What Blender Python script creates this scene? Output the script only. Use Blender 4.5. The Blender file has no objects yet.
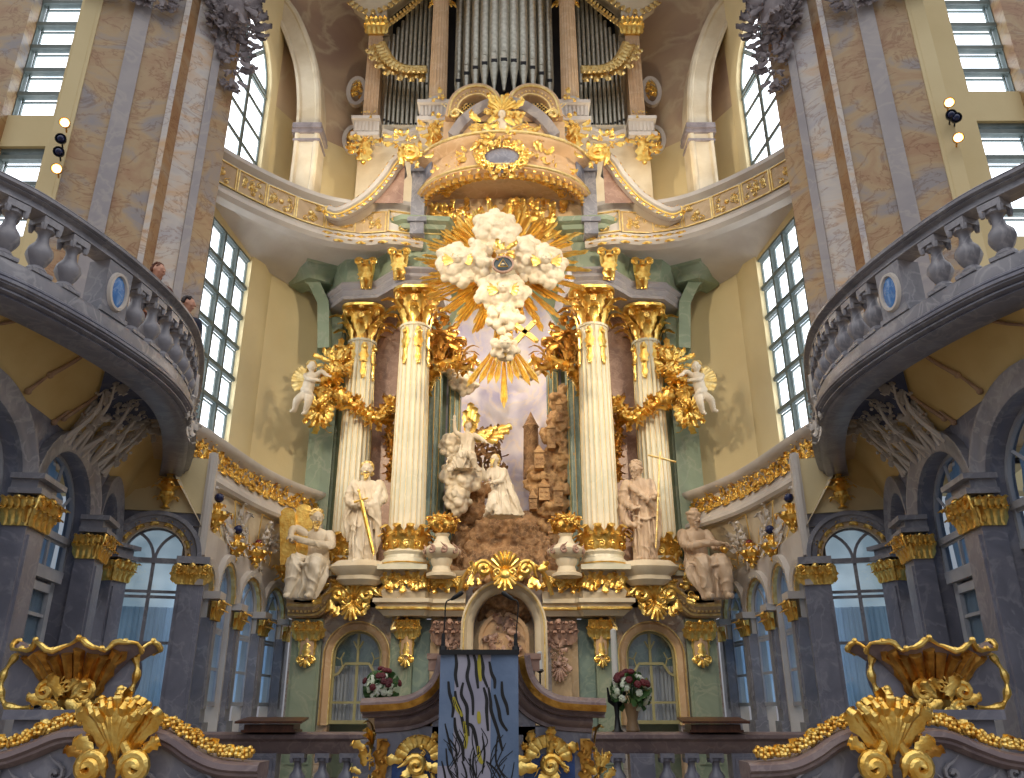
import bpy, bmesh, math, random
from mathutils import Vector, Matrix, noise
V = Vector
PI = math.pi
scn = bpy.context.scene
COL = scn.collection
# ------------------------------------------------------------------ camera model (used to measure, then fixed metres)
EYE = 1.6
F_PX = 808.0
TH = math.radians(21.6)
CT, ST = math.cos(TH), math.sin(TH)
def ray(px, py):
    a = (px - 504.0) / F_PX; v = (389.0 - py) / F_PX
    return V((a, CT - v * ST, ST + v * CT))
def U(px, py, Y):
    """point seen at px,py standing at depth Y"""
    r = ray(px, py); r = r * (Y / r.y); return V((r.x, Y, r.z + EYE))
def UZ(px, py, z):
    r = ray(px, py); r = r * ((z - EYE) / r.z); return V((r.x, r.y, z))
cam_d = bpy.data.cameras.new('camera'); cam = bpy.data.objects.new('camera', cam_d); COL.objects.link(cam)
cam.location = (0, 0, EYE); cam.rotation_euler = (PI / 2 + TH, 0, 0)
cam_d.sensor_width = 36; cam_d.lens = 36 * F_PX / 1024; cam_d.shift_x = 8 / 1024
cam_d.clip_end = 200
scn.camera = cam
scn.view_settings.view_transform = 'Standard'; scn.view_settings.look = 'None'
scn.view_settings.gamma = 1; scn.view_settings.use_curve_mapping = False
# ------------------------------------------------------------------ materials
def lin(c):
    return tuple(((x / 255) / 12.92 if x / 255 <= .04045 else ((x / 255 + .055) / 1.055) ** 2.4) for x in c) + (1,)
def newmat(name):
    m = bpy.data.materials.new(name); m.use_nodes = True
    nt = m.node_tree; b = nt.nodes['Principled BSDF']; return m, nt, b
def stone(name, c1, c2, c3=None, scale=1.5, rough=.45, distort=1.5, bump=.15, stretch=(1, 1, 1), veins=True):
    """marble: two noise-mixed colours with warped veins of a third"""
    m, nt, b = newmat(name); N = nt.nodes; L = nt.links
    tc = N.new('ShaderNodeTexCoord'); mp = N.new('ShaderNodeMapping'); mp.inputs['Scale'].default_value = stretch
    L.new(tc.outputs['Object'], mp.inputs['Vector'])
    n1 = N.new('ShaderNodeTexNoise'); n1.inputs['Scale'].default_value = scale; n1.inputs['Detail'].default_value = 5
    n1.inputs['Distortion'].default_value = distort * .45; L.new(mp.outputs[0], n1.inputs['Vector'])
    r = N.new('ShaderNodeValToRGB'); r.color_ramp.elements[0].position = .36; r.color_ramp.elements[1].position = .66
    r.color_ramp.elements[0].color = lin(c1); r.color_ramp.elements[1].color = lin(c2); L.new(n1.outputs['Fac'], r.inputs['Fac'])
    out = r.outputs['Color']
    if c3 and veins:
        n2 = N.new('ShaderNodeTexNoise'); n2.inputs['Scale'].default_value = scale * 1.4; n2.inputs['Detail'].default_value = 6
        n2.inputs['Distortion'].default_value = distort * .5; L.new(mp.outputs[0], n2.inputs['Vector'])
        r2 = N.new('ShaderNodeValToRGB'); e = r2.color_ramp.elements
        e[0].position = .455; e[0].color = (0, 0, 0, 1); e[1].position = .54; e[1].color = (0, 0, 0, 1)
        k = e.new(.5); k.color = (.55, .55, .55, 1); L.new(n2.outputs['Fac'], r2.inputs['Fac'])
        mx = N.new('ShaderNodeMix'); mx.data_type = 'RGBA'; L.new(r2.outputs['Color'], mx.inputs[0])
        L.new(out, mx.inputs[6]); mx.inputs[7].default_value = lin(c3); out = mx.outputs[2]
    L.new(out, b.inputs['Base Color']); b.inputs['Roughness'].default_value = rough
    if bump:
        bp = N.new('ShaderNodeBump'); bp.inputs['Strength'].default_value = bump; bp.inputs['Distance'].default_value = .02
        n3 = N.new('ShaderNodeTexNoise'); n3.inputs['Scale'].default_value = 14; L.new(tc.outputs['Object'], n3.inputs['Vector'])
        L.new(n3.outputs['Fac'], bp.inputs['Height']); L.new(bp.outputs[0], b.inputs['Normal'])
    return m
def gold(name, c, rough, c2=None):
    m, nt, b = newmat(name); N = nt.nodes; L = nt.links
    b.inputs['Metallic'].default_value = .88; b.inputs['Roughness'].default_value = rough
    tc = N.new('ShaderNodeTexCoord'); n = N.new('ShaderNodeTexNoise'); n.inputs['Scale'].default_value = 9; n.inputs['Detail'].default_value = 3
    L.new(tc.outputs['Object'], n.inputs['Vector'])
    r = N.new('ShaderNodeValToRGB'); r.color_ramp.elements[0].position = .35; r.color_ramp.elements[1].position = .65
    r.color_ramp.elements[0].color = lin(c2 or c); r.color_ramp.elements[1].color = lin(c)
    L.new(n.outputs['Fac'], r.inputs['Fac']); L.new(r.outputs[0], b.inputs['Base Color'])
    bp = N.new('ShaderNodeBump'); bp.inputs['Strength'].default_value = .5; bp.inputs['Distance'].default_value = .02
    n3 = N.new('ShaderNodeTexNoise'); n3.inputs['Scale'].default_value = 22; L.new(tc.outputs['Object'], n3.inputs['Vector'])
    L.new(n3.outputs['Fac'], bp.inputs['Height']); L.new(bp.outputs[0], b.inputs['Normal'])
    return m
def emis(name, c, s, tint=None):
    m, nt, b = newmat(name); b.inputs['Base Color'].default_value = lin(c)
    N = nt.nodes; L = nt.links
    tc = N.new('ShaderNodeTexCoord'); n = N.new('ShaderNodeTexNoise'); n.inputs['Scale'].default_value = 1.7; n.inputs['Detail'].default_value = 2
    L.new(tc.outputs['Object'], n.inputs['Vector'])
    r = N.new('ShaderNodeValToRGB'); r.color_ramp.elements[0].position = .4; r.color_ramp.elements[1].position = .65
    r.color_ramp.elements[0].color = lin(tint or c); r.color_ramp.elements[1].color = lin(c)
    L.new(n.outputs['Fac'], r.inputs['Fac']); L.new(r.outputs[0], b.inputs['Emission Color'])
    b.inputs['Emission Strength'].default_value = s; b.inputs['Roughness'].default_value = .2; return m
M = {}
def curtain_mat(name, c, tr):
    m, nt, b = newmat(name); N = nt.nodes; L = nt.links
    b.inputs['Base Color'].default_value = lin(c); b.inputs['Roughness'].default_value = .85
    t = N.new('ShaderNodeBsdfTranslucent'); t.inputs[0].default_value = lin(c); mx = N.new('ShaderNodeMixShader'); mx.inputs[0].default_value = tr
    L.new(b.outputs[0], mx.inputs[1]); L.new(t.outputs[0], mx.inputs[2]); L.new(mx.outputs[0], N['Material Output'].inputs['Surface']); return m
def marble3(name, c1, c2, c3, scale):
    """broad diagonal clouds of three colours with fine dark veins"""
    m, nt, b = newmat(name); N = nt.nodes; L = nt.links
    tc = N.new('ShaderNodeTexCoord'); mp = N.new('ShaderNodeMapping'); mp.inputs['Scale'].default_value = (.7, .7, 1.15); mp.inputs['Rotation'].default_value = (.5, .6, 0)
    L.new(tc.outputs['Object'], mp.inputs['Vector'])
    def nz(s, d, det=5):
        n = N.new('ShaderNodeTexNoise'); n.inputs['Scale'].default_value = s; n.inputs['Detail'].default_value = det; n.inputs['Distortion'].default_value = d; n.inputs['Roughness'].default_value = .6
        L.new(mp.outputs[0], n.inputs['Vector']); return n
    a = nz(scale, .9); r = N.new('ShaderNodeValToRGB'); e = r.color_ramp.elements
    e[0].position = .34; e[0].color = lin(c3); e[1].position = .5; e[1].color = lin(c1); k = e.new(.66); k.color = lin(c2); L.new(a.outputs['Fac'], r.inputs['Fac'])
    v = nz(scale * 1.7, 1.3); r2 = N.new('ShaderNodeValToRGB'); e = r2.color_ramp.elements; e[0].position = .47; e[0].color = (1, 1, 1, 1); e[1].position = .53; e[1].color = (1, 1, 1, 1); k = e.new(.5); k.color = (.62, .44, .36, 1)
    L.new(v.outputs['Fac'], r2.inputs['Fac']); mx = N.new('ShaderNodeMix'); mx.data_type = 'RGBA'; mx.blend_type = 'MULTIPLY'; mx.inputs[0].default_value = .7
    L.new(r.outputs[0], mx.inputs[6]); L.new(r2.outputs[0], mx.inputs[7]); L.new(mx.outputs[2], b.inputs['Base Color']); b.inputs['Roughness'].default_value = .4
    return m
M['cream'] = stone('cream_plaster', (226, 208, 162), (216, 196, 148), None, .6, .8, .5, .1)
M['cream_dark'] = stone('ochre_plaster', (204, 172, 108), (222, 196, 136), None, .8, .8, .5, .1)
M['white'] = stone('white_stucco', (216, 208, 198), (198, 188, 178), None, 1.2, .6, .6, .15)
M['ivory'] = stone('ivory_stucco', (226, 212, 184), (204, 186, 154), None, 1.5, .6, .6, .15)
M['statue'] = stone('statue_stucco', (232, 218, 194), (206, 188, 160), None, 3, .5, .6, .2)
M['statue_dark'] = stone('tanned_stucco', (210, 184, 154), (184, 156, 128), None, 3, .5, .6, .2)
M['cloud'] = stone('cloud_stucco', (236, 222, 196), (212, 192, 160), None, 3, .55, .6, .2)
M['grey'] = stone('grey_marble', (148, 146, 152), (118, 118, 126), (172, 170, 174), 2.2, .35)
M['greyblue'] = stone('blue_grey_marble', (134, 134, 146), (110, 111, 124), (154, 154, 162), 2.2, .3)
M['mauve'] = stone('mauve_marble', (134, 116, 114), (112, 96, 98), (150, 134, 130), 2.5, .3)
M['pier'] = marble3('ochre_veined_marble', (182, 154, 114), (168, 128, 92), (150, 142, 140), 1.0)
M['pier2'] = marble3('amber_marble', (164, 128, 88), (150, 108, 72), (168, 146, 120), 1.2)
M['pale'] = marble3('pale_veined_marble', (208, 198, 186), (184, 178, 180), (210, 172, 128), 1.1)
M['strip'] = stone('grey_lilac_strip_marble', (168, 160, 158), (152, 146, 148), (182, 172, 164), 1.2, .4)
M['green'] = stone('pale_green_marble', (158, 168, 142), (134, 148, 124), (184, 184, 154), 1.6, .35, 1.8, .08)
M['green_dark'] = stone('deep_green_marble', (136, 154, 142), (112, 132, 122), (160, 172, 150), 1.8, .3, 1.8, .08)
M['column'] = stone('ivory_green_marble', (226, 216, 190), (208, 204, 178), (230, 220, 194), 1.2, .35, 1.5, .06)
M['sage'] = stone('sage_painted_stone', (150, 164, 136), (128, 142, 118), (170, 172, 148), 1.2, .5)
M['rose'] = stone('rose_brown_marble', (176, 142, 124), (148, 114, 98), (196, 164, 142), 3, .4)
M['peach'] = stone('peach_marble', (216, 178, 134), (200, 162, 120), (224, 194, 154), 1.5, .4)
M['sand'] = stone('sand_marble', (206, 178, 138), (186, 156, 118), (216, 192, 156), 1.5, .4)
M['rock'] = stone('brown_rock', (172, 134, 94), (112, 82, 56), (196, 158, 116), 4, .75, 1, .8)
M['town'] = stone('sandy_relief_stone', (196, 156, 106), (150, 112, 74), (210, 174, 124), 5, .7, 1, .8)
M['carved'] = stone('grey_carved_stucco', (150, 140, 140), (120, 110, 112), None, 4, .6, .8, .3)
M['fresco'] = stone('painted_vault', (206, 180, 148), (164, 136, 118), (216, 200, 166), .4, .8, 1.2, .05)
M['skyp'] = stone('painted_evening_sky', (232, 224, 226), (192, 186, 214), (240, 222, 200), 1.0, .75, 1.0, .05)
M['bluepaint'] = stone('painted_dark_blue', (84, 92, 120), (60, 68, 96), (110, 108, 120), 1.4, .7, 1, .1)
M['roseline'] = stone('brown_rocaille_paint', (184, 152, 122), (150, 118, 96), None, 4, .7, 1, .2)
M['bluemed'] = stone('sky_blue_marble', (86, 142, 206), (60, 112, 178), (140, 176, 216), 5, .2, 1, .05)
M['bluepanel'] = stone('royal_blue_marble', (44, 74, 132), (30, 54, 104), (70, 100, 150), 4, .25, 1, .05)
M['gold'] = gold('polished_gilding', (255, 222, 130), .3, (236, 184, 84))
M['gold_pale'] = gold('matt_gilding', (250, 226, 160), .42, (230, 194, 116))
M['gold_dark'] = gold('dark_shaded_gilding', (226, 176, 90), .36, (176, 124, 56))  # deeper gold; on capital bells, shell ribs and shadowed foliage it paints in shade
M['wood'] = stone('dark_polished_wood', (92, 56, 38), (66, 38, 26), None, 3, .35, 1, .2, (6, 1, 1))
M['metal'] = gold('organ_pipe_tin', (206, 202, 186), .42, (180, 176, 160))
M['frame'] = stone('grey_green_window_paint', (116, 126, 122), (98, 110, 108), None, 3, .5, 1, .05)
M['lframe'] = stone('pale_grey_door_paint', (178, 180, 184), (160, 162, 170), None, 3, .5, 1, .05)
M['oframe'] = stone('olive_window_paint', (176, 168, 120), (156, 148, 104), None, 3, .5, 1, .05)
M['glassday'] = emis('daylit_frosted_glass', (246, 248, 255), 3.2, (214, 226, 238))
M['glassday2'] = emis('daylit_pale_glass', (232, 240, 244), 1.05, (196, 216, 216))
M['curtain'] = curtain_mat('pale_blue_curtain', (184, 200, 214), .55)
M['curtainw'] = curtain_mat('white_curtain', (222, 214, 212), .3)
M['teal'] = emis('dusk_blue_far_window', (120, 150, 176), .55, (84, 112, 136)); M['tealstone'] = stone('dark_teal_stone', (60, 70, 76), (46, 54, 60), None, 3, .4)
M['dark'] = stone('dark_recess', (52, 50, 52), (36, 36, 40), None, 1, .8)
M['black'] = stone('black_painted_metal', (16, 16, 18), (10, 10, 12), None, 3, .4, 1, 0)
M['banner'] = stone('lilac_grey_cloth', (164, 162, 176), (144, 142, 160), None, 2, .85, 1, .2)
M['bannerblue'] = stone('dusty_blue_cloth', (112, 130, 158), (92, 112, 142), None, 2, .85, 1, .2)
M['yellow'] = stone('olive_yellow_paint', (178, 166, 60), (150, 140, 40), None, 4, .8, 1, .1)
M['wax'] = stone('white_wax', (240, 236, 224), (228, 222, 206), None, 3, .4, 1, 0)
M['leaf'] = stone('dark_green_leaf', (70, 104, 48), (44, 76, 34), None, 6, .5, 1, .2)
M['petal'] = stone('white_petal', (236, 236, 222), (206, 218, 180), None, 6, .6, 1, .1)
M['petalred'] = stone('dark_red_petal', (110, 30, 36), (80, 20, 28), None, 6, .6, 1, .1)
M['vase'] = stone('tan_vase_glaze', (150, 122, 88), (124, 98, 70), None, 4, .4, 1, .1)
M['floorst'] = stone('pale_sandstone_floor', (150, 136, 116), (128, 116, 100), None, 1, .5)
M['skin'] = stone('skin', (204, 150, 124), (190, 136, 110), None, 6, .55, 1, .05)
M['hairred'] = stone('auburn_hair', (120, 66, 36), (84, 44, 26), None, 10, .6, 1, .3)
M['hairdark'] = stone('dark_hair', (44, 30, 30), (28, 20, 22), None, 10, .6, 1, .3)
M['cloth_navy'] = stone('navy_jacket', (44, 48, 66), (34, 38, 54), None, 4, .8, 1, .2)
M['cloth_rust'] = stone('rust_coat', (108, 66, 54), (88, 52, 44), None, 4, .8, 1, .2)
M['lampglow'] = emis('lamp_glass', (255, 236, 200), 6)
M['orb'] = stone('midnight_blue_glass', (40, 48, 92), (26, 32, 66), None, 5, .15, 1, 0)
M['redglass'] = stone('ruby_glass', (130, 30, 24), (96, 18, 18), None, 5, .15, 1, 0)
M['teal_day'] = emis('far_daylight', (188, 200, 206), .62, (140, 158, 168))
def glass_mat():
    m, nt, b = newmat('window_glass'); N = nt.nodes; L = nt.links
    t = N.new('ShaderNodeBsdfTransparent'); t.inputs[0].default_value = (.82, .9, .95, 1)
    g = N.new('ShaderNodeBsdfGlossy'); g.inputs['Roughness'].default_value = .06
    mx = N.new('ShaderNodeMixShader'); mx.inputs[0].default_value = .14
    L.new(t.outputs[0], mx.inputs[1]); L.new(g.outputs[0], mx.inputs[2])
    L.new(mx.outputs[0], N['Material Output'].inputs['Surface']); return m
M['glass'] = glass_mat()
M['ray'] = gold('bright_ray_gilding', (255, 224, 132), .36, (244, 196, 96))
M['teal_bright'] = emis('pale_far_daylight', (198, 214, 230), 1.25, (160, 184, 208))
# ------------------------------------------------------------------ mesh builder
FLIP = False          # mirror everything that is built across the church's axis
SIDE = 'left'
WL = {}
def mir(p):
    return V((-p[0], p[1], p[2])) if FLIP else V(p)
class MB:
    def __init__(s): s.v = []; s.f = []; s.m = []; s.mi = 0
    def add(s, vs, fs):
        k = len(s.v); s.v.extend([tuple(p) for p in vs]); s.f.extend([tuple(i + k for i in f) for f in fs]); s.m.extend([s.mi] * len(fs))
    def merge(s, o, mat=None):
        vs = o.v if mat is None else [mat @ V(p) for p in o.v]
        k = s.mi; s.add(vs, o.f); s.m[-len(o.f):] = [k + i for i in o.m] if o.f else []
    def grid(s, rows, closed=False, capa=False, capb=False):
        n = len(rows[0]); vs = [p for r in rows for p in r]; fs = []
        m = n if closed else n - 1
        for i in range(len(rows) - 1):
            for j in range(m):
                a = i * n + j; b = i * n + (j + 1) % n; fs.append((a, b, b + n, a + n))
        if capa: fs.append(tuple(range(n - 1, -1, -1)))
        if capb: fs.append(tuple((len(rows) - 1) * n + j for j in range(n)))
        s.add(vs, fs)
    def box(s, c, sz, R=None):
        c = V(c); hx, hy, hz = sz[0] / 2, sz[1] / 2, sz[2] / 2
        vs = []
        for x, y, z in ((-1, -1, -1), (1, -1, -1), (1, 1, -1), (-1, 1, -1), (-1, -1, 1), (1, -1, 1), (1, 1, 1), (-1, 1, 1)):
            p = V((x * hx, y * hy, z * hz)); p = R @ p if R else p; vs.append(c + p)
        s.add(vs, [(0, 3, 2, 1), (4, 5, 6, 7), (0, 1, 5, 4), (1, 2, 6, 5), (2, 3, 7, 6), (3, 0, 4, 7)])
    def fbox(s, F, a0, a1, b0, b1, c0, c1):
        vs = [F.p(a, b, c) for c in (c0, c1) for b in (b0, b1) for a in (a0, a1)]
        s.add(vs, [(0, 2, 3, 1), (4, 5, 7, 6), (0, 1, 5, 4), (2, 6, 7, 3), (0, 4, 6, 2), (1, 3, 7, 5)])
    def tube(s, pts, r, n=6, cap=True, flat=1.0, up=None):
        pts = [V(p) for p in pts]; K = len(pts)
        rr = r if isinstance(r, (list, tuple)) else [r] * K
        rows = []; t0 = (pts[1] - pts[0]).normalized()
        ref = V(up) if up else (V((0, 0, 1)) if abs(t0.z) < .9 else V((1, 0, 0)))
        x = t0.cross(ref).normalized()
        for i in range(K):
            t = (pts[min(i + 1, K - 1)] - pts[max(i - 1, 0)])
            t = t.normalized() if t.length > 1e-9 else t0
            x = (x - t * x.dot(t)); x = x.normalized() if x.length > 1e-6 else t.orthogonal().normalized()
            y = t.cross(x)
            rows.append([pts[i] + (x * math.cos(2 * PI * j / n) * flat + y * math.sin(2 * PI * j / n)) * rr[i] for j in range(n)])
        s.grid(rows, True, cap, cap)
    def lathe(s, prof, c=(0, 0, 0), n=20, R=None, mod=None, sx=1, sy=1):
        c = V(c); rows = []
        for (r, z) in prof:
            row = []
            for j in range(n):
                a = 2 * PI * j / n; q = r * (mod(a, z) if mod else 1)
                p = V((q * math.cos(a) * sx, q * math.sin(a) * sy, z)); row.append(c + (R @ p if R else p))
            rows.append(row)
        s.grid(rows, True, prof[0][0] > 1e-4, prof[-1][0] > 1e-4)
    def ball(s, c, r, n=10, m=6, R=None):
        if not isinstance(r, (list, tuple, Vector)): r = (r, r, r)
        c = V(c); rows = []
        for i in range(m + 1):
            ph = PI * i / m; k = max(math.sin(ph), .02)
            row = []
            for j in range(n):
                a = 2 * PI * j / n
                p = V((r[0] * k * math.cos(a), r[1] * k * math.sin(a), -r[2] * math.cos(ph))); row.append(c + (R @ p if R else p))
            rows.append(row)
        s.grid(rows, True, True, True)
    def sweep(s, path, prof, cap=True, closed=False):
        """path: plan points (x,y) or (x,y,z) ; prof: (offset to the right of the heading, z)"""
        P = [V((p[0], p[1], p[2] if len(p) > 2 else 0)) for p in path]; rows = []
        K = len(P)
        for i in range(K):
            a = P[i] - P[i - 1] if i > 0 else P[1] - P[0]
            b = P[i + 1] - P[i] if i < K - 1 else P[i] - P[i - 1]
            na = V((a.y, -a.x, 0)).normalized(); nb = V((b.y, -b.x, 0)).normalized()
            n = (na + nb).normalized(); k = 1 / max(.5, n.dot(na)); n = n * k
            rows.append([P[i] + n * o + V((0, 0, z)) for (o, z) in prof])
        s.grid(rows, closed, cap and closed, cap and closed)
        if cap and not closed and len(prof) > 2:
            k = len(s.v); n = len(prof)
            s.add([], []); base = k - n * K
            s.f.append(tuple(base + j for j in range(n - 1, -1, -1))); s.f.append(tuple(base + (K - 1) * n + j for j in range(n))); s.m += [s.mi, s.mi]
    def curve(s, F, pts, prof, closed=True):
        """moulding along a curve drawn in a frame; prof: (outward offset, depth)"""
        rows = []; K = len(pts)
        for i in range(K):
            a = pts[i]; pa = pts[max(i - 1, 0)]; pb = pts[min(i + 1, K - 1)]
            tx, ty = pb[0] - pa[0], pb[1] - pa[1]; l = math.hypot(tx, ty) or 1; nx, ny = -ty / l, tx / l
            rows.append([F.p(a[0] + nx * o, a[1] + ny * o, c) for (o, c) in prof])
        s.grid(rows, closed, False, False)
        if closed:
            n = len(prof); base = len(s.v) - n * K
            s.f.append(tuple(base + j for j in range(n - 1, -1, -1))); s.f.append(tuple(base + (K - 1) * n + j for j in range(n))); s.m += [s.mi, s.mi]
    def build(s, name, mat, parent=None, sharp=38, loc=None, recalc=False):
        mats = mat if isinstance(mat, (list, tuple)) else [mat]
        vs = [mir(p) for p in s.v]
        fs = [f[::-1] for f in s.f] if FLIP else s.f
        if parent is not None: base = V(WL[parent.name])
        elif loc is not None: base = mir(loc)
        else:
            xs = [p.x for p in vs]; ys = [p.y for p in vs]; zs = [p.z for p in vs]
            base = V(((min(xs) + max(xs)) / 2, (min(ys) + max(ys)) / 2, min(zs)))
        me = bpy.data.meshes.new(name); me.from_pydata([p - base for p in vs], [], fs)
        for k in mats: me.materials.append(M[k])
        me.polygons.foreach_set('material_index', s.m)
        me.polygons.foreach_set('use_smooth', [True] * len(fs)); me.update()
        if recalc:
            b = bmesh.new(); b.from_mesh(me); bmesh.ops.recalc_face_normals(b, faces=b.faces); b.to_mesh(me); b.free()
        me.set_sharp_from_angle(angle=math.radians(sharp))
        o = bpy.data.objects.new(name, me); COL.objects.link(o)
        if parent is not None: o.parent = parent; WL[o.name] = base
        else: o.location = base; WL[o.name] = base
        return o
class Fr:
    """frame on a wall: a along, b up, c out towards the viewer side"""
    def __init__(s, o, u, v, n): s.o = V(o); s.u = V(u).normalized(); s.v = V(v).normalized(); s.n = V(n).normalized()
    def p(s, a, b, c=0): return s.o + s.u * a + s.v * b + s.n * c
    def sub(s, a, b, c=0, ang=0):
        u = s.u * math.cos(ang) + s.v * math.sin(ang); v = -s.u * math.sin(ang) + s.v * math.cos(ang)
        return Fr(s.p(a, b, c), u, v, s.n)
def wallframe(p0, p1, z=0):
    d = V((p1[0] - p0[0], p1[1] - p0[1], 0)); d.normalize()
    return Fr((p0[0], p0[1], z), d, (0, 0, 1), (d.y, -d.x, 0))
def front(x, y, z): return Fr((x, y, z), (1, 0, 0), (0, 0, 1), (0, -1, 0))
# ------------------------------------------------------------------ tags
def tag(o, label=None, cat=None, group=None, kind=None):
    if label: o['label'] = label
    if cat: o['category'] = cat
    if group: o['group'] = group
    if kind: o['kind'] = kind
    return o
def thing(name, loc, label, cat, group=None, rz=0):
    o = bpy.data.objects.new(name, None); COL.objects.link(o); o.location = mir(loc); WL[o.name] = V(o.location)
    o.empty_display_size = .1
    return tag(o, label, cat, group)
def setting(o): o['kind'] = 'structure'; return o
def clone(root, loc, rz=None, label=None, sc=None):
    r = root.copy(); COL.objects.link(r); r.location = mir(loc)
    if rz is not None: r.rotation_euler = (0, 0, -rz if FLIP else rz)
    if sc: r.scale = sc
    if label: r['label'] = label
    for ch in list(root.children):
        c = ch.copy(); COL.objects.link(c); c.parent = r
        for g in list(ch.children):
            d = g.copy(); COL.objects.link(d); d.parent = c
    return r
# ------------------------------------------------------------------ curves
def crom(pts, n=8):
    P = [V((*p, 0)[:3]) if len(p) == 2 else V(p) for p in pts]; out = []
    for i in range(len(P) - 1):
        a = P[max(i - 1, 0)]; b = P[i]; c = P[i + 1]; d = P[min(i + 2, len(P) - 1)]
        for k in range(n):
            t = k / n
            out.append(.5 * ((2 * b) + (c - a) * t + (2 * a - 5 * b + 4 * c - d) * t * t + (-a + 3 * b - 3 * c + d) * t ** 3))
    out.append(P[-1]); return out
def resample(P, step, off=0.0):
    """points at equal spacing on a polyline with headings"""
    out = []; d = off; acc = 0
    for i in range(len(P) - 1):
        a, b = P[i], P[i + 1]; l = (b - a).length
        while d <= acc + l:
            t = (d - acc) / l; out.append((a + (b - a) * t, (b - a).normalized())); d += step
        acc += l
    return out
def plen(P): return sum((P[i + 1] - P[i]).length for i in range(len(P) - 1))
def arcpts(cx, cy, r, a0, a1, n, ry=None):
    ry = ry or r
    return [(cx + r * math.cos(math.radians(a0 + (a1 - a0) * i / n)), cy + ry * math.sin(math.radians(a0 + (a1 - a0) * i / n))) for i in range(n + 1)]
# ------------------------------------------------------------------ ornament
def leaf(mb, F, h, w, curl=.35, out=.25, side=0.0, rows=7):
    """acanthus leaf rising from the frame's origin, its tip rolling out; lobed edge, raised midrib"""
    R = []
    for i in range(rows + 1):
        t = i / rows
        b = h * (math.sin(t * PI * .5) if t < .85 else math.sin(.85 * PI * .5) - (t - .85) * curl * 2)
        c = h * out * t * t + (h * curl * .5 * (t - .6) ** 2 * 4 if t > .6 else 0)
        ww = w * .5 * ((.5 + .6 * math.sin(PI * min(1, t * 1.05)) ** .8) if t < .9 else .42) * (1.12 if i % 2 else .74)
        sa = side * h * t * t
        R.append([F.p(sa - ww, b - w * .06, c - w * .02), F.p(sa - ww * .5, b, c + w * .09), F.p(sa, b, c + w * .03 + w * .1),
                  F.p(sa + ww * .5, b, c + w * .09), F.p(sa + ww, b - w * .06, c - w * .02)])
    mb.grid(R)
def scroll(mb, F, r, turns=1.25, hand=1, th=None, tail=1.0, n=6, lift=.5, seg=16):
    """C/S scroll: spiral eye opening into a long tail"""
    th = th or r * .22; pts = []; rad = []
    for i in range(seg + 1):
        t = i / seg; a = t * turns * 2 * PI; q = r * (.12 + .88 * t)
        pts.append(F.p(hand * q * math.cos(a), q * math.sin(a), th * lift)); rad.append(th * (1.25 - .45 * t) if t > .06 else th * 1.3)
    a = turns * 2 * PI; tx, ty = -math.sin(a), math.cos(a); bx, by = math.cos(a), math.sin(a)
    for i in range(1, 6):
        t = i / 5; q = r * tail * t * 1.3
        pts.append(F.p(hand * (r * bx + tx * q + bx * q * .35 * t), r * by + ty * q + by * q * .35 * t, th * lift)); rad.append(th * (1 - .8 * t) * .8)
    mb.tube(pts, rad, n); mb.ball(F.p(0, 0, th * lift), r * .2, 6, 4)
def cluster(mb, F, w, h, n, rnd, size=None, depth=.12):
    """bunch of gilt leaves, scrolls and buds filling an ellipse"""
    size = size or min(w, h) * .3
    for i in range(n):
        a = rnd.uniform(0, 2 * PI); q = math.sqrt(rnd.random()) * .5
        x = w * q * math.cos(a); y = h * q * math.sin(a); k = size * rnd.uniform(.6, 1.15)
        c = depth * (1 - 2 * q) * rnd.uniform(.5, 1)
        G = F.sub(x, y, c, math.atan2(y * w, x * h) - PI / 2 + rnd.uniform(-.6, .6)); t = rnd.random()
        if t < .55: leaf(mb, G, k * 1.5, k * .75, .4, .35, rnd.uniform(-.3, .3), 6)
        elif t < .85: scroll(mb, G, k * .42, rnd.choice((1, 1.25)), rnd.choice((-1, 1)), None, 1.0, 5, .6, 10)
        else: mb.ball(G.p(0, 0, k * .15), k * .24, 7, 5)
def shell(mb, F, w, h, ribs=9, depth=.15, roll=True):
    """fan-shaped shell / palmette opening upwards"""
    for i in range(ribs):
        t = (i / (ribs - 1) - .5) * 2; a = t * 1.15; L = h * (1 - .25 * t * t)
        pts = []; rr = []
        for k in range(7):
            u = k / 6; q = L * u; x = math.sin(a * (.35 + .65 * u)) * q * w / h * .62; y = math.cos(a * .8) * q
            c = depth * (math.sin(u * PI * .75)) * (1 - .4 * t * t) + (depth * .3 if u > .9 else 0)
            pts.append(F.p(x, y, c)); rr.append((w / ribs) * (.16 + .5 * u) * (1 if u < .95 else .7))
        mb.tube(pts, rr, 6)
    if roll:
        for sg in (-1, 1): scroll(mb, F.sub(sg * w * .27, h * .02, depth * .4), w * .15, 1.25, sg, w * .05, .7, 6, .5, 14)
def gilt_frieze(mb, path, z, h, step, off=.02, rnd=None, up=False):
    """repeat of drops and scrolls hanging along a moulded edge"""
    P = [V((p[0], p[1], 0)) for p in path]
    for i, (p, t) in enumerate(resample(P, step, step / 2)):
        n = V((t.y, -t.x, 0)); F = Fr(p + n * off + V((0, 0, z)), t, (0, 0, 1 if up else -1), n)
        k = h * (1 if i % 2 else .7)
        leaf(mb, F, k, step * .8, .3, .18, 0, 5)
        scroll(mb, F.sub(step * .25, k * .25, .0), step * .2, 1, 1, step * .06, .7, 4, .6, 8)
        scroll(mb, F.sub(-step * .25, k * .25, .0), step * .2, 1, -1, step * .06, .7, 4, .6, 8)
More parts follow.
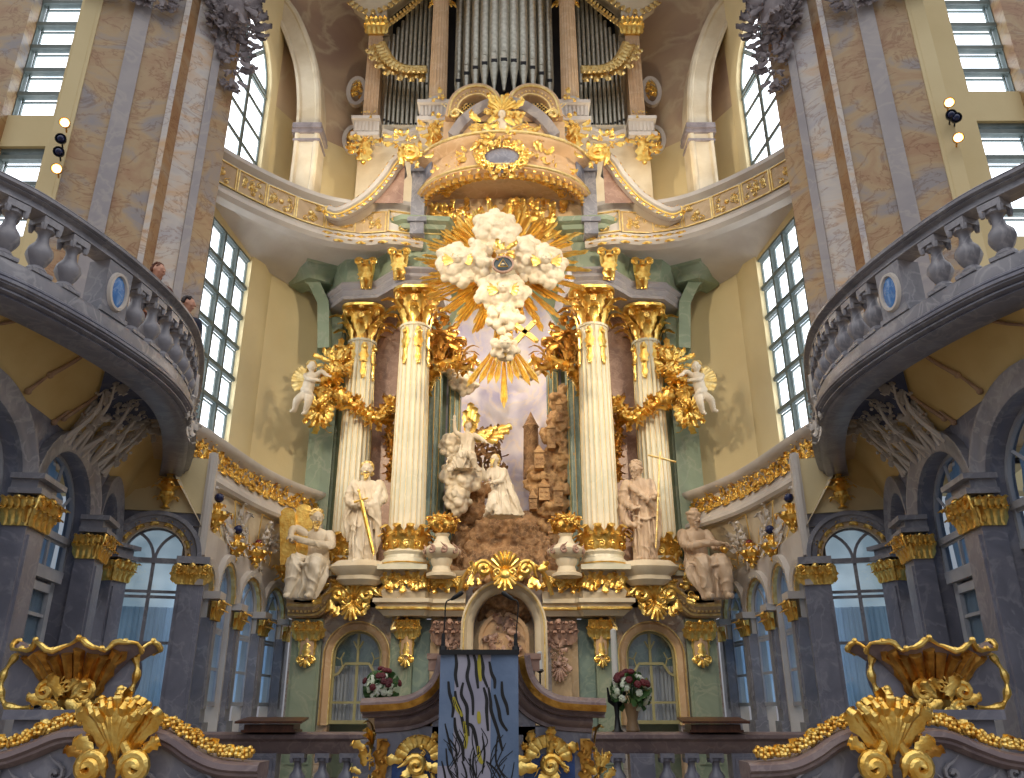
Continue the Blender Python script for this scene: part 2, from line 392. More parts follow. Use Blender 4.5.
def dense_frieze(mb, path, z0, z1, rnd, k=.11, n=46, off=.02):
    P = [V((p[0], p[1], 0)) for p in path]
    for p, t in resample(P, 1.0 / n, .01):
        nn = V((t.y, -t.x, 0)); F = Fr(p + nn * off + V((0, 0, rnd.uniform(z0, z1))), t, (rnd.uniform(-.9, .9) * t.x, rnd.uniform(-.9, .9) * t.y, rnd.choice((-1, 1))), nn); F.u = F.v.cross(nn).normalized()
        if rnd.random() < .68: leaf(mb, F, k * rnd.uniform(.7, 1.1), k * .6, .5, .4, 0, 5)
        else: scroll(mb, F, k * .34, 1.25, rnd.choice((-1, 1)), k * .12, 1, 5, .6, 9)
def garland(mb, pts, r, rnd, step=.06):
    P = crom(pts, 8)
    mb.tube(P, [r * .5] * len(P), 6)
    for p, t in resample(P, step):
        for k in range(4):
            a = rnd.uniform(0, 2 * PI); s1 = t.orthogonal().normalized(); s2 = t.cross(s1)
            d = s1 * math.cos(a) + s2 * math.sin(a)
            F = Fr(p + d * r * .35, t.cross(d), (t * rnd.choice((-1, 1)) + d * .9), d)
            if rnd.random() < .7: leaf(mb, F, r * 1.5, r * .9, .4, .3, 0, 4)
            else: mb.ball(p + d * r * .8, r * .36, 6, 4)
# ------------------------------------------------------------------ joining organic volumes into one skin
TMP = None
def remesh(mb, name, mat, parent=None, vox=.02, smooth=2, keep=True):
    o = mb.build(name, mat, parent)
    md = o.modifiers.new('r', 'REMESH'); md.mode = 'VOXEL'; md.voxel_size = vox; md.use_smooth_shade = True
    if smooth:
        m2 = o.modifiers.new('s', 'SMOOTH'); m2.factor = .5; m2.iterations = smooth
    global TMP
    if TMP is None: TMP = bpy.data.scenes.new('modelling_bench')
    TMP.collection.objects.link(o); par = o.parent; o.parent = None
    with bpy.context.temp_override(scene=TMP, view_layer=TMP.view_layers[0]):
        dg = bpy.context.evaluated_depsgraph_get(); dg.update()
    me = bpy.data.meshes.new_from_object(o.evaluated_get(dg)); o.modifiers.clear(); old = o.data
    TMP.collection.objects.unlink(o); o.parent = par
    o.data = me; bpy.data.meshes.remove(old); me.name = name
    me.polygons.foreach_set('use_smooth', [True] * len(me.polygons))
    if not me.materials: me.materials.append(M[mat if isinstance(mat, str) else mat[0]])
    return o
# ------------------------------------------------------------------ openings
def arch_outline(w, spring, sill, n=14, ry=None):
    """half-width w; from the left foot over the arch to the right foot"""
    r = [( -w, sill)] + [(-w * math.cos(PI * i / n), spring + (ry or w) * math.sin(PI * i / n)) for i in range(n + 1)] + [(w, sill)]
    return r
def arch_wall(mb, F, a0, a1, b0, b1, cx, w, spring, sill, th, ry=None):
    """flat wall with an arched opening, with reveals of thickness th (behind the frame plane)"""
    O = arch_outline(w, spring, sill, 16, ry)
    def outer(p):
        x, y = p[0] + cx, p[1]
        if y <= spring + 1e-6: return (a0 if p[0] < 0 else a1, y)
        ang = math.atan2((y - spring), p[0]); k = PI / 2
        # project on the rectangle
        dx, dy = math.cos(ang), math.sin(ang); tx = ((a1 - cx) / dx if dx > 1e-6 else ((a0 - cx) / dx if dx < -1e-6 else 1e9)); ty = (b1 - spring) / dy if dy > 1e-6 else 1e9
        t = min(tx, ty); return (cx + dx * t, spring + dy * t)
    for c in (0, -th):
        A = [F.p(p[0] + cx, p[1], c) for p in O]; B = [F.p(*outer(p), c) for p in O]
        mb.grid([A, B] if c == 0 else [B, A])
        # fill the upper corners
        for ca, sgn in ((a0, -1), (a1, 1)):
            best = [F.p(*q, c) for q in [outer(p) for p in O] if abs(q[0] - ca) < 1e-5 and q[1] > spring]
            top = [F.p(*q, c) for q in [outer(p) for p in O] if abs(q[1] - b1) < 1e-5]
            if best and top:
                e = max(best, key=lambda q: q.z); g = (min if True else max)(top, key=lambda q: (q - F.p(ca, b1, c)).length)
                mb.add([e, F.p(ca, b1, c), g], [(0, 1, 2)])
        if sill > b0 + 1e-4: mb.add([F.p(a0, b0, c), F.p(a1, b0, c), F.p(a1, sill, c), F.p(a0, sill, c)], [(0, 1, 2, 3)])
    mb.grid([[F.p(p[0] + cx, p[1], 0) for p in O], [F.p(p[0] + cx, p[1], -th) for p in O]])
    if sill > b0: mb.add([F.p(cx - w, sill, 0), F.p(cx + w, sill, 0), F.p(cx + w, sill, -th), F.p(cx - w, sill, -th)], [(0, 1, 2, 3)])
    mb.add([F.p(a0, b1, 0), F.p(a1, b1, 0), F.p(a1, b1, -th), F.p(a0, b1, -th)], [(0, 1, 2, 3)])
def arch_window(name, F, w, spring, sill, ry=None, bars_y=(), bars_x=(0,), trans=None, fan=3, mf='lframe', pane='glass', back='curtain', bt=.022, label=None, gap=.12, curt_to=None, lining='teal', lobes=False):
    """glazed arched window: frame, glazing bars, pane, curtain behind, all about the frame's a=0"""
    root = thing(name, F.p(0, sill, -.05), None, None); root['kind'] = 'structure'
    if label: root['label'] = label
    O = arch_outline(w, spring, sill, 16, ry)
    f = MB(); f.curve(F, O, [(-.05, 0), (-.05, .05), (.0, .05), (.0, 0)]); f.fbox(F, -w, w, sill, sill + .07, 0, .06)
    if trans is not None: f.fbox(F, -w, w, trans - .04, trans + .04, 0, .07)
    f.build('frame', mf, root)
    g = MB()
    for x in bars_x:
        top = spring + (ry or w) * math.sqrt(max(0, 1 - (x / w) ** 2)) if not fan else (trans if trans is not None else spring)
        g.fbox(F, x - bt * .6, x + bt * .6, sill, top, .005, .035)
    for y in bars_y: g.fbox(F, -w, w, y - bt / 2, y + bt / 2, .008, .032)
    R = ry or w
    if fan == 2:      # twin lancets
        for sg in (-1, 1):
            pts = [(sg * (w * .02 + w * .95 * (1 - math.cos(t * PI / 2)) * .95), (trans or spring) + R * .95 * math.sin(t * PI / 2)) for t in [i / 8 for i in range(9)]]
            g.curve(F, pts, [(-bt / 2, .005), (-bt / 2, .035), (bt / 2, .035), (bt / 2, .005)])
    elif fan >= 3:
        cy = trans if trans is not None else spring
        k = arcpts(0, cy, w * .3, 0, 180, 10, R * .32); g.curve(F, k, [(-bt / 2, .005), (-bt / 2, .035), (bt / 2, .035), (bt / 2, .005)])
        for i in range(1, fan + 1):
            a = PI * i / (fan + 1); g.tube([F.p(math.cos(a) * w * .3, cy + math.sin(a) * R * .32, .02), F.p(math.cos(a) * w * .97, cy + math.sin(a) * R * .97 + (spring - cy) * math.sin(a), .02)], bt * .55, 4)
    g.build('glazing_bars', mf, root)
    p = MB(); p.add([F.p(q[0], q[1], .01) for q in O], [tuple(range(len(O)))]); p.build('pane', pane, root)
    if pane == 'glass':
        c = MB(); top = curt_to if curt_to is not None else spring + R * .98; rows = []
        for i in range(7):
            y = sill + (top - sill) * i / 6; row = []
            for j in range(49):
                x = -w + 2 * w * j / 48
                yy = y
                if y > spring: 
                    lim = spring + R * math.sqrt(max(0, 1 - (x / w) ** 2)); yy = min(y, lim)
                row.append(F.p(x, yy, -gap + .018 * math.sin(j * 1.7) + .01 * math.sin(j * .9 + i)))
            rows.append(row)
        c.grid(rows); c.build('curtain', back, root)
        l = MB(); Q = arch_outline(w * 1.02, spring, sill, 12, R * 1.02); l.add([F.p(q[0], q[1], -gap - .06) for q in Q], [tuple(range(len(Q)))]); l.build('lining', lining, root)  # the daylit pane beyond the curtain
    return root
E = EYE
Rn = random.Random(7)
def strip_wall(path, z0, z1, off=0, th=.3):
    mb = MB(); mb.sweep(path, [(off, z0), (off, z1), (off - th, z1), (off - th, z0)], closed=True); return mb
CORN = [(0, 0), (.03, .0), (.05, .05), (.12, .09), (.14, .16), (.22, .2), (.24, .26), (.0, .26)]
def cornice(mb, path, z, h=.26, d=.24, flipv=False):
    mb.sweep(path, [(o * d / .24, z + (zz if not flipv else .26 - zz) * h / .26) for o, zz in CORN] if not flipv else [(o * d / .24, z + h - zz * h / .26) for o, zz in CORN][::-1], closed=True)
# ---------------------------------------------------------------- floor
mb = MB(); mb.box((0, 6, -.1), (30, 22, .2)); setting(mb.build('floor', 'floorst'))
mb = MB(); mb.box((0, 16.2, .15), (13, 8.8, .3)); o = setting(mb.build('floor', 'floorst')); tag(o, 'raised stone floor of the chancel')
# ---------------------------------------------------------------- balusters (shared mesh) for the galleries
BAL = [(.075, 0), (.085, .03), (.07, .06), (.05, .08), (.085, .15), (.105, .21), (.095, .27), (.055, .34), (.043, .41), (.048, .45), (.06, .47)]
def make_baluster(loc, label, group, h=.62, mat='grey', w=1.0, rz=0):
    k = h / .62; t = thing('baluster', loc, label, 'baluster', group)
    b = MB(); b.lathe([(r * k * w, z * k + .03 * k) for r, z in BAL], loc, 14, None, lambda a, z: 1 + .04 * math.cos(8 * a)); b.build('baluster_body', mat, t)
    b = MB(); c = V(loc); b.box(c + V((0, 0, .02 * k)), (.19 * k * w, .19 * k * w, .04 * k)); b.build('foot_block', mat, t)
    b = MB(); b.box(c + V((0, 0, .585 * k)), (.18 * k * w, .18 * k * w, .07 * k))
    for q in range(4):
        a = q * PI / 2 + PI / 4; b.lathe([(.02 * k, -.05 * k), (.034 * k, 0), (.02 * k, .05 * k)], c + V((math.cos(a) * .1 * k * w, math.sin(a) * .1 * k * w, .53 * k)), 6)
    b.ball(c + V((0, 0, .53 * k)), (.085 * k * w, .085 * k * w, .05 * k), 8, 5); b.build('carved_cap', mat, t)
    return t
def capital_small(mb, F, w, h, d, rnd):
    """gilt pilaster capital: two leaf rows, volutes, abacus. frame origin at bottom centre of its face"""
    for row, (b0, hh, n) in enumerate(((0, h * .55, 4), (h * .35, h * .55, 5))):
        for i in range(n):
            a = (i / (n - 1) - .5) * w * (.8 + .2 * row); leaf(mb, F.sub(a, b0, d * (.35 + .2 * row)), hh, w / n * 1.1, .6, .5, 0, 7); mb.ball(F.p(a + w * .1, b0 + hh * .9, d * (.8 + .2 * row)), w * .035, 5, 4)
    for sg in (-1, 1):
        scroll(mb, F.sub(sg * w * .44, h * .74, d * .55), w * .15, 1.5, -sg, w * .05, .8, 6, .8, 14)
        leaf(mb, F.sub(sg * w * .5, h * .1, 0), h * .55, w * .3, .5, .3, sg * .2, 5)
    mb.ball(F.p(0, h * .88, d * .75), w * .11, 8, 5)
    mb.fbox(F, -w * .45, w * .45, 0, h * .9, -.02, d * .35)
# ================================================================= both sides of the chancel
BALC = [(-5.6, 5.3), (-5.02, 6.3), (-4.64, 6.95), (-4.32, 8.05), (-4.2, 9.2), (-4.38, 10.3), (-4.92, 11.8), (-5.5, 13.1)]
for SIDE in ('left', 'right'):
    FLIP = SIDE == 'right'
    near = 'the %s gallery' % SIDE
    rnd = random.Random(11)
    # ---- gallery balcony
    bp = crom(BALC, 8); bpath = [(p.x, p.y) for p in bp]
    zr = 4.8 + E
    root = thing('gallery_balustrade', (-4.4, 9, 3.6 + E), 'curved grey stone gallery balustrade sweeping in from the %s with blue oval medallions' % SIDE, 'balustrade')
    m = MB(); m.sweep(bpath, [(.11, zr - .01), (.13, zr - .03), (.11, zr - .045), (.16, zr - .06), (.16, zr - .09), (.12, zr - .105), (.14, zr - .125), (.09, zr - .14), (.09, zr - .19), (.11, zr - .2), (.11, zr - .215), (.04, zr - .23), (-.1, zr - .23), (-.16, zr - .1), (-.14, zr - .02), (0, zr)], closed=True); m.build('handrail', 'grey', root)
    z0 = zr - .23 - .62
    m = MB(); m.sweep(bpath, [(.10, z0), (.12, z0 - .04), (.12, z0 - .19), (-.2, z0 - .19), (-.2, z0)], closed=True); m.build('plinth', 'grey', root)
    m = MB(); zb = 3.55 + E; m.sweep(bpath, [(.13, z0 - .16), (.16, z0 - .18), (.16, z0 - .2), (.13, z0 - .215), (.19, z0 - .23), (.19, z0 - .26), (.13, z0 - .28), (.12, zb + .16), (.17, zb + .15), (.17, zb + .12), (.11, zb + .1), (.13, zb + .085), (.13, zb + .07), (.07, zb + .055), (.09, zb + .03), (.04, zb), (-.25, zb), (-.25, z0 - .16)], closed=True)
    m.build('moulded_fascia', 'greyblue', root)
    # medallion posts
    L = plen(bp); pts = resample(bp, .02)
    def at_y(yv): return min(pts, key=lambda q: abs(q[0].y - yv))
    posts = [6.2, 7.9, 10.75, 12.9]; parc = []
    for k, yv in enumerate(posts):
        p, t = at_y(yv); n = V((t.y, -t.x, 0)); F = Fr(V((p.x, p.y, z0)), t, (0, 0, 1), n)
        parc.append(p)
        m = MB(); m.fbox(F, -.19, .19, 0, .62, -.16, .1); m.fbox(F, -.22, .22, 0, .05, -.17, .12); pst = m.build('pedestal', 'grey', root)
        m = MB(); ring = [(.125 * math.cos(a), .31 + .2 * math.sin(a)) for a in [2 * PI * i / 24 for i in range(25)]]
        m.curve(F, ring[::-1], [(-.02, .1), (-.01, .135), (.02, .135), (.035, .1)]); m.build('oval_moulding', 'white', pst)
        m = MB(); m.ball(F.p(0, .31, .1), 1, 20, 8, Matrix((F.u * .115, F.n * .03, F.v * .19)).transposed()); m.build('blue_medallion', 'bluemed', pst)
    # balusters
    proto = None; lab = 'carved grey stone baluster under the handrail of the %s gallery' % SIDE; grp = '%s gallery balusters' % SIDE
    for p, t in resample(bp, .35, .2):
        if min((p - q).length for q in parc) < .3: continue
        loc = (p.x, p.y, z0)
        if proto is None: proto = make_baluster(loc, lab, grp, .62, 'grey', 1.22); 
        else: clone(proto, loc, math.atan2(t.y, t.x))
    # balcony floor + cove vault under it
    wallp = [(-5.0, 4.6), (-5.12, 6.3), (-5.27, 8.7), (-5.4, 9.7), (-5.53, 10.7), (-5.85, 11.8), (-6.13, 12.75), (-5.5, 12.93), (-4.92, 13.1)]
    wp = crom(wallp[:7], 8)[:-1] + [V((-6.13, 12.75, 0)) + (V((-5.42, 12.93, 0)) - V((-6.13, 12.75, 0))) * i / 16 for i in range(17)]
    m = MB(); out = [(-7.6, 5.0)] + [(-7.6, 5 + i * .5) for i in range(17)]
    A = [V((p.x, p.y, z0 - .1)) for p in bp]; B = [V((-8.2, p.y, z0 - .1)) for p in bp]
    m.grid([A, B]); m.grid([[p - V((0, 0, .1)) for p in A], [p - V((0, 0, .1)) for p in B]]); setting(m.build('floor', 'sand'))
    m = MB(); rows = []; n = len(bp); W = [pt for pt in resample(wp, plen(wp) / (n - 1) - 1e-5)]; W = [w[0] for w in W][:n]
    while len(W) < n: W.append(wp[-1])
    ztop = 3.12 + E
    for i in range(9):
        t = i / 8; row = []
        for a, b in zip(bp, W):
            q = a.lerp(b, 1 - math.cos(t * PI / 2) if True else t); zz = zb + .02 + (ztop - zb) * (t ** 2.2); q = a.lerp(b, t)
            bulge = .28 * math.sin(t * PI) * min(1, (a - b).length)
            row.append(V((q.x, q.y, zz + bulge)))
        rows.append(row)
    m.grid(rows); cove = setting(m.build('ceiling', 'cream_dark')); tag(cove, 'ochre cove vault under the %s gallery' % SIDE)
    def cove_pt(s, t):
        i = min(n - 1, max(0, int(s * (n - 1)))); r0 = rows[min(8, int(t * 8))]; return r0[i]
    # painted blue lobe and brown rocaille on the cove
    def cove_frame(s, t):
        p = cove_pt(s, t); q = cove_pt(min(1, s + .04), t); r_ = cove_pt(s, min(1, t + .15)); u = (q - p).normalized(); v = (r_ - p).normalized(); nn = v.cross(u).normalized()
        if nn.z > 0: nn = -nn
        return Fr(p, u, v, nn)
    m = MB()
    rr = []
    for i in range(9):
        t = .04 + .7 * i / 8; k = []
        for j in range(13):
            s = .60 + (j - 6) / 6 * (.11 * math.sin(PI * min(1, .35 + t * .6)) + .012 * math.sin(6 * t)); p = None
            x = s * (n - 1); i0 = int(x); fx = x - i0; yy = t * 8; r0 = int(yy); fy = yy - r0
            a = rows[r0][i0].lerp(rows[r0][min(n - 1, i0 + 1)], fx); b = rows[min(8, r0 + 1)][i0].lerp(rows[min(8, r0 + 1)][min(n - 1, i0 + 1)], fx)
            p = a.lerp(b, fy); k.append(p + V((.03, -.02, -.05)))
        rr.append(k)
    m.grid(rr); o = setting(m.build('trim_%d' % (60 + FLIP), 'bluepaint')); o['label'] = 'dark blue painted lobe on the cove under the %s gallery' % SIDE
    root = thing('stucco_rocaille', cove_pt(.63, 1.0), 'pale branching rocaille stucco between the arches and the blue lobe under the %s gallery' % SIDE, 'stucco')
    m = MB()
    for k in range(20):
        s = .53 + .009 * k; t = rnd.uniform(.5, .85); p = cove_pt(s, 1); q = cove_pt(min(1, s + rnd.uniform(-.05, .07)), t)
        mid = p.lerp(q, .5) + V((rnd.uniform(-.12, .12), 0, rnd.uniform(-.1, .05))); f = [p + V((.04, -.02, -.15)), mid + V((.05, 0, -.05)), q + V((.03, 0, -.04))]
        m.tube(crom(f, 5), [.04 * (1 - .07 * i) for i in range(11)], 6)
        for q_ in (f[1], f[2]): cluster(m, Fr(q_, (1, 0, 0), (0, .3, 1), (.5, -.8, -.3)), .2, .3, 5, rnd, .09, .03); m.ball(f[2], .05, 6, 4)
    m.build('branching_stucco', 'white', root)
    m = MB()
    for (s0, t0, s1, t1, sag) in ((.36, .15, .42, .8, .05), (.42, .8, .40, .95, .0), (.45, .25, .50, .95, .06), (.50, .9, .485, 1, 0), (.52, .3, .60, .5, .05), (.3, .3, .45, .2, -.03), (.45, .2, .62, .2, .02), (.56, .5, .54, .85, .04), (.22, .9, .3, .25, .05)):
        f = []
        for i in range(9):
            t = i / 8; s = s0 + (s1 - s0) * t + sag * math.sin(t * PI); x = s * (n - 1); i0 = int(x); yy = (t0 + (t1 - t0) * t) * 8; r0 = min(7, int(yy))
            a = rows[r0][i0].lerp(rows[r0][i0 + 1], x - i0); b = rows[r0 + 1][i0].lerp(rows[r0 + 1][i0 + 1], x - i0); f.append(a.lerp(b, yy - r0) + V((.02, 0, -.015)))
        m.tube(f, [.012 + .016 * (i / 8) for i in range(9)], 6, True); m.ball(f[-1], .04, 7, 5)
    m.build('brown_tendril', 'roseline', root)
    # cartouche on the fascia edge
    p, t = at_y(10.05); nn = V((t.y, -t.x, 0)); F = Fr(V((p.x, p.y, zb + .02)) + nn * .12, t, (0, 0, 1), nn)
    m = MB(); cluster(m, F, .55, .34, 16, rnd, .14, .1); o = m.build('stucco_shell', 'white'); tag(o, 'pale carved shell knot on the lower edge of the %s gallery' % SIDE, 'stucco')
    # ---- arcade under the gallery: three bays parallel to the nave
    bays = [((-5.12, 6.3), (-5.27, 8.7), .98), ((-5.27, 8.7), (-5.53, 10.7), .84), ((-5.53, 10.7), (-6.13, 12.75), .76)]
    names = ['nearest', 'middle', 'farthest']
    for bi, (p0, p1, w) in enumerate(bays):
        Fw = wallframe(p0, p1, 0); ln = math.hypot(p1[0] - p0[0], p1[1] - p0[1]); sp = 2.2 + E
        m = MB(); arch_wall(m, Fw, 0, ln, .0, ztop + .25, ln / 2, w, sp, 0.0, .26, .76); setting(m.build('wall_%s' % SIDE, 'greyblue'))
        ar = arch_outline(w, sp, sp, 18, .76)
        m = MB(); m.curve(Fw.sub(ln / 2, 0), ar, [(0, -.02), (0, .05), (.05, .07), (.16, .07), (.2, .1), (.25, .1), (.25, -.02)]); o = setting(m.build('trim_%d' % (bi + 1 + 10 * FLIP), 'grey'))
        # recessed screen with fan window over a door
        Fi = Fw.sub(ln / 2, 0, -.2)
        arch_window('window_%d' % (bi + 1 + 10 * FLIP), Fi, w * 1.0, sp, 1.55 + E, .76, (1.95 + E,), (-w * .33, w * .33), 2.0 + E, 4, 'lframe', 'glass', 'curtain', .045, 'white framed fan window in the %s arch under %s' % (names[bi], near), lining='teal')
        if bi < 2:
            d = thing('door_%d' % (bi + 1 + 10 * FLIP), Fi.p(0, .3, .05), None, None); d['kind'] = 'structure'
            m = MB(); m.fbox(Fi, -w, w, .2, 1.6 + E, -.06, -.02)
            m.build('door_surround', 'grey', d)
            m = MB(); 
            for a0, a1 in ((-w * .72, -w * .58), (w * .6, w * .74)): m.fbox(Fi, a0, a1, .3, 1.5 + E, 0, .06)
            m.fbox(Fi, -w * .72, w * .74, 1.32 + E, 1.42 + E, 0, .06); m.fbox(Fi, -w * .72, w * .74, .3, .0 + E, 0, .05); m.fbox(Fi, -w * .85, w * .85, 1.46 + E, 1.58 + E, 0, .1)
            m.build('door_frame', 'lframe', d)
            m = MB()
            m.fbox(Fi, -w * .02, w * .03, E, 1.4 + E, .01, .045)
            for zz in (.35, .7, 1.05): m.fbox(Fi, -w * .58, w * .6, zz + E - .02, zz + E + .02, .01, .045)
            m.build('glazing_bars', 'lframe', d)
            m = MB(); m.add([Fi.p(-w * .6, E, .015), Fi.p(w * .62, E, .015), Fi.p(w * .62, 1.35 + E, .015), Fi.p(-w * .6, 1.35 + E, .015)], [(0, 1, 2, 3)]); m.build('pane', 'glass', d)
            m = MB(); m.grid([[Fi.p(-w * .6 + w * 1.22 * j / 30, z, -.01 + .008 * math.sin(j * 1.9)) for j in range(31)] for z in (E, E + .7, E + 1.34)]); m.build('curtain', 'curtain', d)
    # pilasters with gilt capitals between the bays
    pw = [(-5.20, 6.35, wallframe(*bays[0][:2])), (-5.22, 8.7, wallframe(*bays[1][:2])), (-5.47, 10.7, wallframe((-5.27, 8.7), (-6.13, 12.75))), (-6.0, 12.55, wallframe((-5.53, 10.7), (-4.9, 13)))]
    wh = ['nearest the nave', 'beside the glazed door', 'before the big round-arched window', 'in the corner']
    for i, (x, y, f0) in enumerate(pw):
        if i == 0: continue
        F = Fr((x, y, 0), f0.u, (0, 0, 1), f0.n); w = (.26, .24, .22, .17)[i]
        t = thing('pilaster', (x, y, .3), 'blue-grey pilaster with gilt capital under the %s gallery, %s' % (SIDE, wh[i]), 'pilaster')
        m = MB(); m.fbox(F, -w, w, .3, 1.8 + E, -.1, .14); m.fbox(F, -w * .75, w * .75, .9, 1.72 + E, .14, .165); m.fbox(F, -w - .04, w + .04, .3, .75, -.1, .18); m.build('shaft', 'greyblue', t)
        m = MB(); capital_small(m, F.sub(0, 1.8 + E, .12), w * 2.3, .34, .16, rnd)
        m.build('gilt_capital', 'gold', t)
        for sg in (-1, 1):
            m = MB(); G = Fr(F.p(sg * w, 1.8 + E, .02), F.n * (-sg), (0, 0, 1), F.u * sg); capital_small(m, G, .26, .34, .08, rnd); m.build('capital_side', 'gold', t)
        m = MB(); m.fbox(F, -w - .06, w + .06, 2.14 + E, 2.2 + E, -.1, .24); m.fbox(F, -w - .02, w + .02, 2.2 + E, 2.3 + E, -.1, .17); m.fbox(F, -w - .08, w + .08, 2.3 + E, 2.36 + E, -.1, .25); m.build('impost', 'grey', t)
    # ---- big round-arched window wall, facing the nave
    p0, p1 = (-6.2, 12.73), (-4.85, 13.12); Fw = wallframe(p0, p1, 0); ln = math.hypot(p1[0] - p0[0], p1[1] - p0[1]); cx = ln * .47; sp = 2.24 + E
    m = MB(); arch_wall(m, Fw, 0, ln, 0, 3.9 + E, cx, .52, sp, 0, .3); setting(m.build('wall_%s' % SIDE, 'greyblue'))
    m = MB(); m.fbox(Fw, -.05, ln - .12, 2.97 + E, 3.9 + E, -.02, .05); setting(m.build('wall_%s' % SIDE, 'cream'))
    m = MB(); m.fbox(Fw, ln - .12, ln + .02, 2.3 + E, 4.0 + E, -.3, .08); m.fbox(Fw, ln - .08, ln - .02, 2.3 + E, 4.0 + E, .08, .12); setting(m.build('trim_%d' % (50 + FLIP), 'white'))
    m = MB(); m.curve(Fw.sub(cx, 0), arch_outline(.5, sp, sp, 20), [(.06, -.02), (.06, .1), (.14, .12), (.16, .16), (.22, .16), (.24, -.02)]); setting(m.build('trim_%d' % (4 + 10 * FLIP), 'grey'))
    root = thing('gilt_arch_band', Fw.p(cx, sp, .05), 'band of gilt leaves inside the arch of the big round-arched window on the %s' % SIDE, 'ornament')
    m = MB(); m.curve(Fw.sub(cx, 0), arch_outline(.5, sp, sp, 20), [(-.03, -.02), (-.03, .06), (.06, .06), (.06, -.02)]); m.build('ochre_band', 'sand', root)
    m = MB()
    for i in range(15):
        a = PI * (i + .5) / 15; G = Fw.sub(cx + .515 * math.cos(a), sp + .515 * math.sin(a), .07, a - PI / 2 + (.9 if i % 2 else -.9)); leaf(m, G, .13, .08, .4, .3, 0, 5); m.ball(G.p(0, 0, .01), .02, 6, 4)
    m.build('gilt_leaves', 'gold', root)
    arch_window('window_%d' % (4 + 10 * FLIP), Fw.sub(cx, 0, -.12), .5, sp, .0 + E - .1, None, (.95 + E, 1.64 + E, 1.72 + E), (0,), 2.2 + E, 2, 'grey', 'glass', 'curtain', .045, lining='teal_day', label= 'tall round-arched grey window with twin lancets on the %s' % SIDE, curt_to=1.5 + E)
    for i, (a, w) in enumerate(((-.0, .13), (ln - .13, .2))):
        F = Fw.sub(a, 0, .0)
        t = thing('pilaster', F.p(0, .3, 0), 'blue-grey pilaster with gilt capital, %s of the big arched window on the %s' % ((['left', 'right'] if not FLIP else ['right', 'left'])[i], SIDE), 'pilaster')
        m = MB(); m.fbox(F, -w, w, .3, 1.82 + E, -.1, .12); m.fbox(F, -w - .04, w + .04, .3, .8, -.1, .16); m.fbox(F, -w * .7, w * .7, 1.0, 1.75 + E, .12, .14); m.build('shaft', 'greyblue', t)
        m = MB(); capital_small(m, F.sub(0, 1.82 + E, .1), w * 2.4, .32, .14, rnd); m.build('gilt_capital', 'gold', t)
        m = MB(); m.fbox(F, -w - .05, w + .05, 2.14 + E, 2.25 + E, -.1, .2); m.build('impost', 'grey', t)
    # gilt finial above the arch
    c = U(165, 508, 12.75); c.x = c.x
    t = thing('gilt_finial', c, 'gilt leafy finial standing on top of the big round arch on the %s' % SIDE, 'ornament')
    m = MB(); F = Fr(c, Fw.u, (0, 0, 1), Fw.n); m.lathe([(.08, 0), (.03, .05), (.1, .15), (.12, .25), (.05, .32), (.09, .4), (.02, .62)], c, 10)
    for zz, k in ((.05, .2), (.2, .24), (.36, .17), (.5, .12)):
        for j in range(7):
            a = 2 * PI * j / 7; G = Fr(c + V((0, 0, zz)), (-math.sin(a), math.cos(a), 0), (math.cos(a) * .6, math.sin(a) * .6, .8), (math.cos(a), math.sin(a), -.3)); leaf(m, G, k, k * .5, .5, .4, 0, 5)
    m.build('gilt_foliage', 'gold', t)
    # ---- small arcade of the chancel wall
    LW = [(-4.85, 13.0), (-4.92, 13.9), (-5.06, 15.6), (-4.98, 17.0), (-4.85, 18.4)]
    place = ['nearest the nave', 'second from the nave', 'third from the nave', 'closest to the altar']
    for bi in range(4):
        p0, p1 = LW[bi], LW[bi + 1]; Fw = wallframe(p0, p1); ln = math.hypot(p1[0] - p0[0], p1[1] - p0[1]); w = min(.62, ln / 2 - .12); sp = 1.8 + E
        m = MB(); arch_wall(m, Fw, 0, ln, 0, 2.75 + E, ln / 2, w, sp, 0, .3); setting(m.build('wall_%s' % SIDE, 'white'))
        G = Fw.sub(ln / 2, 0)
        m = MB(); m.curve(G, arch_outline(w, sp, sp, 16), [(.04, -.02), (.04, .08), (.12, .1), (.17, .1), (.18, -.02)]); setting(m.build('trim_%d' % (5 + bi + 10 * FLIP), 'white'))
        m = MB(); m.curve(G, arch_outline(w, sp, sp, 16), [(-.02, -.02), (-.02, .05), (.04, .05), (.04, -.02)])
        for i in range(11):
            a = PI * (i + .5) / 11; H = G.sub((w + .01) * math.cos(a), sp + (w + .01) * math.sin(a), .05, a - PI / 2 + .8); leaf(m, H, .1, .06, .4, .3, 0, 4)
        tag(m.build('gilt_arch_band', 'gold_pale'), 'narrow gilt band around the small chancel arch on the %s, %s' % (SIDE, place[bi]), 'ornament')
        arch_window('window_%d' % (5 + bi + 10 * FLIP), G.sub(0, 0, -.14), w, sp, .05 + E, None, (.65 + E, 1.26 + E, 1.32 + E), (0,), 1.76 + E, 2, 'lframe', 'glass', 'curtain', .05, lining='teal_bright', label= 'pale arched window with light blue curtain in the small chancel arcade on the %s, %s' % (SIDE, place[bi]), curt_to=sp + .5)
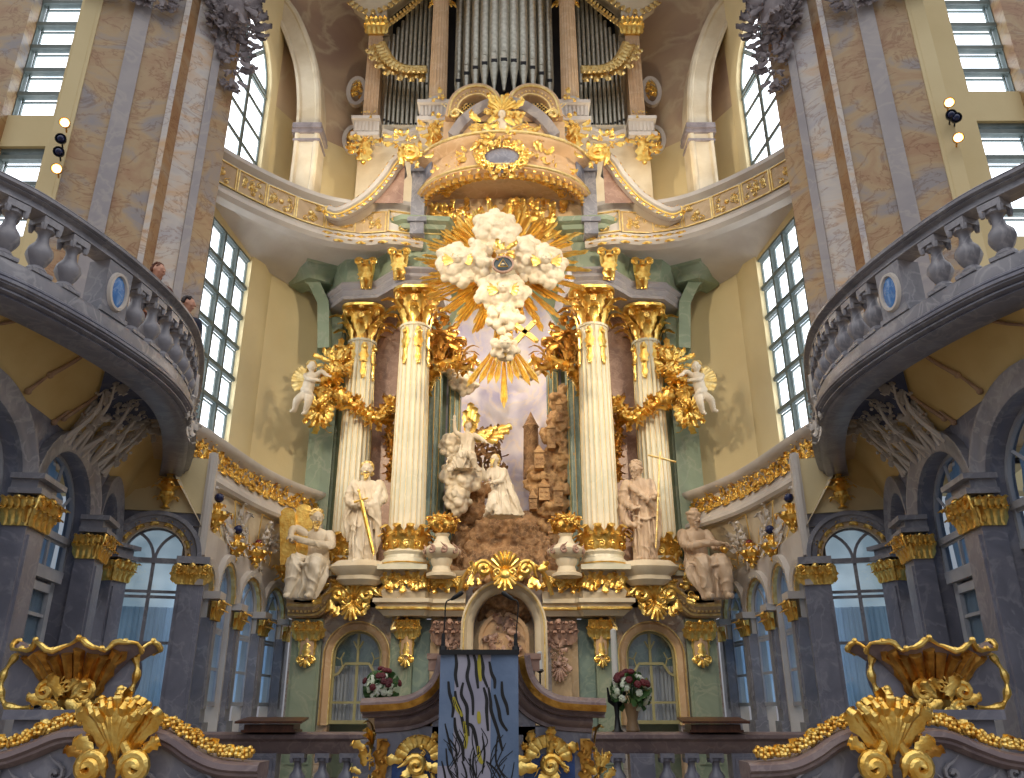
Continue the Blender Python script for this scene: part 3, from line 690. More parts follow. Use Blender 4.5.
    for bi in range(1, 5):
        a = LW[bi - 1]; b = LW[min(4, bi + 1)]; f0 = wallframe(a, b); x, y = LW[bi]; F = Fr((x, y, 0), f0.u, (0, 0, 1), f0.n); w = .15
        t = thing('pilaster', F.p(0, .3), 'narrow pale pilaster with a gilt capital on the %s chancel arcade, %s' % (SIDE, ['nearest the nave', 'second from the nave', 'third from the nave', 'closest to the altar'][bi - 1]), 'pilaster')
        m = MB(); m.fbox(F, -w, w, .3, 1.4 + E, -.1, .1); m.fbox(F, -w - .04, w + .04, .3, -.2 + E, -.1, .16); m.fbox(F, -w * .6, w * .6, 0 + E, 1.35 + E, .1, .125); m.build('shaft', 'grey', t)
        m = MB(); capital_small(m, F.sub(0, 1.36 + E, .09), w * 2.6, .34, .16, rnd); m.build('gilt_capital', 'gold', t)
        m = MB(); m.fbox(F, -w - .05, w + .05, 1.7 + E, 1.82 + E, -.1, .2); m.build('impost', 'white', t)
    # ---- stuccoed zone above the arcade, rising to the gilded parapet
    LG = [(-5.47, 12.7), (-5.31, 13.4), (-5.15, 14.7), (-4.97, 15.9), (-4.65, 17.0), (-4.14, 18.05)]
    lg = crom(LG, 6); lw = crom(LW, 8); k = len(lg); lwr = [q[0] for q in resample(lw, plen(lw) / (k - 1) - 1e-5)][:k]
    while len(lwr) < k: lwr.append(lw[-1])
    m = MB(); rws = []
    for i in range(6):
        t = i / 5; rws.append([V((a.x + (b.x - a.x) * t - .02, a.y + (b.y - a.y) * t, 2.7 + E + (3.75 - 2.7) * t)) for a, b in zip(lwr, lg)])
    m.grid(rws); setting(m.build('wall_%s' % SIDE, 'ivory'))
    for pi, s in enumerate((.12, .32, .52, .72)):
        if pi == 0: continue
        i0 = int(s * (k - 1)); a = rws[0][i0]; b = rws[5][i0]; nx = rws[0][min(k - 1, i0 + 1)]; F = Fr(a.lerp(b, .1), nx - a, b - a, (nx - a).cross(b - a)); 
        if F.n.x < 0: F.n = -F.n
        t = thing('stucco_relief', F.o, 'white rocaille stucco relief above the %s chancel arcade, %s' % (SIDE, place[pi]), 'stucco')
        m = MB(); cluster(m, F.sub(0, .42, .03), .6, .85, 30, rnd, .16, .07); m.build('rocaille_relief', 'white', t)
        m = MB()
        for sg in (-1, 1): m.tube([F.p(sg * .42, -.0, .03), F.p(sg * .42, .9, .03)], .014, 5)
        m.tube([F.p(-.42, .9, .03), F.p(.42, .9, .03)], .014, 5); m.build('gilt_beading', 'gold_pale', t)
    root = thing('chancel_parapet', (-5, 15.5, 3.7 + E), 'curved pale parapet with a gilt frieze running below the tall %s window to the altar' % SIDE, 'parapet')
    lp = [(p.x, p.y) for p in lg]; Z = E
    m = MB(); m.sweep(lp, [(-.5, 3.7 + Z), (.1, 3.7 + Z), (.14, 3.76 + Z), (.12, 3.84 + Z), (.04, 3.88 + Z), (-.02, 4.0 + Z), (-.03, 4.36 + Z), (.03, 4.4 + Z), (.1, 4.44 + Z), (.14, 4.5 + Z), (.14, 4.56 + Z), (-.5, 4.56 + Z)], closed=True); m.build('moulded_band', 'white', root)
    m = MB(); dense_frieze(m, lp[2:], 4.12 + Z, 4.38 + Z, rnd, .15, 34, -.01); gilt_frieze(m, lp[2:], 4.14 + Z, .14, .3, -.01, rnd); m.build('gilt_frieze', 'gold', root)
    # ---- wall with the tall window, cream returns
    W0, W1 = (-6.42, 12.9), (-5.92, 16.6); Fw = wallframe(W0, W1); ln = math.hypot(W1[0] - W0[0], W1[1] - W0[1])
    m = MB(); a0, a1, b0, b1 = 1.2, ln - .02, 4.5 + E, 9.79 + E
    m.fbox(Fw, 0, a0, 4 + E, 10.3 + E, -.3, 0); m.fbox(Fw, 0, ln, 4 + E, b0, -.3, 0); m.fbox(Fw, 0, ln, b1, 10.3 + E, -.3, 0); m.fbox(Fw, a1, ln + .1, 4 + E, 10.3 + E, -.3, 0); setting(m.build('wall_%s' % SIDE, 'cream'))
    wd = thing('window_%d' % (9 + 10 * FLIP), Fw.p(ln / 2, b0, -.05), None, None); wd['kind'] = 'structure'; wd['label'] = 'tall bright multi-paned window on the %s of the altar' % SIDE
    m = MB(); xs = [a0, a0 + .62, a0 + 1.24, a0 + 1.86, a1]; 
    for a in xs: m.fbox(Fw, a - .04, a + .04, b0, b1, -.12, -.03)
    nr = 7; hz = (b1 - b0) / nr
    for i in range(nr + 1): m.fbox(Fw, a0, a1, b0 + i * hz - .045, b0 + i * hz + .045, -.12, -.02)
    m.build('frame', 'frame', wd)
    m = MB()
    for i in range(nr):
        for j in range(4):
            A, B, C, D = xs[j] + .07, xs[j + 1] - .07, b0 + i * hz + .08, b0 + (i + 1) * hz - .08
            for (q0, q1, q2, q3) in ((A, A + .03, C, D), (B - .03, B, C, D), (A, B, C, C + .03), (A, B, D - .03, D)): m.fbox(Fw, q0, q1, q2, q3, -.15, -.09)
    m.build('inner_sash', 'frame', wd)
    m = MB(); m.add([Fw.p(a0, b0, -.13), Fw.p(a1, b0, -.13), Fw.p(a1, b1, -.13), Fw.p(a0, b1, -.13)], [(0, 1, 2, 3)]); m.build('pane', 'glassday', wd)
    WP = [(-5.9, 16.5), (-5.72, 16.9), (-5.68, 17.35), (-5.2, 18.0), (-4.6, 18.42), (-3.8, 18.65)]
    m = MB(); m.sweep(WP[:3], [(0, 4 + E), (0, 10.3 + E), (-.4, 10.3 + E), (-.4, 4 + E)], closed=True); setting(m.build('wall_%s' % SIDE, 'cream'))
    cp = [(p.x, p.y) for p in crom(WP[2:], 5)]
    m = MB(); m.sweep(cp, [(0, 2 + E), (0, 10.3 + E), (-.3, 10.3 + E), (-.3, 2 + E)], closed=True); setting(m.build('wall_%s' % SIDE, 'cream'))
    # ---- soffit between the window top and the upper gallery
    UG = [(-6.6, 13.3), (-5.88, 14.35), (-5.06, 15.24), (-4.18, 15.9), (-3.3, 16.15), (-2.6, 16.1), (-1.9, 16.3)]
    ug = crom(UG, 6); up = [(p.x, p.y) for p in ug]
    outer_ = [(-6.6, 13.2), (-6.35, 14.4), (-6.0, 16.3), (-5.7, 17.2), (-4.9, 18.3), (-3.2, 18.9), (-1.5, 19)]; ou = crom(outer_, 6)
    m = MB(); m.grid([[V((a.x, a.y, 10.02 + E)) for a in ug], [V((a.x * .8 + b.x * .2, a.y * .8 + b.y * .2, 10.16 + E)) for a, b in zip(ug, ou)], [V((a.x * .4 + b.x * .6, a.y * .4 + b.y * .6, 10.16 + E)) for a, b in zip(ug, ou)], [V((b.x, b.y, 9.85 + E)) for b in ou]])
    o = setting(m.build('ceiling', 'white')); o['label'] = 'white soffit under the upper gallery on the %s' % SIDE
    # ---- upper gallery parapet: fretwork panels
    root = thing('upper_gallery_parapet', (-4.9, 15.2, 10 + E), 'curved upper gallery parapet with gilt fretwork panels on the %s of the organ' % SIDE, 'parapet')
    m = MB(); m.sweep(up, [(-.25, 9.98 + E), (.0, 9.98 + E), (.08, 10.06 + E), (.05, 10.14 + E), (.0, 10.2 + E), (0, 10.9 + E), (.05, 10.94 + E), (.12, 11.0 + E), (.12, 11.1 + E), (-.25, 11.1 + E)], closed=True); m.build('moulded_parapet', 'white', root)
    m = MB(); m.sweep(up[:30], [(.002, 10.28 + E), (.02, 10.28 + E), (.02, 10.85 + E), (.002, 10.85 + E)], closed=True); m.build('tinted_ground', 'sand', root)
    m = MB(); pts_ = resample(ug, .72, .4)
    for p, t in pts_:
        nn = V((t.y, -t.x, 0)); F = Fr(V((p.x, p.y, 10.28 + E)), t, (0, 0, 1), nn)
        for q in (-.33, .33): m.fbox(F, q - .015, q + .015, 0, .57, 0, .05)
        for q in (.0, .545): m.fbox(F, -.33, .33, q, q + .025, 0, .05)
        for q in range(9): scroll(m, F.sub(rnd.uniform(-.25, .25), rnd.uniform(.1, .48), .025), .07, 1.2, rnd.choice((-1, 1)), .016, 1.2, 4, .6, 10)
        m.ball(F.p(0, .28, .03), .06, 7, 5)
    m.build('gilt_fretwork', 'gold_pale', root)
    m = MB(); gilt_frieze(m, up[18:], 10.2 + E, .26, .26, .03, rnd); m.build('gilt_fringe', 'gold', root)
    # ---- upper window wall and apse wall behind the organ
    Fw = wallframe((-6.62, 13.0), (-6.06, 17.2)); ln = 4.24; cxx = 2.35; w = 1.4; sp = 14.9 + E
    m = MB(); arch_wall(m, Fw, 0, ln, 9.9 + E, 20.5 + E, cxx, w, sp, 11.2 + E, .35, 1.5); setting(m.build('wall_%s' % SIDE, 'cream'))
    G = Fw.sub(cxx, 0, -.1); wd = arch_window('window_%d' % (19 + FLIP), G, w, sp, 11.2 + E, 1.5, [11.9 + E + i * .75 for i in range(5)], (-.5, .5), 14.7 + E, 3, 'frame', 'glassday', None, .11, 'bright upper arched window on the %s of the organ' % SIDE)
    m = MB(); m.curve(Fw.sub(cxx, 0), arch_outline(w, sp, 11 + E, 18, 1.5), [(.0, -.3), (.0, .06), (.06, .1), (.28, .1), (.3, -.02)]); setting(m.build('trim_%d' % (31 + FLIP), 'cream'))
    m = MB(); UW = [(-6.06, 17.2), (-5.75, 17.8), (-5.0, 18.6), (-4.0, 19.4), (-2.0, 20.2), (0, 20.4)]
    m.sweep(UW, [(0, 9.9 + E), (0, 14.9 + E), (-.3, 14.9 + E), (-.3, 9.9 + E)], closed=True); setting(m.build('wall_%s' % SIDE, 'cream'))
    m = MB(); m.sweep(UW, [(0, 14.9 + E), (-.1, 18 + E), (.8, 22 + E), (.4, 22 + E), (-.4, 18 + E), (-.3, 14.9 + E)], closed=True); setting(m.build('wall_%s' % SIDE, 'fresco'))
    # the rib arch beside the upper window
    F = front(0, 16.9, E); rib = [(-4.74, 10.6), (-4.74, 12), (-4.74, 13.85), (-4.8, 14.9), (-4.98, 16.0), (-5.3, 17.0), (-5.75, 18.0), (-6.4, 18.9)]
    rc = [(p.x, p.y) for p in crom(rib, 4)]
    m = MB(); m.curve(F, rc, [(0, -.6), (0, .0), (.05, .04), (.12, .04), (.16, 0), (.5, 0), (.55, .05), (.62, .05), (.62, -.6)]); setting(m.build('trim_%d' % (33 + FLIP), 'ivory'))
    m = MB(); m.fbox(F, -5.44, -4.66, 13.75, 13.85, -.6, .08); m.fbox(F, -5.42, -4.68, 13.85, 14.0, -.6, .14); m.fbox(F, -5.4, -4.7, 13.5, 13.56, -.6, .06); setting(m.build('trim_%d' % (35 + FLIP), 'carved'))
    # ---- great pier
    root = thing('pier', (-6.8, 12.8, 4 + E), 'massive ochre veined marble pier with grey strips rising above the %s gallery' % SIDE, 'pier')
    def face(name, mat, a, b, z0=3.6 + E, z1=21 + E, back=.4, par=root, out=0):
        m = MB(); f = wallframe(a, b); l = math.hypot(b[0] - a[0], b[1] - a[1]); m.fbox(f, 0, l, z0, z1, -back, out); return m.build(name, mat, par)
    P = [(-8.05, 11.85), (-7.93, 11.93), (-7.34, 12.15), (-7.07, 12.28), (-6.55, 12.55), (-6.46, 12.6), (-6.42, 12.9), (-6.1, 13.15), (-5.98, 13.25), (-5.74, 13.6)]
    face('edge_strip', 'cream', (-8.15, 11.85), P[1], out=.03)
    face('ochre_panel', 'pier', P[1], P[2])
    face('grey_strip', 'strip', P[2], P[3], out=.05)
    face('ochre_panel', 'pier', P[3], P[4])
    face('pale_strip', 'pale', P[4], P[5], out=.05)
    face('amber_return', 'pier2', P[5], P[6], back=.6)
    face('pale_face', 'pale', P[6], P[7])
    face('grey_strip', 'strip', P[7], P[8], out=.05)
    face('ochre_edge', 'pier', P[8], P[9])
    face('ochre_side', 'pier', P[9], (-6.1, 14.3))
    face('outer_side', 'cream', (-8.6, 13.6), (-8.15, 11.85), back=.3)
    # carved capital at its top
    c = U(226, 45, 13.3); t = thing('carved_capital', c, 'hanging grey stucco foliage carved high on the inner edge of the %s pier' % SIDE, 'capital')
    F = Fr(c, (V((P[8][0], P[8][1], 0)) - V((P[6][0], P[6][1], 0))), (0, 0, 1), (.75, -.65, 0)); m = MB()
    cluster(m, F.sub(0, .9, .05), 1.1, 1.7, 170, rnd, .2, .4); cluster(m, F.sub(.2, -.35, .02), .5, 1.5, 90, rnd, .17, .22); cluster(m, F.sub(-.6, 1.6, .05), 1.3, .8, 90, rnd, .2, .3); m.ball(F.p(0, 1.0, 0), (.4, .4, .7), 12, 8); m.build('stucco_foliage', 'carved', t)
    c = U(128, -4, 12.05); t = thing('carved_capital', c, 'grey stucco leaf capital at the top of the broad face of the %s pier' % SIDE, 'capital')
    F = Fr(c, (P[4][0] - P[1][0], P[4][1] - P[1][1], 0), (0, 0, 1), (.35, -.94, 0)); m = MB()
    for a in (-.55, .45): cluster(m, F.sub(a, .3, .08), .8, 1.0, 80, rnd, .17, .18)
    m.build('stucco_foliage', 'carved', t)
    # ---- nave side wall with stacked window beyond the pier
    if not FLIP: xa, xb, zt, zt2 = -10.4, -9.42, 11.54, 10.75
    else: xa, xb, zt, zt2 = -10.95, -9.85, 12.17, 11.4
    F = front(0, 13.6, E)
    m = MB(); m.fbox(F, xb, -7.6, 3.5, 21, -.4, 0); m.fbox(F, -16, xa, 3.5, 21, -.4, 0); m.fbox(F, xa, xb, zt2, zt, -.4, 0); m.fbox(F, xa, xb, 3.5, 8.6, -.4, 0); m.fbox(F, xa, xb, 18.4, 21, -.4, 0); setting(m.build('wall_%s' % SIDE, 'cream'))
    m = MB(); m.fbox(F, xa - 1.9, xa + .03, 3.5, 21, -.1, .2); setting(m.build('trim_%d' % (37 + FLIP), 'pier'))
    for nm, (c0, c1) in enumerate(((zt, 18.4), (8.6, zt2))):
        wd = thing('window_%d' % (21 + nm + 2 * FLIP), F.p((xa + xb) / 2, c0, 0), None, None); wd['kind'] = 'structure'; wd['label'] = '%s bright window with stacked panes at the far %s' % (['upper', 'lower'][nm], SIDE)
        m = MB(); 
        for a in (xa, xb): m.fbox(F, a - .05, a + .05, c0, c1, -.3, -.1)
        kk = 0; z = c0 + 0.0
        while z < c1 - .1:
            m.fbox(F, xa, xb, z - .05, z + .05, -.3, -.08); m.fbox(F, xa + .1, xb - .1, z + .1, z + .13, -.3, -.2); m.fbox(F, xa + .1, xb - .1, z + .5, z + .53, -.3, -.2); z += .65
        m.fbox(F, xa, xb, c1 - .08, c1, -.3, -.08)
        for a in (xa + .09, xb - .12): m.fbox(F, a, a + .03, c0, c1, -.3, -.2)
        m.build('frame', 'frame', wd)
        m = MB(); m.add([F.p(xa, c0, -.25), F.p(xb, c0, -.25), F.p(xb, c1, -.25), F.p(xa, c1, -.25)], [(0, 1, 2, 3)]); m.build('pane', 'glassday', wd)
    # ---- spot lamps on the pier
    sp_ = [(65, 123), (61, 139), (59, 152), (57, 169)] if not FLIP else [(1008 - 949, 103), (1008 - 951, 115), (1008 - 956, 118), (1008 - 958, 138)]
    for i, (px, py) in enumerate(sp_):
        c = U(px, py, 11.6); t = thing('spot_lamp', c, 'small round spot lamp on the %s pier, %s of the four' % (SIDE, ['topmost', 'second from the top', 'third from the top', 'lowest'][i]), 'lamp')
        lit = (i in (0, 3)) if not FLIP else (i in (0, 3)); m = MB(); d = V((.75, .55, -.1)).normalized() if i else V((.5, -.6, -.4)).normalized()
        d = V((.35, -.85, -.4)).normalized(); R = d.to_track_quat('Z', 'Y').to_matrix()
        m.lathe([(.03, -.14), (.075, -.1), (.085, 0), (.095, .04), (.08, .04), (.07, .0)], c, 14, R); m.tube([c - d * .1, c + V((-.1, .25, 0))], .015, 5); m.build('housing', 'black' if not lit else 'gold_dark', t)
        m = MB(); m.ball(c + d * .02, .066, 12, 8); m.build('lens', 'lampglow' if lit else 'orb', t)
    # ---- gilt sconces above the small arcade
    sc = [(208, 530, 13.7, True), (228, 560, 14.9, True), (250, 566, 16.2, False), (278, 580, 17.3, False)]
    for i, (px, py, Y, orb) in enumerate(sc):
        c = U(px, py, Y); c.x += .12
        t = thing('gilt_sconce', c, 'gilt vase-shaped wall lamp on the %s chancel wall, %s' % (SIDE, place[i]), 'lamp')
        m = MB(); k = .95 if i < 3 else .8
        m.lathe([(.02, -.05), (.05, 0), (.03, .05), (.09, .1), (.16, .2), (.2, .24), (.17, .28), (.06, .3), (.05, .36), (.09, .42), (.04, .47)], c, 14, None, lambda a, z: 1 + .08 * math.cos(7 * a))
        for zz, q, r0 in ((.22, .17, .12), (.08, .13, .05), (.4, .1, .04)):
            for j in range(8):
                a = 2 * PI * j / 8; G = Fr(c + V((math.cos(a) * r0, math.sin(a) * r0, zz)), (-math.sin(a), math.cos(a), 0), (math.cos(a) * .75, math.sin(a) * .75, .65), (math.cos(a) * .6, math.sin(a) * .6, -.8)); leaf(m, G, q, q * .6, .5, .4, 0, 5)
        m.tube([c + V((0, 0, .1)), c + V((-.2, .02, .0))], .02, 6); m.build('gilt_vase', 'gold', t)
        m = MB()
        if orb: m.ball(c + V((0, 0, .56)), .085, 12, 8); m.build('blue_glass_ball', 'orb', t)
        elif i == 2: m.ball(c + V((0, 0, .46)), (.07, .07, .07), 10, 6); m.build('red_glass', 'redglass', t)
        else: m.lathe([(.05, .44), (.06, .5), (.03, .56), (.0, .7)], c, 10); m.build('grey_knob', 'carved', t)
FLIP = False
# far walls closing the aisles under the galleries, vault above the chancel
m = MB(); m.box((0, 17, 23.7), (14, 8.5, .3)); setting(m.build('ceiling', 'fresco'))
# ================================================================= altar, both halves
def ring(F, w, h, n=24): return [(w * math.cos(2 * PI * i / n), h * math.sin(2 * PI * i / n)) for i in range(n + 1)]
def fluted(mb, c, z0, z1, r0, r1, n=20):
    prof = []
    for i in range(13):
        t = i / 12; prof.append((r0 + (r1 - r0) * t ** 1.4, z0 + (z1 - z0) * t))
    prof = [(r0 * 1.06, z0 - .02), (r0 * 1.06, z0 + .04)] + prof + [(r1 * 1.08, z1), (r1 * 1.08, z1 + .06)]
    def md(a, z):
        if z < z0 + .08 or z > z1 - .04: return 1
        u = (a * n / (2 * PI)) % 1; return 1 - .075 * (math.sin(PI * min(1, u / .72)) ** .7 if u < .72 else 0)
    mb.lathe(prof, (c[0], c[1], 0), n * 6, None, md)
def corinthian(mb, c, z, r, h, rnd):
    c = V((c[0], c[1], z)); be = MB(); be.lathe([(r * .95, 0), (r * .88, h * .5), (r * .98, h * .86), (r * 1.1, h * .9)], c, 20); mb.bell = be  # bell takes the deeper gold, so darkness between the leaves is in its colour
    for row, (b0, hh, k) in enumerate(((0, h * .5, 8), (h * .3, h * .5, 8))):
        for j in range(k):
            a = 2 * PI * (j + row * .5) / k; n = V((math.cos(a), math.sin(a), 0)); leaf(mb, Fr(c + n * r * (1.0 + .04 * row) + V((0, 0, b0)), (-math.sin(a), math.cos(a), 0), (0, 0, 1), n), hh, r * .62, .75, .62 + .2 * row, 0, 8); mb.ball(c + n * r * (1.45 + .25 * row) + V((0, 0, b0 + hh * .8)), r * .1, 6, 4)
    for j in range(4):
        a = PI / 4 + j * PI / 2; n = V((math.cos(a), math.sin(a), 0)); t = V((-math.sin(a), math.cos(a), 0))
        G = Fr(c + n * r * 1.5 + V((0, 0, h * .78)), n, (0, 0, 1), t); scroll(mb, G, r * .3, 1.5, -1, r * .13, .9, 7, 0, 16)
        b = j * PI / 2; m2 = V((math.cos(b), math.sin(b), 0)); mb.ball(c + m2 * r * 1.35 + V((0, 0, h * .92)), r * .22, 8, 6)
        for sg in (-1, 1): scroll(mb, Fr(c + m2 * r * 1.18 + V((0, 0, h * .68)), V((-m2.y, m2.x, 0)) * sg, (0, 0, 1), m2), r * .2, 1.2, 1, r * .07, .8, 5, .3, 10)
    R = Matrix.Rotation(PI / 4, 3, 'Z')
    mb.lathe([(r * 1.5, h * .9), (r * 1.72, h * .93), (r * 1.75, h)], c, 32, None, lambda a, z: 1 + .14 * abs(math.cos(2 * (a - PI / 4))) ** 2 - .08)
def leaf_crown(mb, c, z, r, h, k=12):
    c = V((c[0], c[1], z))
    for row in (0, 1):
        for j in range(k):
            a = 2 * PI * (j + row * .5) / k; n = V((math.cos(a), math.sin(a), 0)); leaf(mb, Fr(c + n * r * (1.02 - .02 * row) + V((0, 0, row * h * .12)), (-math.sin(a), math.cos(a), 0), (0, 0, 1), n), h * (1 if row else .8), r * .5, .6, .35, 0, 6)
    for j in range(k):
        a = 2 * PI * (j + .25) / k; n = V((math.cos(a), math.sin(a), 0)); G = Fr(c + n * r * 1.12 + V((0, 0, h * .3)), (-math.sin(a), math.cos(a), 0), (0, 0, 1), n); scroll(mb, G, r * .18, 1.3, (-1) ** j, r * .06, .8, 5, .6, 12); mb.ball(G.p(0, h * .35, .02), r * .1, 6, 4)
Z0 = 2.63 + E
for SIDE in ('left', 'right'):
    FLIP = SIDE == 'right'; rnd = random.Random(23)
    oth = 'outer'
    # columns
    for nm, c, r0, r1, zc, zt in (('front', (-2.05, 16.9), .385, .335, 8.15 + E, 9.12 + E), ('back', (-3.42, 17.75), .37, .325, 8.15 + E, 9.12 + E)):
        t = thing('column', (c[0], c[1], Z0), ('tall fluted ivory-green column with gilt capital nearest the centre scene on the %s' if nm == 'front' else 'tall fluted column with gilt capital standing behind the standing saint on the %s') % SIDE, 'column')
        m = MB(); m.box((c[0], c[1], Z0 + .03), (1.0, 1.0, .1)); m.lathe([(.5, Z0 + .08), (.52, Z0 + .14), (.5, Z0 + .2), (.44, Z0 + .24), (.43, Z0 + .3), (.47, Z0 + .36), (.41, Z0 + .42)], (c[0], c[1], 0), 32); m.build('base', 'column', t)
        m = MB(); leaf_crown(m, c, Z0 + .36, r0 * 1.05, .5); m.lathe([(.475, Z0 + .09), (.535, Z0 + .13), (.475, Z0 + .18)], (c[0], c[1], 0), 32); m.build('gilt_leaf_crown', 'gold', t)
        m = MB(); fluted(m, c, Z0 + .4, zc, r0, r1); m.build('fluted_shaft', 'column', t)
        m = MB()
        for j in range(20):
            a = 2 * PI * (j + .86) / 20; f = []
            m.tube([(c[0] + math.cos(a) * r0 * .995, c[1] + math.sin(a) * r0 * .995, Z0 + .5), (c[0] + math.cos(a) * (r0 * .7 + r1 * .3), c[1] + math.sin(a) * (r0 * .7 + r1 * .3), Z0 + 3), (c[0] + math.cos(a) * r1 * 1.0, c[1] + math.sin(a) * r1 * 1.0, zc)], .006, 4)
        m.build('gilt_fillet', 'gold_pale', t)
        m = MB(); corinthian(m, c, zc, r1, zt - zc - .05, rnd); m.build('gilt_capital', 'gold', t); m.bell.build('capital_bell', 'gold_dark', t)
        m = MB()
        for a in (-PI / 2 - .55, -PI / 2 + .35, -PI / 2 + 1.2):
            n = V((math.cos(a), math.sin(a), 0)); F = Fr(V((c[0], c[1], zc - .05)) + n * r1 * 1.02, (-math.sin(a), math.cos(a), 0), (0, 0, -1), n); leaf(m, F, .55, .2, .2, .05, 0, 7); leaf(m, F.sub(0, .45, .02), .45, .13, .2, .02, 0, 6); m.ball(F.p(0, .12, .04), .06, 7, 5); m.ball(F.p(0, .9, .03), .04, 7, 5)
        m.build('gilt_pendant', 'gold', t)
    # back wall of the altar
    bw = [(-4.55, 18.1), (-3.95, 18.12), (-3.9, 18.3), (-2.65, 18.3), (-2.3, 18.2), (-1.7, 18.4)]
    m = MB(); m.sweep(bw, [(0, .3), (0, 9.3 + E), (-.3, 9.3 + E), (-.3, .3)], closed=True); setting(m.build('wall_back', 'green'))
    m = MB(); m.sweep([(-4.55, 18.0), (-3.98, 18.02)], [(0, 2.6 + E), (.08, 2.6 + E), (.08, 9.2 + E), (0, 9.2 + E)], closed=True); o = m.build('pilaster', 'sage'); tag(o, 'flat grey-green pilaster closing the altar on the far %s' % SIDE, 'pilaster')
    m = MB(); m.sweep([(-3.2, 18.26), (-2.5, 18.2)], [(0, 3.0 + E), (.06, 3.0 + E), (.06, 9.2 + E), (0, 9.2 + E)], closed=True); setting(m.build('trim_%d' % (62 + FLIP), 'rose'))
    for k, (x, y, r) in enumerate(((-1.66, 18.1, .2), (-1.2, 18.45, .17))):
        t = thing('engaged_column', (x, y, Z0), 'slender dark green fluted column %s on the %s' % (['just behind the front column', 'directly framing the painted niche'][k], SIDE), 'column')
        m = MB(); fluted(m, (x, y), Z0 + .1, 7.75 + E, r, r * .93, 12); m.build('fluted_shaft', 'green_dark', t)
        m = MB(); corinthian(m, (x, y), 7.75 + E, r, .85, rnd); m.build('gilt_capital', 'gold_dark', t); m.bell.build('capital_bell', 'gold_dark', t)
        m = MB()
        for a in (-PI / 2 - .7, -PI / 2 + .05, -PI / 2 + .8): m.tube([(x + math.cos(a) * r * 1.02, y + math.sin(a) * r * 1.02, Z0 + .3), (x + math.cos(a) * r * .96, y + math.sin(a) * r * .96, 7.7 + E)], .012, 4)
        m.build('gilt_fillet', 'gold_pale', t)
    # entablature
    root = thing('entablature', (-3, 17.3, 9.1 + E), 'curved sage green entablature resting on the pair of tall columns on the %s' % SIDE, 'entablature')
    ep = [(-4.55, 18.15), (-4.1, 17.55), (-3.8, 17.2), (-3.0, 17.12), (-2.5, 16.6), (-2.25, 16.45), (-1.65, 16.5), (-1.5, 17.0), (-1.45, 18.3)]
    m = MB(); m.sweep(ep, [(-.5, 9.1 + E), (.05, 9.1 + E), (.08, 9.16 + E), (.05, 9.2 + E), (.12, 9.28 + E), (.1, 9.36 + E), (.18, 9.44 + E), (.16, 9.5 + E), (0, 9.54 + E), (-.5, 9.54 + E)], closed=True); m.build('architrave', 'strip', root)
    m = MB(); m.sweep(ep, [(-.5, 9.5 + E), (0, 9.5 + E), (.02, 9.9 + E), (.12, 10.25 + E), (-.5, 10.3 + E)], closed=True); m.build('frieze', 'sage', root)
    m = MB(); m.sweep(ep, [(-.5, 10.2 + E), (.12, 10.2 + E), (.2, 10.27 + E), (.22, 10.35 + E), (.36, 10.4 + E), (.4, 10.5 + E), (.5, 10.55 + E), (.52, 10.66 + E), (-.5, 10.7 + E)], closed=True); m.build('cornice', 'sage', root)
    m = MB(); m.sweep(ep, [(.225, 10.33 + E), (.25, 10.33 + E), (.25, 10.37 + E), (.225, 10.37 + E)], closed=True); m.build('gilt_fillet', 'gold_pale', root)
    # end block curling outwards
    m = MB(); m.sweep([(-5.35, 17.75), (-4.75, 17.35), (-4.3, 17.6), (-4.2, 18.2)], [(-.4, 9.75 + E), (0, 9.8 + E), (.05, 9.95 + E), (.18, 10.05 + E), (.2, 10.12 + E), (.3, 10.18 + E), (.3, 10.26 + E), (-.4, 10.3 + E)], closed=True)
    m.build('corner_block', 'sage', root)
    m = MB(); m.curve(front(-4.45, 17.55, 0), [(0, 8.0 + E), (-.05, 8.6 + E), (-.1, 9.2 + E), (-.35, 9.7 + E), (-.7, 9.95 + E)], [(-.28, -.5), (-.28, 0), (0, 0), (0, -.5)]); m.build('cove_bracket', 'sage', root)
    for k, (px, py, Y) in enumerate(((367, 277, 17.0), (400, 268, 16.4))):
        c = U(px, py, Y); t = thing('gilt_bracket', c, 'gilt acanthus bracket on the green frieze above the %s tall column on the %s' % (['outer', 'inner'][k], SIDE), 'bracket'); F = front(c.x, c.y, c.z)
        m = MB(); 
        for q in (-.12, 0, .12): m.tube([F.p(q * .7, -.32, .0), F.p(q * .8, -.1, .06), F.p(q * 1.1, .15, .14), F.p(q * 1.4, .3, .3)], [.05, .06, .075, .06], 7)
        for q in (-1, 1): scroll(m, F.sub(q * .17, .27, .26), .1, 1.4, q, .035, .7, 6, .6, 12)
        leaf(m, F.sub(0, -.3, .1), .5, .3, .5, .4, 0, 7); leaf(m, Fr(F.p(0, .2, .3), F.u, (0, 0, -1), F.n), .5, .3, .3, .1, 0, 7)
        m.build('gilt_scrolls', 'gold', t)
    # garlands
    t = thing('garland', U(365, 412, 17.1), 'gilt flower garland slung across the outer column on the %s' % SIDE, 'garland')
    m = MB(); garland(m, [U(330, 395, 17.6), U(345, 400, 17.2), U(362, 410, 17.1), U(378, 419, 17.3), U(390, 408, 17.5), U(393, 398, 17.6)], .15, rnd); m.build('gilt_flowers', 'gold', t)
    m = MB(); garland(m, [U(391, 398, 17.7), U(389, 430, 17.7), U(392, 450, 17.7), U(390, 482, 17.7)], .11, rnd); m.build('hanging_tail', 'gold_dark', t)
    t = thing('garland', U(440, 368, 17.4), 'gilt leaf garland between the front column and the painted niche on the %s' % SIDE, 'garland')
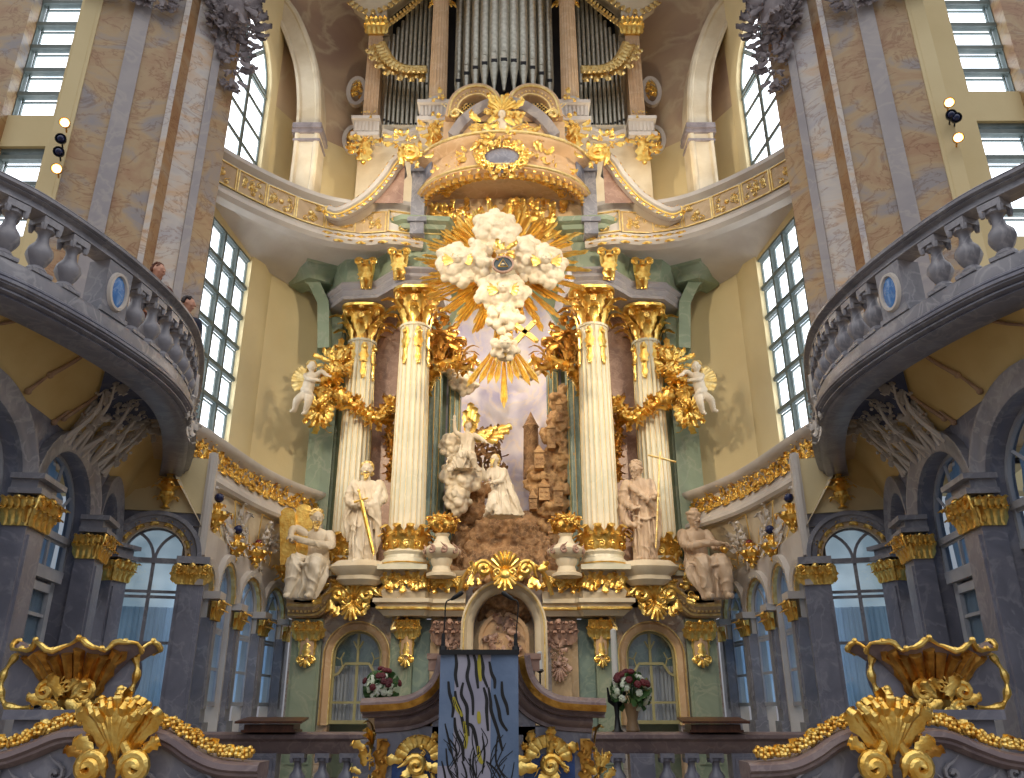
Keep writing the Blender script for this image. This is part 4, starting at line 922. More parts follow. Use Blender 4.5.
    m = MB(); garland(m, [U(428, 378, 17.3), U(440, 365, 17.2), U(452, 362, 17.2), U(465, 368, 17.3), U(476, 360, 17.3)], .15, rnd); garland(m, [U(430, 372, 17.4), U(427, 392, 17.5)], .12, rnd); m.build('gilt_flowers', 'gold', t)
    m = MB(); cluster(m, Fr(U(442, 335, 17.4), (1, 0, 0), (0, 0, 1), (0, -1, 0)), .6, .8, 24, rnd, .2, .15); o = m.build('gilt_foliage', 'gold_dark'); tag(o, 'shadowed gilt foliage under the rays beside the inner capital on the %s' % SIDE, 'ornament')  # the shadow is put into its darker gold colour
    # ---------------- lower storey
    side = thing('altar_podium', (-2.6, 17, .3), 'lower storey of the altar with arched doorway and shaped cornice on the %s' % SIDE, 'altar')
    F = front(-3.05, 17.35, 0)
    m = MB(); arch_wall(m, F, -1.35, 1.1, .3, 2.3 + E, .05, .52, 1.0 + E, .3, .3); m.build('doorway_wall', 'pale', side)
    m = MB(); G = F.sub(.05, 0); m.curve(G, arch_outline(.5, 1.0 + E, -.3 + E, 20), [(0, -.05), (0, .04), (.05, .1), (.12, .12), (.16, .08), (.19, .08), (.19, -.02)]); m.build('archivolt', 'peach', side)
    m = MB(); m.curve(G, arch_outline(.5, 1.0 + E, -.3 + E, 20), [(-.01, -.02), (-.01, .05), (.025, .06), (.03, .0)]); m.curve(G, arch_outline(.665, 1.0 + E, -.3 + E, 20), [(0, .07), (0, .1), (.02, .1), (.02, .07)]); m.build('gilt_edging', 'gold_pale', side)
    arch_window('window_%d' % (41 + FLIP), G.sub(0, 0, -.1), .5, 1.0 + E, -.28 + E, None, (.12 + E,), (0,), None, 0, 'oframe', 'glass', 'curtainw', .045, 'arched olive-framed altar window with white curtain on the %s' % SIDE, curt_to=.82 + E, lining='green_dark')
    m = MB(); # olive tracery: shaped transom and sprig
    for sg in (-1, 1):
        m.curve(G, [(0, .86 + E), (sg * .24, .86 + E), (sg * .3, .78 + E), (sg * .36, .68 + E), (sg * .48, .62 + E)][::sg], [(-.025, -.1), (-.025, -.04), (.025, -.04), (.025, -.1)])
        m.tube([G.p(0, 1.12 + E, -.07), G.p(sg * .1, 1.3 + E, -.07)], .02, 5); m.tube([G.p(sg * .3, .82 + E, -.07), G.p(sg * .34, .96 + E, -.07), G.p(sg * .28, 1.08 + E, -.07)], .015, 5); m.tube([G.p(sg * .34, .94 + E, -.07), G.p(sg * .44, .98 + E, -.07)], .012, 5)
    m.tube([G.p(0, .86 + E, -.07), G.p(0, 1.32 + E, -.07)], .022, 5); m.build('window_tracery', 'oframe', side)
    for x, w, y, mt in ((-4.02, .3, 17.2, 'green'), (-2.08, .22, 17.15, 'green'), (-1.68, .2, 17.3, 'green_dark')):
        m = MB(); f = front(x, y, 0); m.fbox(f, -w, w, .3, 1.72 + E, -.3, 0); m.fbox(f, -w * .8, w * .8, .6, 1.6 + E, 0, .025); m.build('marble_pilaster', mt, side)
    m = MB(); f = front(0, 17.2, 0); m.fbox(f, -1.5, -.75, .3, 1.75 + E, -.3, 0); m.build('centre_wall', 'sand', side)
    cc = [(-4.42, 1.74), (-3.85, 1.74), (-3.62, 1.9), (-3.35, 2.12), (-3.05, 2.2), (-2.75, 2.12), (-2.5, 1.9), (-2.3, 1.74), (-2.28, 1.72)]
    f = front(0, 17.3, E); m = MB(); P = [(p.x, p.y) for p in crom(cc, 4)]
    m.curve(f, P, [(0, -.3), (0, .22), (.04, .26), (.1, .3), (.14, .36), (.2, .4), (.26, .42), (.28, .4), (.3, -.3)]); m.build('arched_cornice', 'sand', side)
    m = MB(); m.curve(f, P, [(.03, .24), (.03, .29), (.07, .3), (.07, .24)]); m.curve(f, P, [(.2, .4), (.2, .43), (.25, .44), (.25, .4)])
    for i in range(46):
        q = P[min(len(P) - 1, int(i / 46 * len(P)))]; 
    for q, t in resample([V((p[0], p[1], 0)) for p in P], .085, .04): m.box(f.p(q.x - t.y * .12, q.y + t.x * .12, .33), (.04, .05, .05))
    m.build('gilt_dentils', 'gold_pale', side)
    m = MB(); sp = [(-2.42, 17.3), (-2.42, 16.72), (-1.62, 16.72), (-1.55, 16.86), (-.78, 16.86)]
    m.sweep(sp, [(-.5, 1.74 + E), (.0, 1.74 + E), (.05, 1.8 + E), (.1, 1.84 + E), (.12, 1.94 + E), (.2, 1.98 + E), (.2, 2.06 + E), (-.5, 2.08 + E)], closed=True)
    m.sweep(sp, [(-.5, 2.05 + E), (.02, 2.05 + E), (.06, 2.2 + E), (.0, 2.3 + E), (.0, 2.45 + E), (.1, 2.52 + E), (.14, 2.63 + E), (-.5, 2.63 + E)], closed=True); m.build('column_pedestal', 'ivory', side)
    m = MB(); dense_frieze(m, sp[1:], 2.3 + E, 2.48 + E, rnd, .17, 60, .09)
    m.sweep(sp, [(.1, 1.84 + E), (.14, 1.86 + E), (.14, 1.9 + E), (.1, 1.9 + E)], closed=True); m.build('gilt_frieze', 'gold', side)
    m = MB(); m.box((-3.35, 18.0, 2.3 + E), (2.4, 1.3, .66)); m.box((-2.0, 17.6, 2.3 + E), (1.3, 1.2, .6)); m.build('plinth_core', 'sand', side)
    # gilt capitals with drops
    for k, (px, py, w, h, Y) in enumerate(((306, 668, .52, .95, 17.18), (406, 668, .42, 1.0, 17.1))):
        c = U(px, py, Y); f = front(c.x, Y, c.z); t = thing('gilt_console', c, 'gilt scrolled console hanging under the %s of the arched cornice on the %s' % (['outer end', 'inner end'][k], SIDE), 'console')
        m = MB(); capital_small(m, f.sub(0, h * .55, .05), w, h * .42, .2, rnd)
        m.build('gilt_capital', 'gold', t)
        m = MB(); m.curve(f, [(0, h * .6), (0, h * .1)], [(-w * .26, 0), (-w * .26, .08), (0, .14), (w * .26, .08), (w * .26, 0)]); m.build('peach_shaft', 'peach', t)
        m = MB(); shell(m, Fr(f.p(0, h * .22, .08), f.u, (0, 0, -1), f.n), w * .6, h * .22, 5, .06); leaf(m, Fr(f.p(0, h * .5, .12), f.u, (0, 0, -1), f.n), h * .3, w * .3, .3, .1)
        for sg in (-1, 1): scroll(m, f.sub(sg * w * .24, h * .15, .08), w * .12, 1.2, sg, .03); leaf(m, f.sub(sg * w * .25, h * .2, .05), h * .4, w * .18, .3, .15, sg * .1)
        m.build('gilt_drop', 'gold', t)
    # carved rose pilaster
    c = U(450, 690, 16.95); c.z = .3; f = front(-1.1, 17.15, 0); t = thing('carved_pilaster', (-1.1, 17.1, .3), 'rose-brown marble pilaster carved with scrolls %s of the central altar niche' % SIDE, 'pilaster')
    m = MB(); m.fbox(f, -.24, .24, .3, 1.7 + E, -.1, .08); m.build('shaft', 'sand', t)
    m = MB(); ff = f.sub(0, 1.2 + E, .1); capital_small(m, ff, .6, .5, .16, rnd); cluster(m, ff.sub(0, -.1, .05), .36, .7, 26, rnd, .13, .1); shell(m, Fr(ff.p(0, -.35, .04), ff.u, (0, 0, -1), ff.n), .34, .36, 7, .08); m.build('carved_scrolls', 'rose', t)
    # gilt ornament on the arched pediment
    c = U(353, 603, 16.85); f = front(c.x, c.y, c.z); t = thing('gilt_crest', c, 'gilt scroll and shell crest over the arched cornice below the standing saint on the %s' % SIDE, 'ornament')
    m = MB(); shell(m, f.sub(0, .05, 0), .7, .4, 7, .15); cluster(m, f.sub(-.45, .08, .05), .8, .35, 22, rnd, .17, .12); cluster(m, f.sub(.45, .08, .05), .7, .35, 20, rnd, .17, .12)
    shell(m, Fr(f.p(0, .05, .05), f.u, (0, 0, -1), f.n), .5, .42, 7, .12)
    for sg in (-1, 1): scroll(m, f.sub(sg * .3, .15, .12), .16, 1.4, -sg, .05)
    m.build('gilt_scrolls', 'gold', t)
    m = MB(); cluster(m, front(c.x - .5, 17.2, c.z + .55), .55, .8, 26, rnd, .2, .2); tag(m.build('gilt_rocaille', 'gold'), 'heap of gilt rocaille at the foot of the outer column on the %s' % SIDE, 'ornament')
    # statue ledge
    cL = U(360, 572, 16.75); t = thing('statue_base', cL, 'rounded stone base with a scrolled underside carrying the standing saint on the %s' % SIDE, 'base')
    m = MB(); m.lathe([(.3, -.28), (.42, -.18), (.4, -.1), (.52, 0), (.56, .07), (.5, .13), (.42, .2)], cL, 24, None, lambda a, z: 1 + .06 * math.cos(5 * a), 1.15, .8); m.build('moulded_block', 'ivory', t)
    # urn with gilt flowers
    c = U(441, 577, 16.45); t = thing('urn', c, 'pale stone urn filled with gilt flowers beside the front column on the %s' % SIDE, 'urn')
    m = MB(); m.lathe([(.3, 0), (.3, .06), (.2, .1), (.17, .2), (.22, .3), (.22, .36), (.3, .4), (.36, .46), (.38, .53), (.3, .6), (.18, .66), (.12, .8), (.16, .86)], c, 24, None, lambda a, z: 1 + (.05 * math.cos(8 * a) if .42 < z < .6 else 0)); m.build('urn_body', 'ivory', t)
    m = MB(); 
    for j in range(9):
        a = 2 * PI * j / 9; scroll(m, Fr(c + V((math.cos(a) * .34, math.sin(a) * .34, .5)), (-math.sin(a), math.cos(a), 0), (0, 0, 1), (math.cos(a), math.sin(a), 0)), .08, 1.2, 1, .03)
    m.build('carved_rim', 'rose', t)
    m = MB(); G = Fr(c + V((0, 0, 1.08)), (1, 0, 0), (0, 0, 1), (0, -1, 0)); m.ball(G.p(0, -.03, 0), (.25, .2, .17), 12, 8)
    for q in range(60):
        a = rnd.uniform(0, 2 * PI); b = rnd.uniform(-.5, 1.3); d = V((math.cos(a) * math.cos(b), math.sin(a) * math.cos(b), math.sin(b))); pc = G.p(0, -.03, 0) + V((d.x * .27, d.y * .22, d.z * .18)); H = Fr(pc, d.orthogonal(), d.cross(d.orthogonal()), d)
        if q % 2: leaf(m, H, .13, .09, .5, .6, 0, 5)
        else: [m.ball(pc + (H.u * math.cos(e * 1.26) + H.v * math.sin(e * 1.26)) * .04, .03, 5, 4) for e in range(5)]; m.ball(pc + d * .02, .03, 6, 4); m.build('gilt_flowers', 'gold', t)
    # ---------------- organ, half
    FO = front(0, 0, E)
    # S-shaped ramp and gallery sweep
    root = thing('volute_ramp', U(375, 200, 15.8), 'S-curved ivory volute ramp edged with gilt fringe descending from the organ on the %s' % SIDE, 'ornament')
    rp = crom([U(404, 158, 15.6), U(397, 166, 15.6), U(389, 178, 15.6), U(372, 200, 15.7), U(354, 215, 15.8), U(338, 221, 15.8), U(326, 218, 15.8)], 5)
    RP = [(p.x, p.z - E) for p in rp]; f = front(0, 15.8, E)
    m = MB(); m.curve(f, RP[::-1], [(0, -.5), (0, .1), (.05, .14), (.1, .14), (.14, .2), (.22, .22), (.24, -.5)]); m.build('ramp_moulding', 'white', root)
    m = MB(); m.curve(f, RP[::-1], [(.06, .14), (.06, .17), (.1, .17), (.1, .14)])
    for q, t in resample([V((p[0], p[1], 0)) for p in RP], .2, .1):
        G = f.sub(q.x, q.y, .12, math.atan2(t.y, t.x)); leaf(m, Fr(G.p(0, 0, 0), G.u, -G.v, G.n), .28, .17, .3, .15, 0, 5); scroll(m, G.sub(.07, -.08, 0), .05, 1.2, 1, .018, 1, 4, .5, 8); scroll(m, G.sub(-.07, -.16, 0), .05, 1.2, -1, .018, 1, 4, .5, 8)
    m.build('gilt_fringe', 'gold', root)
    m = MB(); bot = [(p[0], 10.2) for p in RP]; m.grid([[f.p(p[0], p[1], -.05) for p in RP], [f.p(p[0], min(p[1], 10.9), -.02) for p in RP]]); m.build('ramp_panel', 'rose', root)
    c = U(405, 155, 15.4); t = thing('gilt_volute', c, 'large gilt volute with flowers crowning the S-curved ramp on the %s' % SIDE, 'ornament'); G = front(c.x, c.y, c.z)
    m = MB(); scroll(m, G.sub(.12, .0, 0), .24, 1.6, 1, .09, .6, 8); cluster(m, G.sub(-.12, .35, .05), .5, .45, 40, rnd, .12, .15); cluster(m, G.sub(.3, -.1, .05), .4, .5, 14, rnd, .15, .1); m.build('gilt_scroll', 'gold', t)
    # piers under the canopy ring
    m = MB(); f = front(-2.02, 16.1, E); m.fbox(f, -.16, .16, 10.2, 12.0, -.6, .1); m.fbox(f, -.2, .2, 11.9, 12.1, -.6, .15); m.fbox(f, -.22, .22, 10.5, 10.62, -.6, .16); tag(m.build('pilaster', 'grey'), 'short grey marble pier beside the canopy over the golden rays on the %s' % SIDE, 'pilaster')
    # organ case half
    root = thing('organ_case', (-2.8, 18, 12.3 + E), 'ivory organ case half with peach pillars and gilt capitals on the %s' % SIDE, 'organ')
    m = MB(); m.fbox(FO, -3.95, -1.3, 11.3, 14.95, -19.1, -18.0); m.fbox(FO, -1.35, 0, 10.6, 14.2, -19.1, -17.6)
    m.fbox(FO, -4.0, 0, 20.6, 21.4, -19.2, -17.5); m.fbox(FO, -4.0, -3.4, 11.0, 21, -19.2, -18.5); m.build('case_body', 'ivory', root)
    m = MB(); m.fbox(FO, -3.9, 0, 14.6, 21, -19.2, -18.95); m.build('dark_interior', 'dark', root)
    # lower curved sill under the side pipes
    m = MB(); m.curve(FO.sub(0, 0, -18.0), [(p.x, p.y) for p in crom([(-3.35, 14.45), (-2.9, 14.3), (-2.4, 14.45), (-2.0, 14.75)], 5)], [(0, -.3), (0, .12), (.08, .16), (.12, .22), (.2, .24), (.22, -.3)]); m.build('curved_sill', 'white', root)
    for nm, x, Y, w, zb, zpt, big in (('main', -1.75, 17.0, .26, 14.6, 18.2, True), ('outer', -3.68, 17.9, .2, 14.85, 18.0, False)):
        f = front(x, Y, E); zp = zb - .75 if big else zb - .75
        m = MB()
        if big: fluted(m, (x, Y), zb + .22 + E, 18.3 + E, .24, .215, 18)
        else: m.fbox(f, -.2, .2, zb + .2, zpt, -.35, .05); [m.fbox(f, q - .02, q + .02, zb + .35, zpt - .1, .05, .07) for q in (-.13, -.045, .045, .13)]
        m.build('pillar_shaft', 'peach', root)
        m = MB()
        if big: m.lathe([(.3, zb + E), (.32, zb + .08 + E), (.28, zb + .14 + E), (.3, zb + .2 + E), (.25, zb + .25 + E)], (x, Y, 0), 24)
        m.fbox(f, -w - .22, w + .14, zb - .1, zb, -.7, .4); m.fbox(f, -w - .16, w + .1, zb - .5, zb - .1, -.7, .3); m.fbox(f, -w - .22, w + .14, zb - .62, zb - .5, -.7, .36)
        for q in range(7): m.fbox(f, -w - .12 + q * .1, -w - .07 + q * .1, zb - .45, zb - .15, .3, .33)
        m.build('pedestal', 'white', root)
        m = MB()
        if big:
            corinthian(m, (x, Y), 18.3 + E, .23, .75, rnd); m.build('gilt_capital', 'gold', root); m.bell.build('capital_bell', 'gold_dark', root); m = MB(); m.lathe([(.305, zb + .02 + E), (.335, zb + .08 + E), (.305, zb + .12 + E)], (x, Y, 0), 24); cluster(m, f.sub(0, zb + .1, .42), .5, .2, 10, rnd, .1, .04)
        else: capital_small(m, f.sub(0, zpt, .05), .52, .55, .18, rnd); m.build('gilt_capital', 'gold', root); m = MB(); cluster(m, f.sub(0, zb - .25 + .3, .42), .36, .16, 8, rnd, .08, .04)
        m.build('gilt_base_leaves', 'gold', root); m = MB()
        G = Fr(f.p(-.04, zb - .66, .25), f.u, (0, 0, -1), f.n); leaf(m, G, .75, .4, .3, -.12, 0, 8); cluster(m, Fr(G.p(0, .2, .05), f.u, (0, 0, 1), f.n), .5, .55, 20, rnd, .17, .12); m.ball(G.p(0, .75, .0), .07, 8, 6)
        m.build('gilt_bracket', 'gold', root)
        m = MB(); m.fbox(f, -w - .1, w + .1, zpt + (.55 if not big else .95), 20.6, -.5, .2); m.build('entablature_block', 'ivory', root)
    # curved head moulding between outer capital and centre
    hp = crom([U(352, 2, 17.8), U(368, 12, 17.8), U(385, 8, 17.8), U(402, -4, 17.8), U(425, -20, 17.8)], 5); HP = [(p.x, p.z - E) for p in hp]
    m = MB(); f = front(0, 17.8, E); m.curve(f, HP, [(0, -.4), (0, .1), (.1, .16), (.3, .2), (.6, .2), (.62, -.4)]); m.build('head_moulding', 'ivory', root)
    m = MB(); 
    for q, t in resample([V((p[0], p[1], 0)) for p in HP], .17, .1): G = f.sub(q.x, q.y, .1, math.atan2(t.y, t.x)); leaf(m, Fr(G.p(0, 0, 0), G.u, -G.v, G.n), .25, .16, .3, .2, 0, 5)
    m.build('gilt_head_leaves', 'gold_pale', root); m = MB()
    hp2 = crom([U(383, 26, 17.9), U(397, 16, 17.9), U(412, 4, 17.9), U(428, -12, 17.9)], 5)
    for p, t in resample(hp2, .13, .05): G = Fr(p, t, V((0, 1, 0)).cross(t), (0, -1, 0)); leaf(m, Fr(G.o, G.u, -G.v if G.v.z > 0 else G.v, G.n), .2, .14, .3, .2, 0, 5); m.ball(G.p(0, 0, .03), .05, 6, 4)
    m.build('gilt_pipe_shade', 'gold_pale', root); m = MB()
    # gilt lambrequin
    sw = crom([U(383, 44, 17.75), U(392, 60, 17.7), U(405, 68, 17.65), U(427, 69, 17.6)], 6)
    for i, (p, t) in enumerate(resample(sw, .13, .06)):
        v = V((0, -1, 0)).cross(t); v = v if v.z < 0 else -v; G = Fr(p + V((0, -.03, 0)), t, v, (0, -1, 0)); leaf(m, G, .6 if i % 2 else .45, .2, .3, .15, 0, 7); leaf(m, G.sub(.05, .02, .05), .3, .18, .4, .3, 0, 5); scroll(m, G.sub(0, .06, .04), .07, 1.2, 1 if i % 2 else -1, .025, .6, 5, .6, 10); m.ball(G.p(0, .5 if i % 2 else .38, .1), .035, 6, 4)
    m.tube(sw, .1, 8); m.build('gilt_lambrequin', 'gold_pale', root)
    # fretwork wings at the outer sides
    for k, (px, py, hh) in enumerate(((357, 92, .95), (353, 140, .85))):
        c = U(px, py, 18.6); G = front(c.x, c.y, c.z); t = thing('gilt_fretwork', c, '%s oval of gilt fretwork beside the organ case on the %s' % (['upper', 'lower'][k], SIDE), 'ornament')
        m = MB(); m.curve(G, ring(G, .26, hh / 2), [(-.02, -.04), (-.02, .04), (.03, .04), (.03, -.04)])
        for q in range(12): scroll(m, G.sub(rnd.uniform(-.16, .16), rnd.uniform(-hh * .4, hh * .4), 0), .08, 1.4, rnd.choice((-1, 1)), .022, 1.1, 4, .5, 10)
        m.build('fretwork', 'gold', t)
        m = MB(); m.curve(G, ring(G, .3, hh / 2 + .05), [(0, -.06), (0, .07), (.12, .07), (.12, -.06)]); m.build('white_surround', 'white', t)
    # side pipes: upper row and lower row
    gp = '%s organ flank pipes' % SIDE; pr = None
    for row in (0, 1):
        n_ = 11
        for i in range(n_):
            t = (i + .5) / n_; x = -3.42 + t * 1.42; y = 18.3 - .12 * math.sin(t * PI)
            zb = (14.75 - .3 * math.sin(t * PI) + .15) if row == 0 else (17.5 - 1.45 * min(1, t * 1.15) ** .6)
            zt = 17.6 if row == 0 else 18.0 + 2.6 * t
            if row == 1: y += -.05; zt = min(zt, 20.5)
            r = .052 if row == 0 else .055
            zb += E; zt += E
            root2 = thing('organ_pipe', (x, y, zb), 'slim dull tin organ pipe in the %s row of the %s flank' % (['lower', 'upper'][row], SIDE), 'organ pipe', '%s, %s row' % (gp, ['lower', 'upper'][row]))
            m = MB(); m.lathe([(r * .25, zb), (r * .98, zb + .38), (r, zb + .4), (r, zt)], (x, y, 0), 12); m.build('pipe_body', 'metal', root2)
            m = MB(); m.box((x, y - r * .98, zb + .46), (r * 1.1, .012, .07)); m.build('pipe_mouth', 'dark', root2)
FLIP = False
rnd = random.Random(5)
# ---- centre tower pipes
for i in range(11):
    a = (i - 5) / 5; x = a * (1.32 - .06 * abs(a)); y = 16.9 + .75 * a * a; wd = .148 - .03 * abs(a) ** .8
    zm = 16.0 + E + .0 * a; zb = zm - .85; lab = ['widest organ pipe at the very centre of the organ', 'tall organ pipe %s of the centre pipe'][min(1, abs(i - 5))]
    if i != 5: lab = 'tall tin organ pipe, number %s out from the widest centre pipe towards the %s' % (['one', 'two', 'three', 'four', 'five'][abs(i - 5) - 1], 'left' if i < 5 else 'right')
    t = thing('organ_pipe', (x, y, zb), lab, 'organ pipe', 'central organ pipes')
    m = MB(); m.lathe([(wd * .22, zb), (wd * .96, zm - .02), (wd, zm), (wd, 20.6 + E)], (x, y, 0), 20); m.build('pipe_body', 'metal', t)
    m = MB(); m.box((x, y - wd * .95, zm + .07), (wd * 1.15, .03, .1)); m.build('pipe_mouth', 'dark', t)
    m = MB(); m.lathe([(wd * .5, -.0), (wd * .25, .22)], (x, y - wd * .93, zm + .12), 8, None, None, 1, .25); m.ball((x, y - wd, zm + .38), (wd * .42, .02, wd * .3), 8, 6); m.build('embossed_shield', 'metal', t)
# ---- pediment below the centre tower
root = thing('organ_pediment', (0, 16.2, 12.5 + E), 'broken curved pediment with lattice arches under the centre organ pipes', 'pediment')
f = front(0, 16.25, E)
for sg in (-1, 1):
    q = crom([U(504 + sg * 55, 118, 16.1), U(504 + sg * 50, 100, 16.1), U(504 + sg * 38, 90, 16.1), U(504 + sg * 22, 88, 16.1), U(504 + sg * 10, 95, 16.1), U(504 + sg * 7, 104, 16.1)], 5); Q = [(p.x, p.z - E) for p in q]
    if sg > 0: Q = Q[::-1]
    m = MB(); m.curve(f, Q, [(-.16, -.3), (-.16, .06), (-.08, .1), (0, .16), (.05, .2), (.1, .2), (.1, -.3)]); m.build('curved_moulding', 'peach', root)
    m = MB(); m.curve(f, Q, [(.0, .17), (.0, .2), (.04, .22), (.04, .17)]); m.curve(f, Q, [(-.15, .06), (-.15, .09), (-.12, .09), (-.12, .06)])
    for qq, t in resample([V((p[0], p[1], 0)) for p in Q], .12, .05): m.ball(f.p(qq.x - t.y * -.06, qq.y - t.x * .06, .1), .035, 6, 4)
    scroll(m, f.sub(sg * 1.2, 13.6 + .05, .2), .14, 1.4, sg, .05)
    m.build('gilt_beading', 'gold_pale', root)
    m = MB(); 
    for k in range(-6, 7):
        cx = sg * .75 + k * .1
        for d in (-1, 1): m.tube([f.p(cx - d * .22, 13.75, -.05), f.p(cx + d * .22, 14.2, -.05)], .012, 4)
    m.build('gilt_lattice', 'gold_pale', root)
    m = MB(); m.fbox(f, sg * .75 - .6, sg * .75 + .6, 13.6, 14.3, -.25, -.15); m.build('dark_backing', 'dark', root)
    r2 = crom([U(504 + sg * 52, 136, 16), U(504 + sg * 40, 120, 16), U(504 + sg * 22, 107, 16), U(504 + sg * 6, 102, 16)], 5); Q = [(p.x, p.z - E) for p in r2]
    if sg > 0: Q = Q[::-1]
    m = MB(); m.curve(f, Q, [(-.1, -.3), (-.1, .22), (0, .3), (.1, .34), (.1, -.3)]); m.build('lower_arch', 'strip', root)
m = MB(); m.fbox(f, -1.5, 1.5, 12.2, 13.55, -.9, .05); m.fbox(f, -.95, .95, 13.5, 13.85, -.9, .05); m.build('tympanum', 'peach', root)
c = U(502, 122, 15.75); t = thing('crest_figure', c, 'small pale bust with gilt foliage in the middle of the organ pediment', 'statue'); G = front(c.x, c.y, c.z - .24)
m = MB(); m.ball(G.p(0, .42, .05), (.1, .1, .13), 12, 8); m.ball(G.p(0, .12, .03), (.17, .12, .22), 12, 8); m.ball(G.p(-.17, .15, .02), (.08, .07, .16), 8, 6); m.ball(G.p(.17, .15, .02), (.08, .07, .16), 8, 6); m.ball(G.p(0, .4, .15), .03, 6, 4); m.build('bust', 'statue', t)
m = MB(); cluster(m, G.sub(0, .62, -.02), .8, .5, 26, rnd, .2, .1); cluster(m, G.sub(-.45, 0, .05), .5, .6, 22, rnd, .18, .12); cluster(m, G.sub(.45, 0, .05), .5, .6, 22, rnd, .18, .12); shell(m, G.sub(0, .5, -.05), .8, .5, 9, .1, False); m.build('gilt_foliage', 'gold', t)
# ---- canopy ring above the rays
rx, ry, cy = 1.95, 1.05, 16.25
rg = [(-rx * math.cos(PI * i / 30), cy - ry * math.sin(PI * i / 30), .17 * math.sin(PI * i / 30)) for i in range(31)]
root = thing('canopy', (0, 15.8, 11.1 + E), 'projecting round cream canopy with gilt lace soffit above the golden rays', 'canopy')
m = MB(); m.sweep(rg, [(-.2, 11.15 + E), (.02, 11.15 + E), (.1, 11.2 + E), (.12, 11.3 + E), (.05, 11.36 + E), (.02, 11.45 + E), (-.02, 11.86 + E), (.06, 11.95 + E), (.16, 12.02 + E), (.2, 12.12 + E), (.16, 12.18 + E), (-.2, 12.2 + E)], closed=True); m.build('curved_fascia', 'peach', root)
m = MB(); m.sweep(rg, [(.11, 11.22 + E), (.14, 11.24 + E), (.14, 11.28 + E), (.11, 11.28 + E)], closed=True); m.sweep(rg, [(.2, 12.07 + E), (.22, 12.09 + E), (.22, 12.14 + E), (.2, 12.14 + E)], closed=True); m.build('gilt_fillet', 'gold_pale', root)
m = MB(); rows = [[V((x * k, cy + .3 + (y - cy - .3) * k, 11.2 + E + dz + q * k)) for x, y, q in rg] for k, dz in ((1, 0), (.8, .12), (.55, .2), (.3, .25), (.05, .27))]
m.grid(rows); m.fbox(f, -1.95, 1.95, 10.0, 11.8, -.45, -.2); m.build('soffit', 'sand', root)
m = MB()
for i in range(2, 29):
    for k, dz in ((.92, .09), (.72, .31)):
        x, y, q = rg[i]; p = V((x * k, cy + .3 + (y - cy - .3) * k, 11.17 + E + dz * .6 + q * k)); a = (p - V((0, cy + .3, p.z))); a.z = 0; n = V((0, -.1, -1)); u = V((0, 0, 1)).cross(a); G = Fr(p, u, a, n); scroll(m, G, .1, 1.2, (-1) ** i, .03, .9, 5, .6, 10); leaf(m, G.sub(.06, 0, 0), .24, .14, .3, .3, 0, 5)
for i in range(1, 30):
    x, y, q = rg[i]; leaf(m, Fr((x * .97, cy + (y - cy) * .97, 11.2 + E + q), (1, 0, 0), (0, -.05, -1), (0, -1, 0)), .22, .14, .3, .1, 0, 5)
for q in range(150):
    fx = rnd.uniform(-1.75, 1.75); fz = rnd.uniform(10.3, 11.3); leaf(m, Fr((fx, 16.42, fz + E), (1, 0, 0), (rnd.uniform(-.6, .6), 0, 1), (0, -1, 0)), .2, .12, .4, .4, 0, 5)
    if q % 3 == 0: scroll(m, Fr((fx, 16.4, fz + E - .1), (1, 0, 0), (0, 0, 1), (0, -1, 0)), .09, 1.2, rnd.choice((-1, 1)), .025, 1, 5, .6, 10)
m.build('gilt_lace', 'gold', root)
m = MB(); m.sweep(rg[:6], [(-.01, 11.5 + E), (.02, 11.5 + E), (.02, 11.9 + E), (-.01, 11.9 + E)], closed=True); m.sweep(rg[-6:], [(-.01, 11.5 + E), (.02, 11.5 + E), (.02, 11.9 + E), (-.01, 11.9 + E)], closed=True); m.build('blue_grey_panels', 'greyblue', root)
for sg in (-1, 1):
    c = U(504 + sg * 42, 163, 15.5); c.y = 15.42; t = thing('gilt_branch', c, 'gilt leaf branch on the canopy fascia to the %s of the blue cartouche' % ('left' if sg < 0 else 'right'), 'ornament')
    m = MB(); G = Fr(c, (1, sg * .5, 0), (0, 0, 1), (sg * .5, -1, 0)); cluster(m, G.sub(-sg * .2, .1, .05), .7, .3, 20, rnd, .15, .08); cluster(m, G.sub(sg * .35, -.1, .05), .6, .25, 16, rnd, .14, .08); m.build('gilt_leaves', 'gold', t)
c = U(502, 158, 15.12); t = thing('blue_cartouche', c, 'pale blue shield in a gilt scrolled frame at the middle of the canopy', 'ornament'); G = front(c.x, c.y, c.z)
m = MB(); m.ball(G.p(0, 0, 0), 1, 20, 8, Matrix((V((.42, 0, 0)), V((0, .07, 0)), V((0, 0, .26)))).transposed()); m.ball(G.p(0, -.2, 0), (.2, .06, .2), 12, 6); m.build('blue_shield', 'greyblue', t)
m = MB(); 
for i in range(18):
    a = 2 * PI * i / 18; H = G.sub(.48 * math.cos(a), .32 * math.sin(a), .04, a - PI / 2); leaf(m, H, .16, .14, .4, .3, 0, 5); scroll(m, H.sub(0, -.02, .02), .07, 1.2, (-1) ** i, .03)
cluster(m, G.sub(0, .52, .06), .75, .4, 26, rnd, .17, .15); cluster(m, G.sub(0, -.45, .02), .4, .2, 10, rnd, .13, .08); m.build('gilt_frame', 'gold', t)
